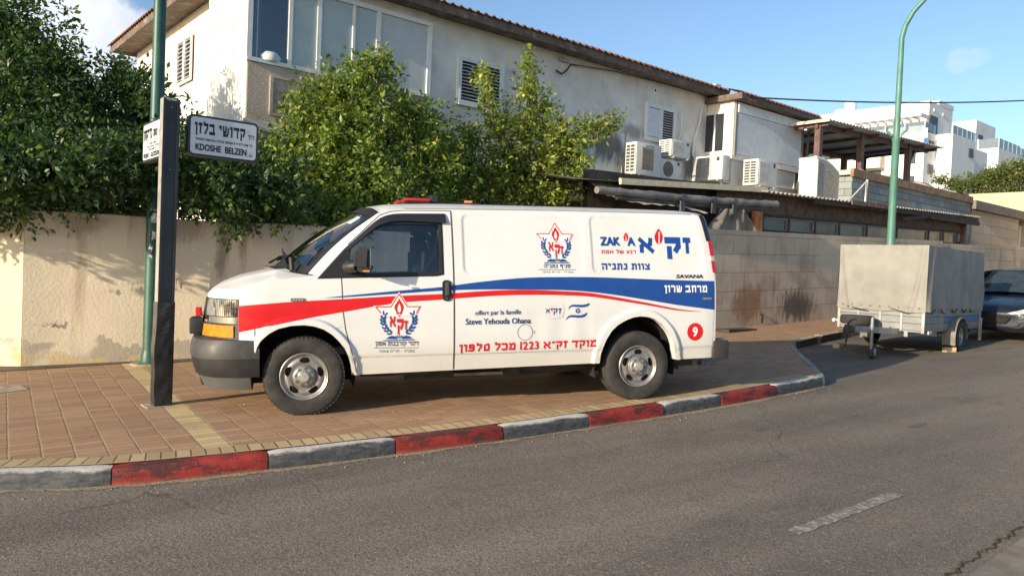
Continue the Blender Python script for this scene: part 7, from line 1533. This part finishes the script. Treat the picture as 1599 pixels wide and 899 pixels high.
# ---- windscreen, cowl, wipers
def wsb(q): return Vector((.098 - .36*(1-q*q)**0.7, W/2 + (W/2 - .075)*q, 1.312 + .072*(1-q*q)))
def wst(q): return Vector((.712 - .122*(1-q*q), W/2 + (W/2 - .195)*q, 1.897 + .095*(1-abs(q)**3.2)))
qs = np.linspace(-.955, .955, 25); mb = MB(); mb.grid([[wsb(q).lerp(wst(q), g) + Vector((-.035*math.sin(g*math.pi), 0, .02*math.sin(g*math.pi))) for q in qs] for g in np.linspace(.0, 1, 9)]); mb.build("windscreen", WGL, van, smooth=60)
mb = MB()
for g0, g1, off in ((.90, 1.0, .004),): mb.grid([[wsb(q).lerp(wst(q), g) + Vector((-.035*math.sin(g*math.pi) - off, 0, .02*math.sin(g*math.pi) + off)) for q in qs] for g in (g0, (g0+g1)/2, g1)])
for q0, q1 in ((-.965, -.915), (.915, .965)): mb.grid([[wsb(q).lerp(wst(q), g) + Vector((-.035*math.sin(g*math.pi) - .004, 0, .02*math.sin(g*math.pi) + .004)) for q in (q0, q1)] for g in np.linspace(0, 1, 9)])
mb.grid([[wsb(q).lerp(wst(q), g) + Vector((-.035*math.sin(g*math.pi) - .004, 0, .02*math.sin(g*math.pi) + .004)) for q in qs] for g in (0, .05, .10)]); mb.build("windscreen_border", RUBS, van, smooth=60)
# A-pillar skin between screen edge and door
for sg in (-1, 1):
    mb = MB(); a = []; b = []; m_ = []
    for g in np.linspace(0, 1, 14):
        p = wsb(sg*.96).lerp(wst(sg*.96), g) + Vector((-.035*math.sin(g*math.pi)-.002, 0, .02*math.sin(g*math.pi)+.002)); s = .10 + .619*g; h = hi(s); q = Vector(sidept(s, h)); 
        if sg > 0: q.y = W - q.y
        a.append(p); m_.append(p.lerp(q, .55) + Vector((-.012, sg*.008, .008))); b.append(q)
    mb.grid([a, m_, b]); mb.build("pillar", VWH, van, smooth=50)
mb = MB()
rows = []
for d, up_ in ((0.02, .004), (-.06, -.004), (-.13, .012)): rows.append([wsb(q) + Vector((d*(1 - .5*abs(q)), 0, up_ - .02*(d < -.1) + (.012 if d < -.1 else 0))) for q in np.linspace(-1, 1, 25)])
mb.grid(rows); mb.build("cowl", VBLK, van, smooth=50)
mb = MB()
for (q0, q1, g1) in ((-.78, -.15, .16), (.05, .62, .18)):
    a, b = wsb(q0) + Vector((-.06, 0, .03)), wsb(q1).lerp(wst(q1), g1) + Vector((-.05, 0, .035)); mb.tube([a, a.lerp(b, .5) + Vector((-.02, 0, .02)), b], .012, 6); c_ = b.lerp(a, -.25); mb.bar(a.lerp(b, .35) + Vector((-.01, 0, .0)), c_ + Vector((-.012, 0, .004)), .012, .022)
a = wsb(-.84) + Vector((-.05, 0, .02)); mb.bar(a, a + Vector((-.01, .01, .12)), .03, .03); mb.build("wiper", VBLK, van)
mb = MB(); c_ = [wsb(q).lerp(wst(q), g) + Vector((-.035*math.sin(g*math.pi)-.003, 0, .02*math.sin(g*math.pi)+.003)) for q, g in ((-.80, .74), (-.70, .74), (-.70, .86), (-.80, .86))]; mb.add(c_, [(0, 1, 2, 3)]); mb.build("permit_sticker", plain("pale_sticker", (0.45, 0.62, 0.62), 0.5), van)
# ---- inside
mb = MB(); mb.box(1.62, 1.66, .24, W-.24, .5, 1.93); mb.box(-.2, 1.62, .12, W-.12, .55, .62); mb.build("cab_lining", DIN, van)
mb = MB(); mb.box(-.02, .42, .14, W-.14, 1.02, 1.27, ins=.05); mb.build("dashboard", plain("grey_dashboard", (0.07, 0.07, 0.072), 0.7), van)
SEATM = plain("grey_seat_cloth", (0.12, 0.12, 0.125), 0.9, var=0.2)
for y in (.30, 1.20):
    mb = MB(); mb.box(.75, 1.25, y, y+.50, .80, .97, ins=.05); mb.obox((1.30, y+.25, 1.25), (.13, 0, .02), (0, .48, 0), (-.10*0, 0, .62)); mb.box(1.27, 1.38, y+.12, y+.38, 1.57, 1.76, ins=.04); mb.build("seat", SEATM, van)
mb = MB(); cc_ = Vector((.56, .52, 1.24)); ax = Vector((.55, 0, -.45)).normalized(); e1 = Vector((0, 1, 0)); e2 = ax.cross(e1); mb.tube([cc_ + (e1*math.cos(a) + e2*math.sin(a))*.19 for a in np.linspace(0, 2*math.pi, 29)], .015, 8, caps=False); mb.bar(cc_ - e1*.18, cc_ + e1*.18, .03, .02); mb.bar(cc_, cc_ + Vector((-.25, 0, -.12)), .05, .05); mb.build("steering_wheel", plain("black_wheel", (0.015, 0.015, 0.015), 0.5), van, smooth=50)
mb = MB(); mb.tube([(1.30, .14, 1.80), (1.24, .13, 1.5), (1.15, .16, 1.35), (1.05, .25, 1.05)], .016, 6); mb.build("seat_belt", plain("pale_belt", (0.42, 0.45, 0.36), 0.8), van)
# ---- front end: lamps, grille, bumper, valance
def nosept(t, h, off=0.0):
    """front face by plan position t"""
    q = min(1, abs(t - W/2)/(W/2 - .06)); s = -.60 - .325*(1-q**3.6) + (h-.95)*.15*(1 - .5*q**4); return Vector((s - off*(1 - .5*q**3), t - (off*q**4 if t < W/2 else -off*q**4), h))
def nosepatch(mb, t0, t1, h0, h1, off, n=20, bot=None):
    for o2 in (off,):
        mb.grid([[nosept(t0 + (t1-t0)*i/n, h0 + (h1-h0)*j/8, off) for i in range(n+1)] for j in range(9)])
    a = [[nosept(t0 + (t1-t0)*i/n, h, o) for i in range(n+1)] for h, o in ((h0, off), (h0, -.03))]; mb.grid(a); a = [[nosept(t0 + (t1-t0)*i/n, h, o) for i in range(n+1)] for h, o in ((h1, off), (h1, -.03))]; mb.grid(a)
def cornerlamp(mb, h0, h1, off, slo=-.575, tin=.46, mir=False, n=8):
    """wraps from the fender round to the front"""
    cols_ = []
    for k in range(7):
        s = slo + (-.60 - slo - .02)*k/6
        cols_.append((s, None))
    ts = [sidept(slo, .9)[1], .085, .11, .15, .20, .27, .36, tin]; rows = []
    for j in range(n+1):
        h = h0 + (h1-h0)*j/n; row = [(slo, sidept(slo, .9)[1] - .002, h)]
        for t in ts[1:]:
            p = nosept(t, h, off*.4); row.append((p.x, p.y, p.z))
        row = [(x, W - y if mir else y, z) for x, y, z in row]; rows.append(row)
    mb.grid(rows)
def m_lamp():
    n = NB("clear_lamp"); x, y, z = n.sep(); rib = n.math('PINGPONG', n.math('MULTIPLY', n.math('SUBTRACT', y, x), 26.0), 0.5)
    cell = n.ramp(n.noise(7.0, 2, vec=n.tc.outputs["Object"], stretch=(1.0, 1.0, 0.6)), 0.40, 0.60); c = n.mix(cell, (0.035, 0.04, 0.042), (0.34, 0.36, 0.37)); c = n.mix(n.ramp(rib, 0.0, 0.12, 0.5, 0), c, (0.02, 0.022, 0.024))
    n.bump(n.math('ADD', rib, n.noise(9, 3)), 0.35, 0.02); return n.out(c, 0.10, 0.55, 0.8)
LAMP = m_lamp()
CHR = plain("chrome_trim", (0.62, 0.63, 0.64), 0.12, 1.0, var=0.05); AMB = plain("amber_lens", (0.72, 0.19, 0.006), 0.2, var=0.18, scale=18, spec=0.7)
for mir in (False, True):
    mb = MB(); cornerlamp(mb, .715, 1.085, .0, mir=mir); mb.build("lamp_surround", VBLK, van, smooth=40)
    mb = MB(); cornerlamp(mb, .925, 1.078, .03, -.582, .44, mir); hl_ = mb.build("headlight", LAMP, van, smooth=40)
    mb = MB(); cornerlamp(mb, .862, .918, .05, -.584, .46, mir, 5); mb.build("chrome_strip", CHR, van, smooth=40)
    mb = MB(); cornerlamp(mb, .735, .842, .04, -.622, .44, mir, 5); mb.build("indicator", AMB, van, smooth=40)
mb = MB(); nosepatch(mb, .45, W-.45, .72, 1.07, .005); mb.build("grille", BLACK, van, smooth=40)
mb = MB(); nosepatch(mb, .45, W-.45, .86, .92, .03); mb.build("grille_bar", CHR, van, smooth=40)
mb = MB(); body_front = [[Vector(nose[-1][j]) for j in range(33)], [nosept(nose[-1][j][1], 1.05, -.03) for j in range(33)]]; mb.grid(body_front); mb.build("bonnet_edge", VWH, van, smooth=50)
def bumper(mb, h0, h1, o0, o1, slo=-.395, n=30, bulge=.02):
    rows = []
    path = []
    for k in range(9): path.append((slo - (slo + .70)*(-1)*0 - (0.70 + slo)*k/8*1.0, .0))
    P = [(slo, -.012), (-.50, -.015), (-.62, -.006), (-.74, .025), (-.85, .085), (-.93, .17), (-.985, .29), (-1.03, .50), (-1.055, .75), (-1.065, 1.005)]
    P = smooth_line(P, 4); full = P + [(s, W - t) for s, t in P[::-1][1:]]
    for j in range(9):
        f = j/8; h = h0 + (h1-h0)*f; o = o0 + (o1-o0)*f - bulge*math.sin(f*math.pi)
        rows.append([(s + o*min(1, (-.40-s)/.35 if s < -.40 else 0), t + o*(1 if t < W/2 else -1)*.7*(1 if abs(t-W/2) > .6 else 0), h) for s, t in full])
    mb.grid(rows); return full
mb = MB(); bumper(mb, .545, .712, 0, .03, bulge=.012); fullp = bumper(mb, .712, .725, .03, .18, bulge=0); bp = mb.build("front_bumper", VGRY, van, smooth=45)
mb = MB(); bumper(mb, .375, .543, .045, .006, bulge=.006); mb.build("bumper_lower", VBLK, bp, smooth=45)
mb = MB(); bumper(mb, .255, .374, .10, .06, slo=-.49, bulge=0); mb.build("valance", plain("grey_valance", (0.085, 0.085, 0.085), 0.5, var=0.15), bp, smooth=45)
mb = MB(); mb.lathe([(0, .075), (-.05, .075), (-.06, .06)], 18, (-.95, .62, .80), (1, 0, 0), (0, 1, 0), cap=True); mb.box(-1.04, -.90, .50, .75, .735, .89, ins=.02); mb.build("fog_lamp", VBLK, van, smooth=40)
mb = MB(); mb.box(-.985, -.93, .50, .56, .905, .99, ins=.012); mb.build("red_beacon", plain("red_lens", (0.55, 0.02, 0.015), 0.2, spec=0.7), van)
# ---- tail: lamps, black glass, bumper, hitch
TAIL = plain("tail_lamp_red", (0.50, 0.012, 0.02), 0.15, var=0.12, spec=0.8); TAILC = plain("tail_lamp_clear", (0.55, 0.45, 0.43), 0.15, spec=0.8)
def rearpt(q, h, off=0.0):
    """wraps the rear left corner: q 0 on the side .. 1 on the doors"""
    t0 = sidept(4.358, h)[1]
    if q < .3: s = 4.300 + (4.358-4.300)*q/.3; p = sidept(s, h); return Vector((s - rake(h)*sst(3.95, 4.35, s), p[1] - off, h))
    e = (q-.3)/.7; tt = t0 + .30*e; ee = min(1, (.30*e/(W-2*t0))/.16); return Vector((4.358 - rake(h) + .085*math.sin(ee*math.pi/2)**0.8 + off, tt - off*(1-e), h))
for (h0, h1, nm, m, qa, qb) in ((1.355, 1.48, "tail_light", TAIL, .13, .85), (1.483, 1.535, "reverse_light", TAILC, .13, .85), (1.538, 1.695, "tail_light", TAIL, .13, .85), (1.70, 1.985, "rear_corner_glass", plain("black_rear_trim", (0.016, 0.018, 0.022), 0.2, spec=0.6), .02, 1.0)):
    mb = MB(); mb.grid([[rearpt(qa + (qb-qa)*i/12, h0 + (h1-h0)*j/8, .010) for i in range(13)] for j in range(9)]); mb.grid([[rearpt(qa + (qb-qa)*i/12, h, o) for i in range(13)] for h, o in ((h0, .010), (h0, 0))]); mb.grid([[rearpt(qa, h0 + (h1-h0)*j/8, o) for j in range(9)] for o in (0, .010)]); mb.build(nm, m, van, smooth=40)
mb = MB(); mb.box(4.42, 4.45, .35, .98, 1.35, 1.85, ins=.01); mb.box(4.42, 4.45, 1.03, 1.66, 1.35, 1.85, ins=.01); mb.build("rear_window", plain("black_rear_glass", (0.02, 0.022, 0.025), 0.08, spec=0.8), van)
mb = MB(); mb.box(4.33, 4.525, -.012, W+.012, .405, .612, ins=.025); mb.build("rear_bumper", plain("rear_bumper_plastic", (0.036, 0.034, 0.032), 0.5, var=0.2, scale=5), van, smooth=40)
mb = MB(); mb.box(4.10, 4.34, .35, .60, .25, .36); mb.bar((4.2, .9, .27), (4.72, .9, .27), .07, .06); mb.box(4.66, 4.98, .78, 1.04, .215, .27, ins=.01); mb.tube([(4.70, .9, .28), (4.70, .9, .33)], .03, 10); mb.build("tow_hitch", plain("dirty_hitch", (0.20, 0.17, 0.14), 0.8, var=0.3, scale=12), van)
mb = MB(); mb.box(.55, 4.25, .30, W-.30, .30, .42); mb.box(1.5, 2.2, .25, .5, .27, .38, ins=.03); mb.tube([(1.0, .40, .27), (1.7, .42, .28), (2.1, .40, .26), (3.0, .5, .30)], .035, 10); mb.box(1.45, 1.95, .10, .30, .305, .335); mb.build("chassis", plain("grimy_chassis", (0.045, 0.04, 0.035), 0.85, var=0.4), van)
# ---- wheel wells and wheels
WWB = plain("wheel_well_black", (0.012, 0.011, 0.011), 0.9)
for cx in (0.0, 3.43):
    for mir in (False, True):
        mb = MB(); rows = []
        for y in (.09, .55): rows.append([(cx + .475*math.cos(a), (W-y) if mir else y, .36 + .50*math.sin(a)) for a in np.linspace(-.25, math.pi+.25, 22)])
        mb.grid(rows); mb.add([(cx + .475*math.cos(a), (W-.55) if mir else .55, .36 + .50*math.sin(a)) for a in np.linspace(-.25, math.pi+.25, 22)], [tuple(range(22))]); mb.build("wheel_well", WWB, van, smooth=60)
def wheel(cx, cz, y, sgn, steer, blocky):
    ax = Vector((math.sin(steer), sgn*math.cos(steer), 0)); xx = Vector((0, 0, 1)).cross(ax); xx.normalize(); c = Vector((cx, y, cz)); R, Ri, w_ = .370, .222, .235
    wm = MB(); wm.lathe(tyre_prof(R, Ri, w_), 72, c, ax, xx)
    if blocky: tread(wm, c, ax, xx, R-.004, w_, 58)
    wo = wm.build("wheel", RUB, van, smooth=35)
    yy = ax.cross(xx)
    def P(r, a, t): return c + ax*t + (xx*math.cos(a) + yy*math.sin(a))*r
    # pressed steel disc with five slots and a domed hub
    na, nr = 200, 26; prof = [(.222, -.004), (.216, -.010), (.206, -.004), (.198, .012), (.185, .020), (.168, .010), (.150, .004), (.132, .006), (.118, .018), (.110, .022), (.100, .006), (.096, -.012), (.085, -.020), (.055, -.024), (.05, -.034), (.02, -.036), (.0, -.036)]
    pr = np.array([p[0] for p in prof][::-1]); pt = np.array([p[1] for p in prof][::-1]); rs = np.linspace(.226*.985, .0005, 64); rm = MB(); vs = []; fs = []
    for r in rs:
        t = float(np.interp(r, pr, pt))
        for k in range(na): vs.append(P(r, 2*math.pi*k/na, t))
    for i in range(len(rs)-1):
        rc = (rs[i]+rs[i+1])/2
        for k in range(na):
            an = 2*math.pi*(k+.5)/na; cut = False
            for q in range(5):
                d = (an - (2*math.pi*q/5 + .35) + math.pi) % (2*math.pi) - math.pi
                if (d*rc/.048)**2 + ((rc-.155)/.026)**2 < 1: cut = True
            if not cut: k2 = (k+1) % na; fs.append((i*na+k, i*na+k2, (i+1)*na+k2, (i+1)*na+k))
    rm.add(vs, fs); ro = rm.build("rim", STEELW, wo, smooth=40)
    bk = MB(); bk.lathe([(.05, .215), (.06, .10), (.06, .0)], 30, c, ax, xx); bk.build("brake_drum", plain("rusty_drum", (0.055, 0.035, 0.025), 0.85, var=0.4), wo)
    nu = MB()
    for k in range(8): a = 2*math.pi*k/8 + .2; nu.lathe([(-.016, .0135), (-.026, .0135), (-.026, .009), (-.014, .008)], 8, P(.076, a, 0), ax, xx, cap=True)
    nu.build("wheel_nut", plain("dark_nut", (0.10, 0.085, 0.07), 0.5, 0.5), wo)
    hb = MB(); hb.lathe([(-.034, .046), (-.042, .043), (-.044, .0)], 24, c, ax, xx); hb.build("hub_cap", plain("hub_cap_silver", (0.46, 0.44, 0.41), 0.4, 0.5, var=0.2, scale=30), wo, smooth=40)
wheel(.0, .362, .035, 1, .05, True); wheel(3.437, .352, .035, 1, 0, False)
wheel(.0, .362, W-.035, -1, .05, False); wheel(3.437, .352, W-.035, -1, 0, False)
# ---- red beacon bar on the roof
mb = MB(); mb.box(1.02, 1.30, .62, 1.40, 2.052, 2.072, ins=.008); lb = mb.build("light_bar", VBLK, van)
RL = plain("red_beacon_lens", (0.42, 0.014, 0.016), 0.3, var=0.1, spec=0.7)
mb = MB(); mb.box(1.03, 1.29, .60, .86, 2.073, 2.104, ins=.014); mb.box(1.03, 1.29, 1.16, 1.42, 2.073, 2.104, ins=.014); mb.box(.98, 1.22, .87, 1.15, 2.073, 2.094, ins=.010); mb.build("lens", RL, lb, smooth=50)
mb = MB(); mb.box(1.31, 1.40, .70, .80, 2.06, 2.15, ins=.015); mb.tube([(1.45, .75, 2.06), (1.6, .8, 2.075), (1.9, .85, 2.075)], .012, 6); mb.build("camera_pod", VBLK, lb)
mb = MB(); mb.box(1.62, 1.70, .40, .46, 2.058, 2.078, ins=.008); mb.build("roof_marker", plain("orange_marker", (0.75, 0.25, 0.10), 0.3), van)
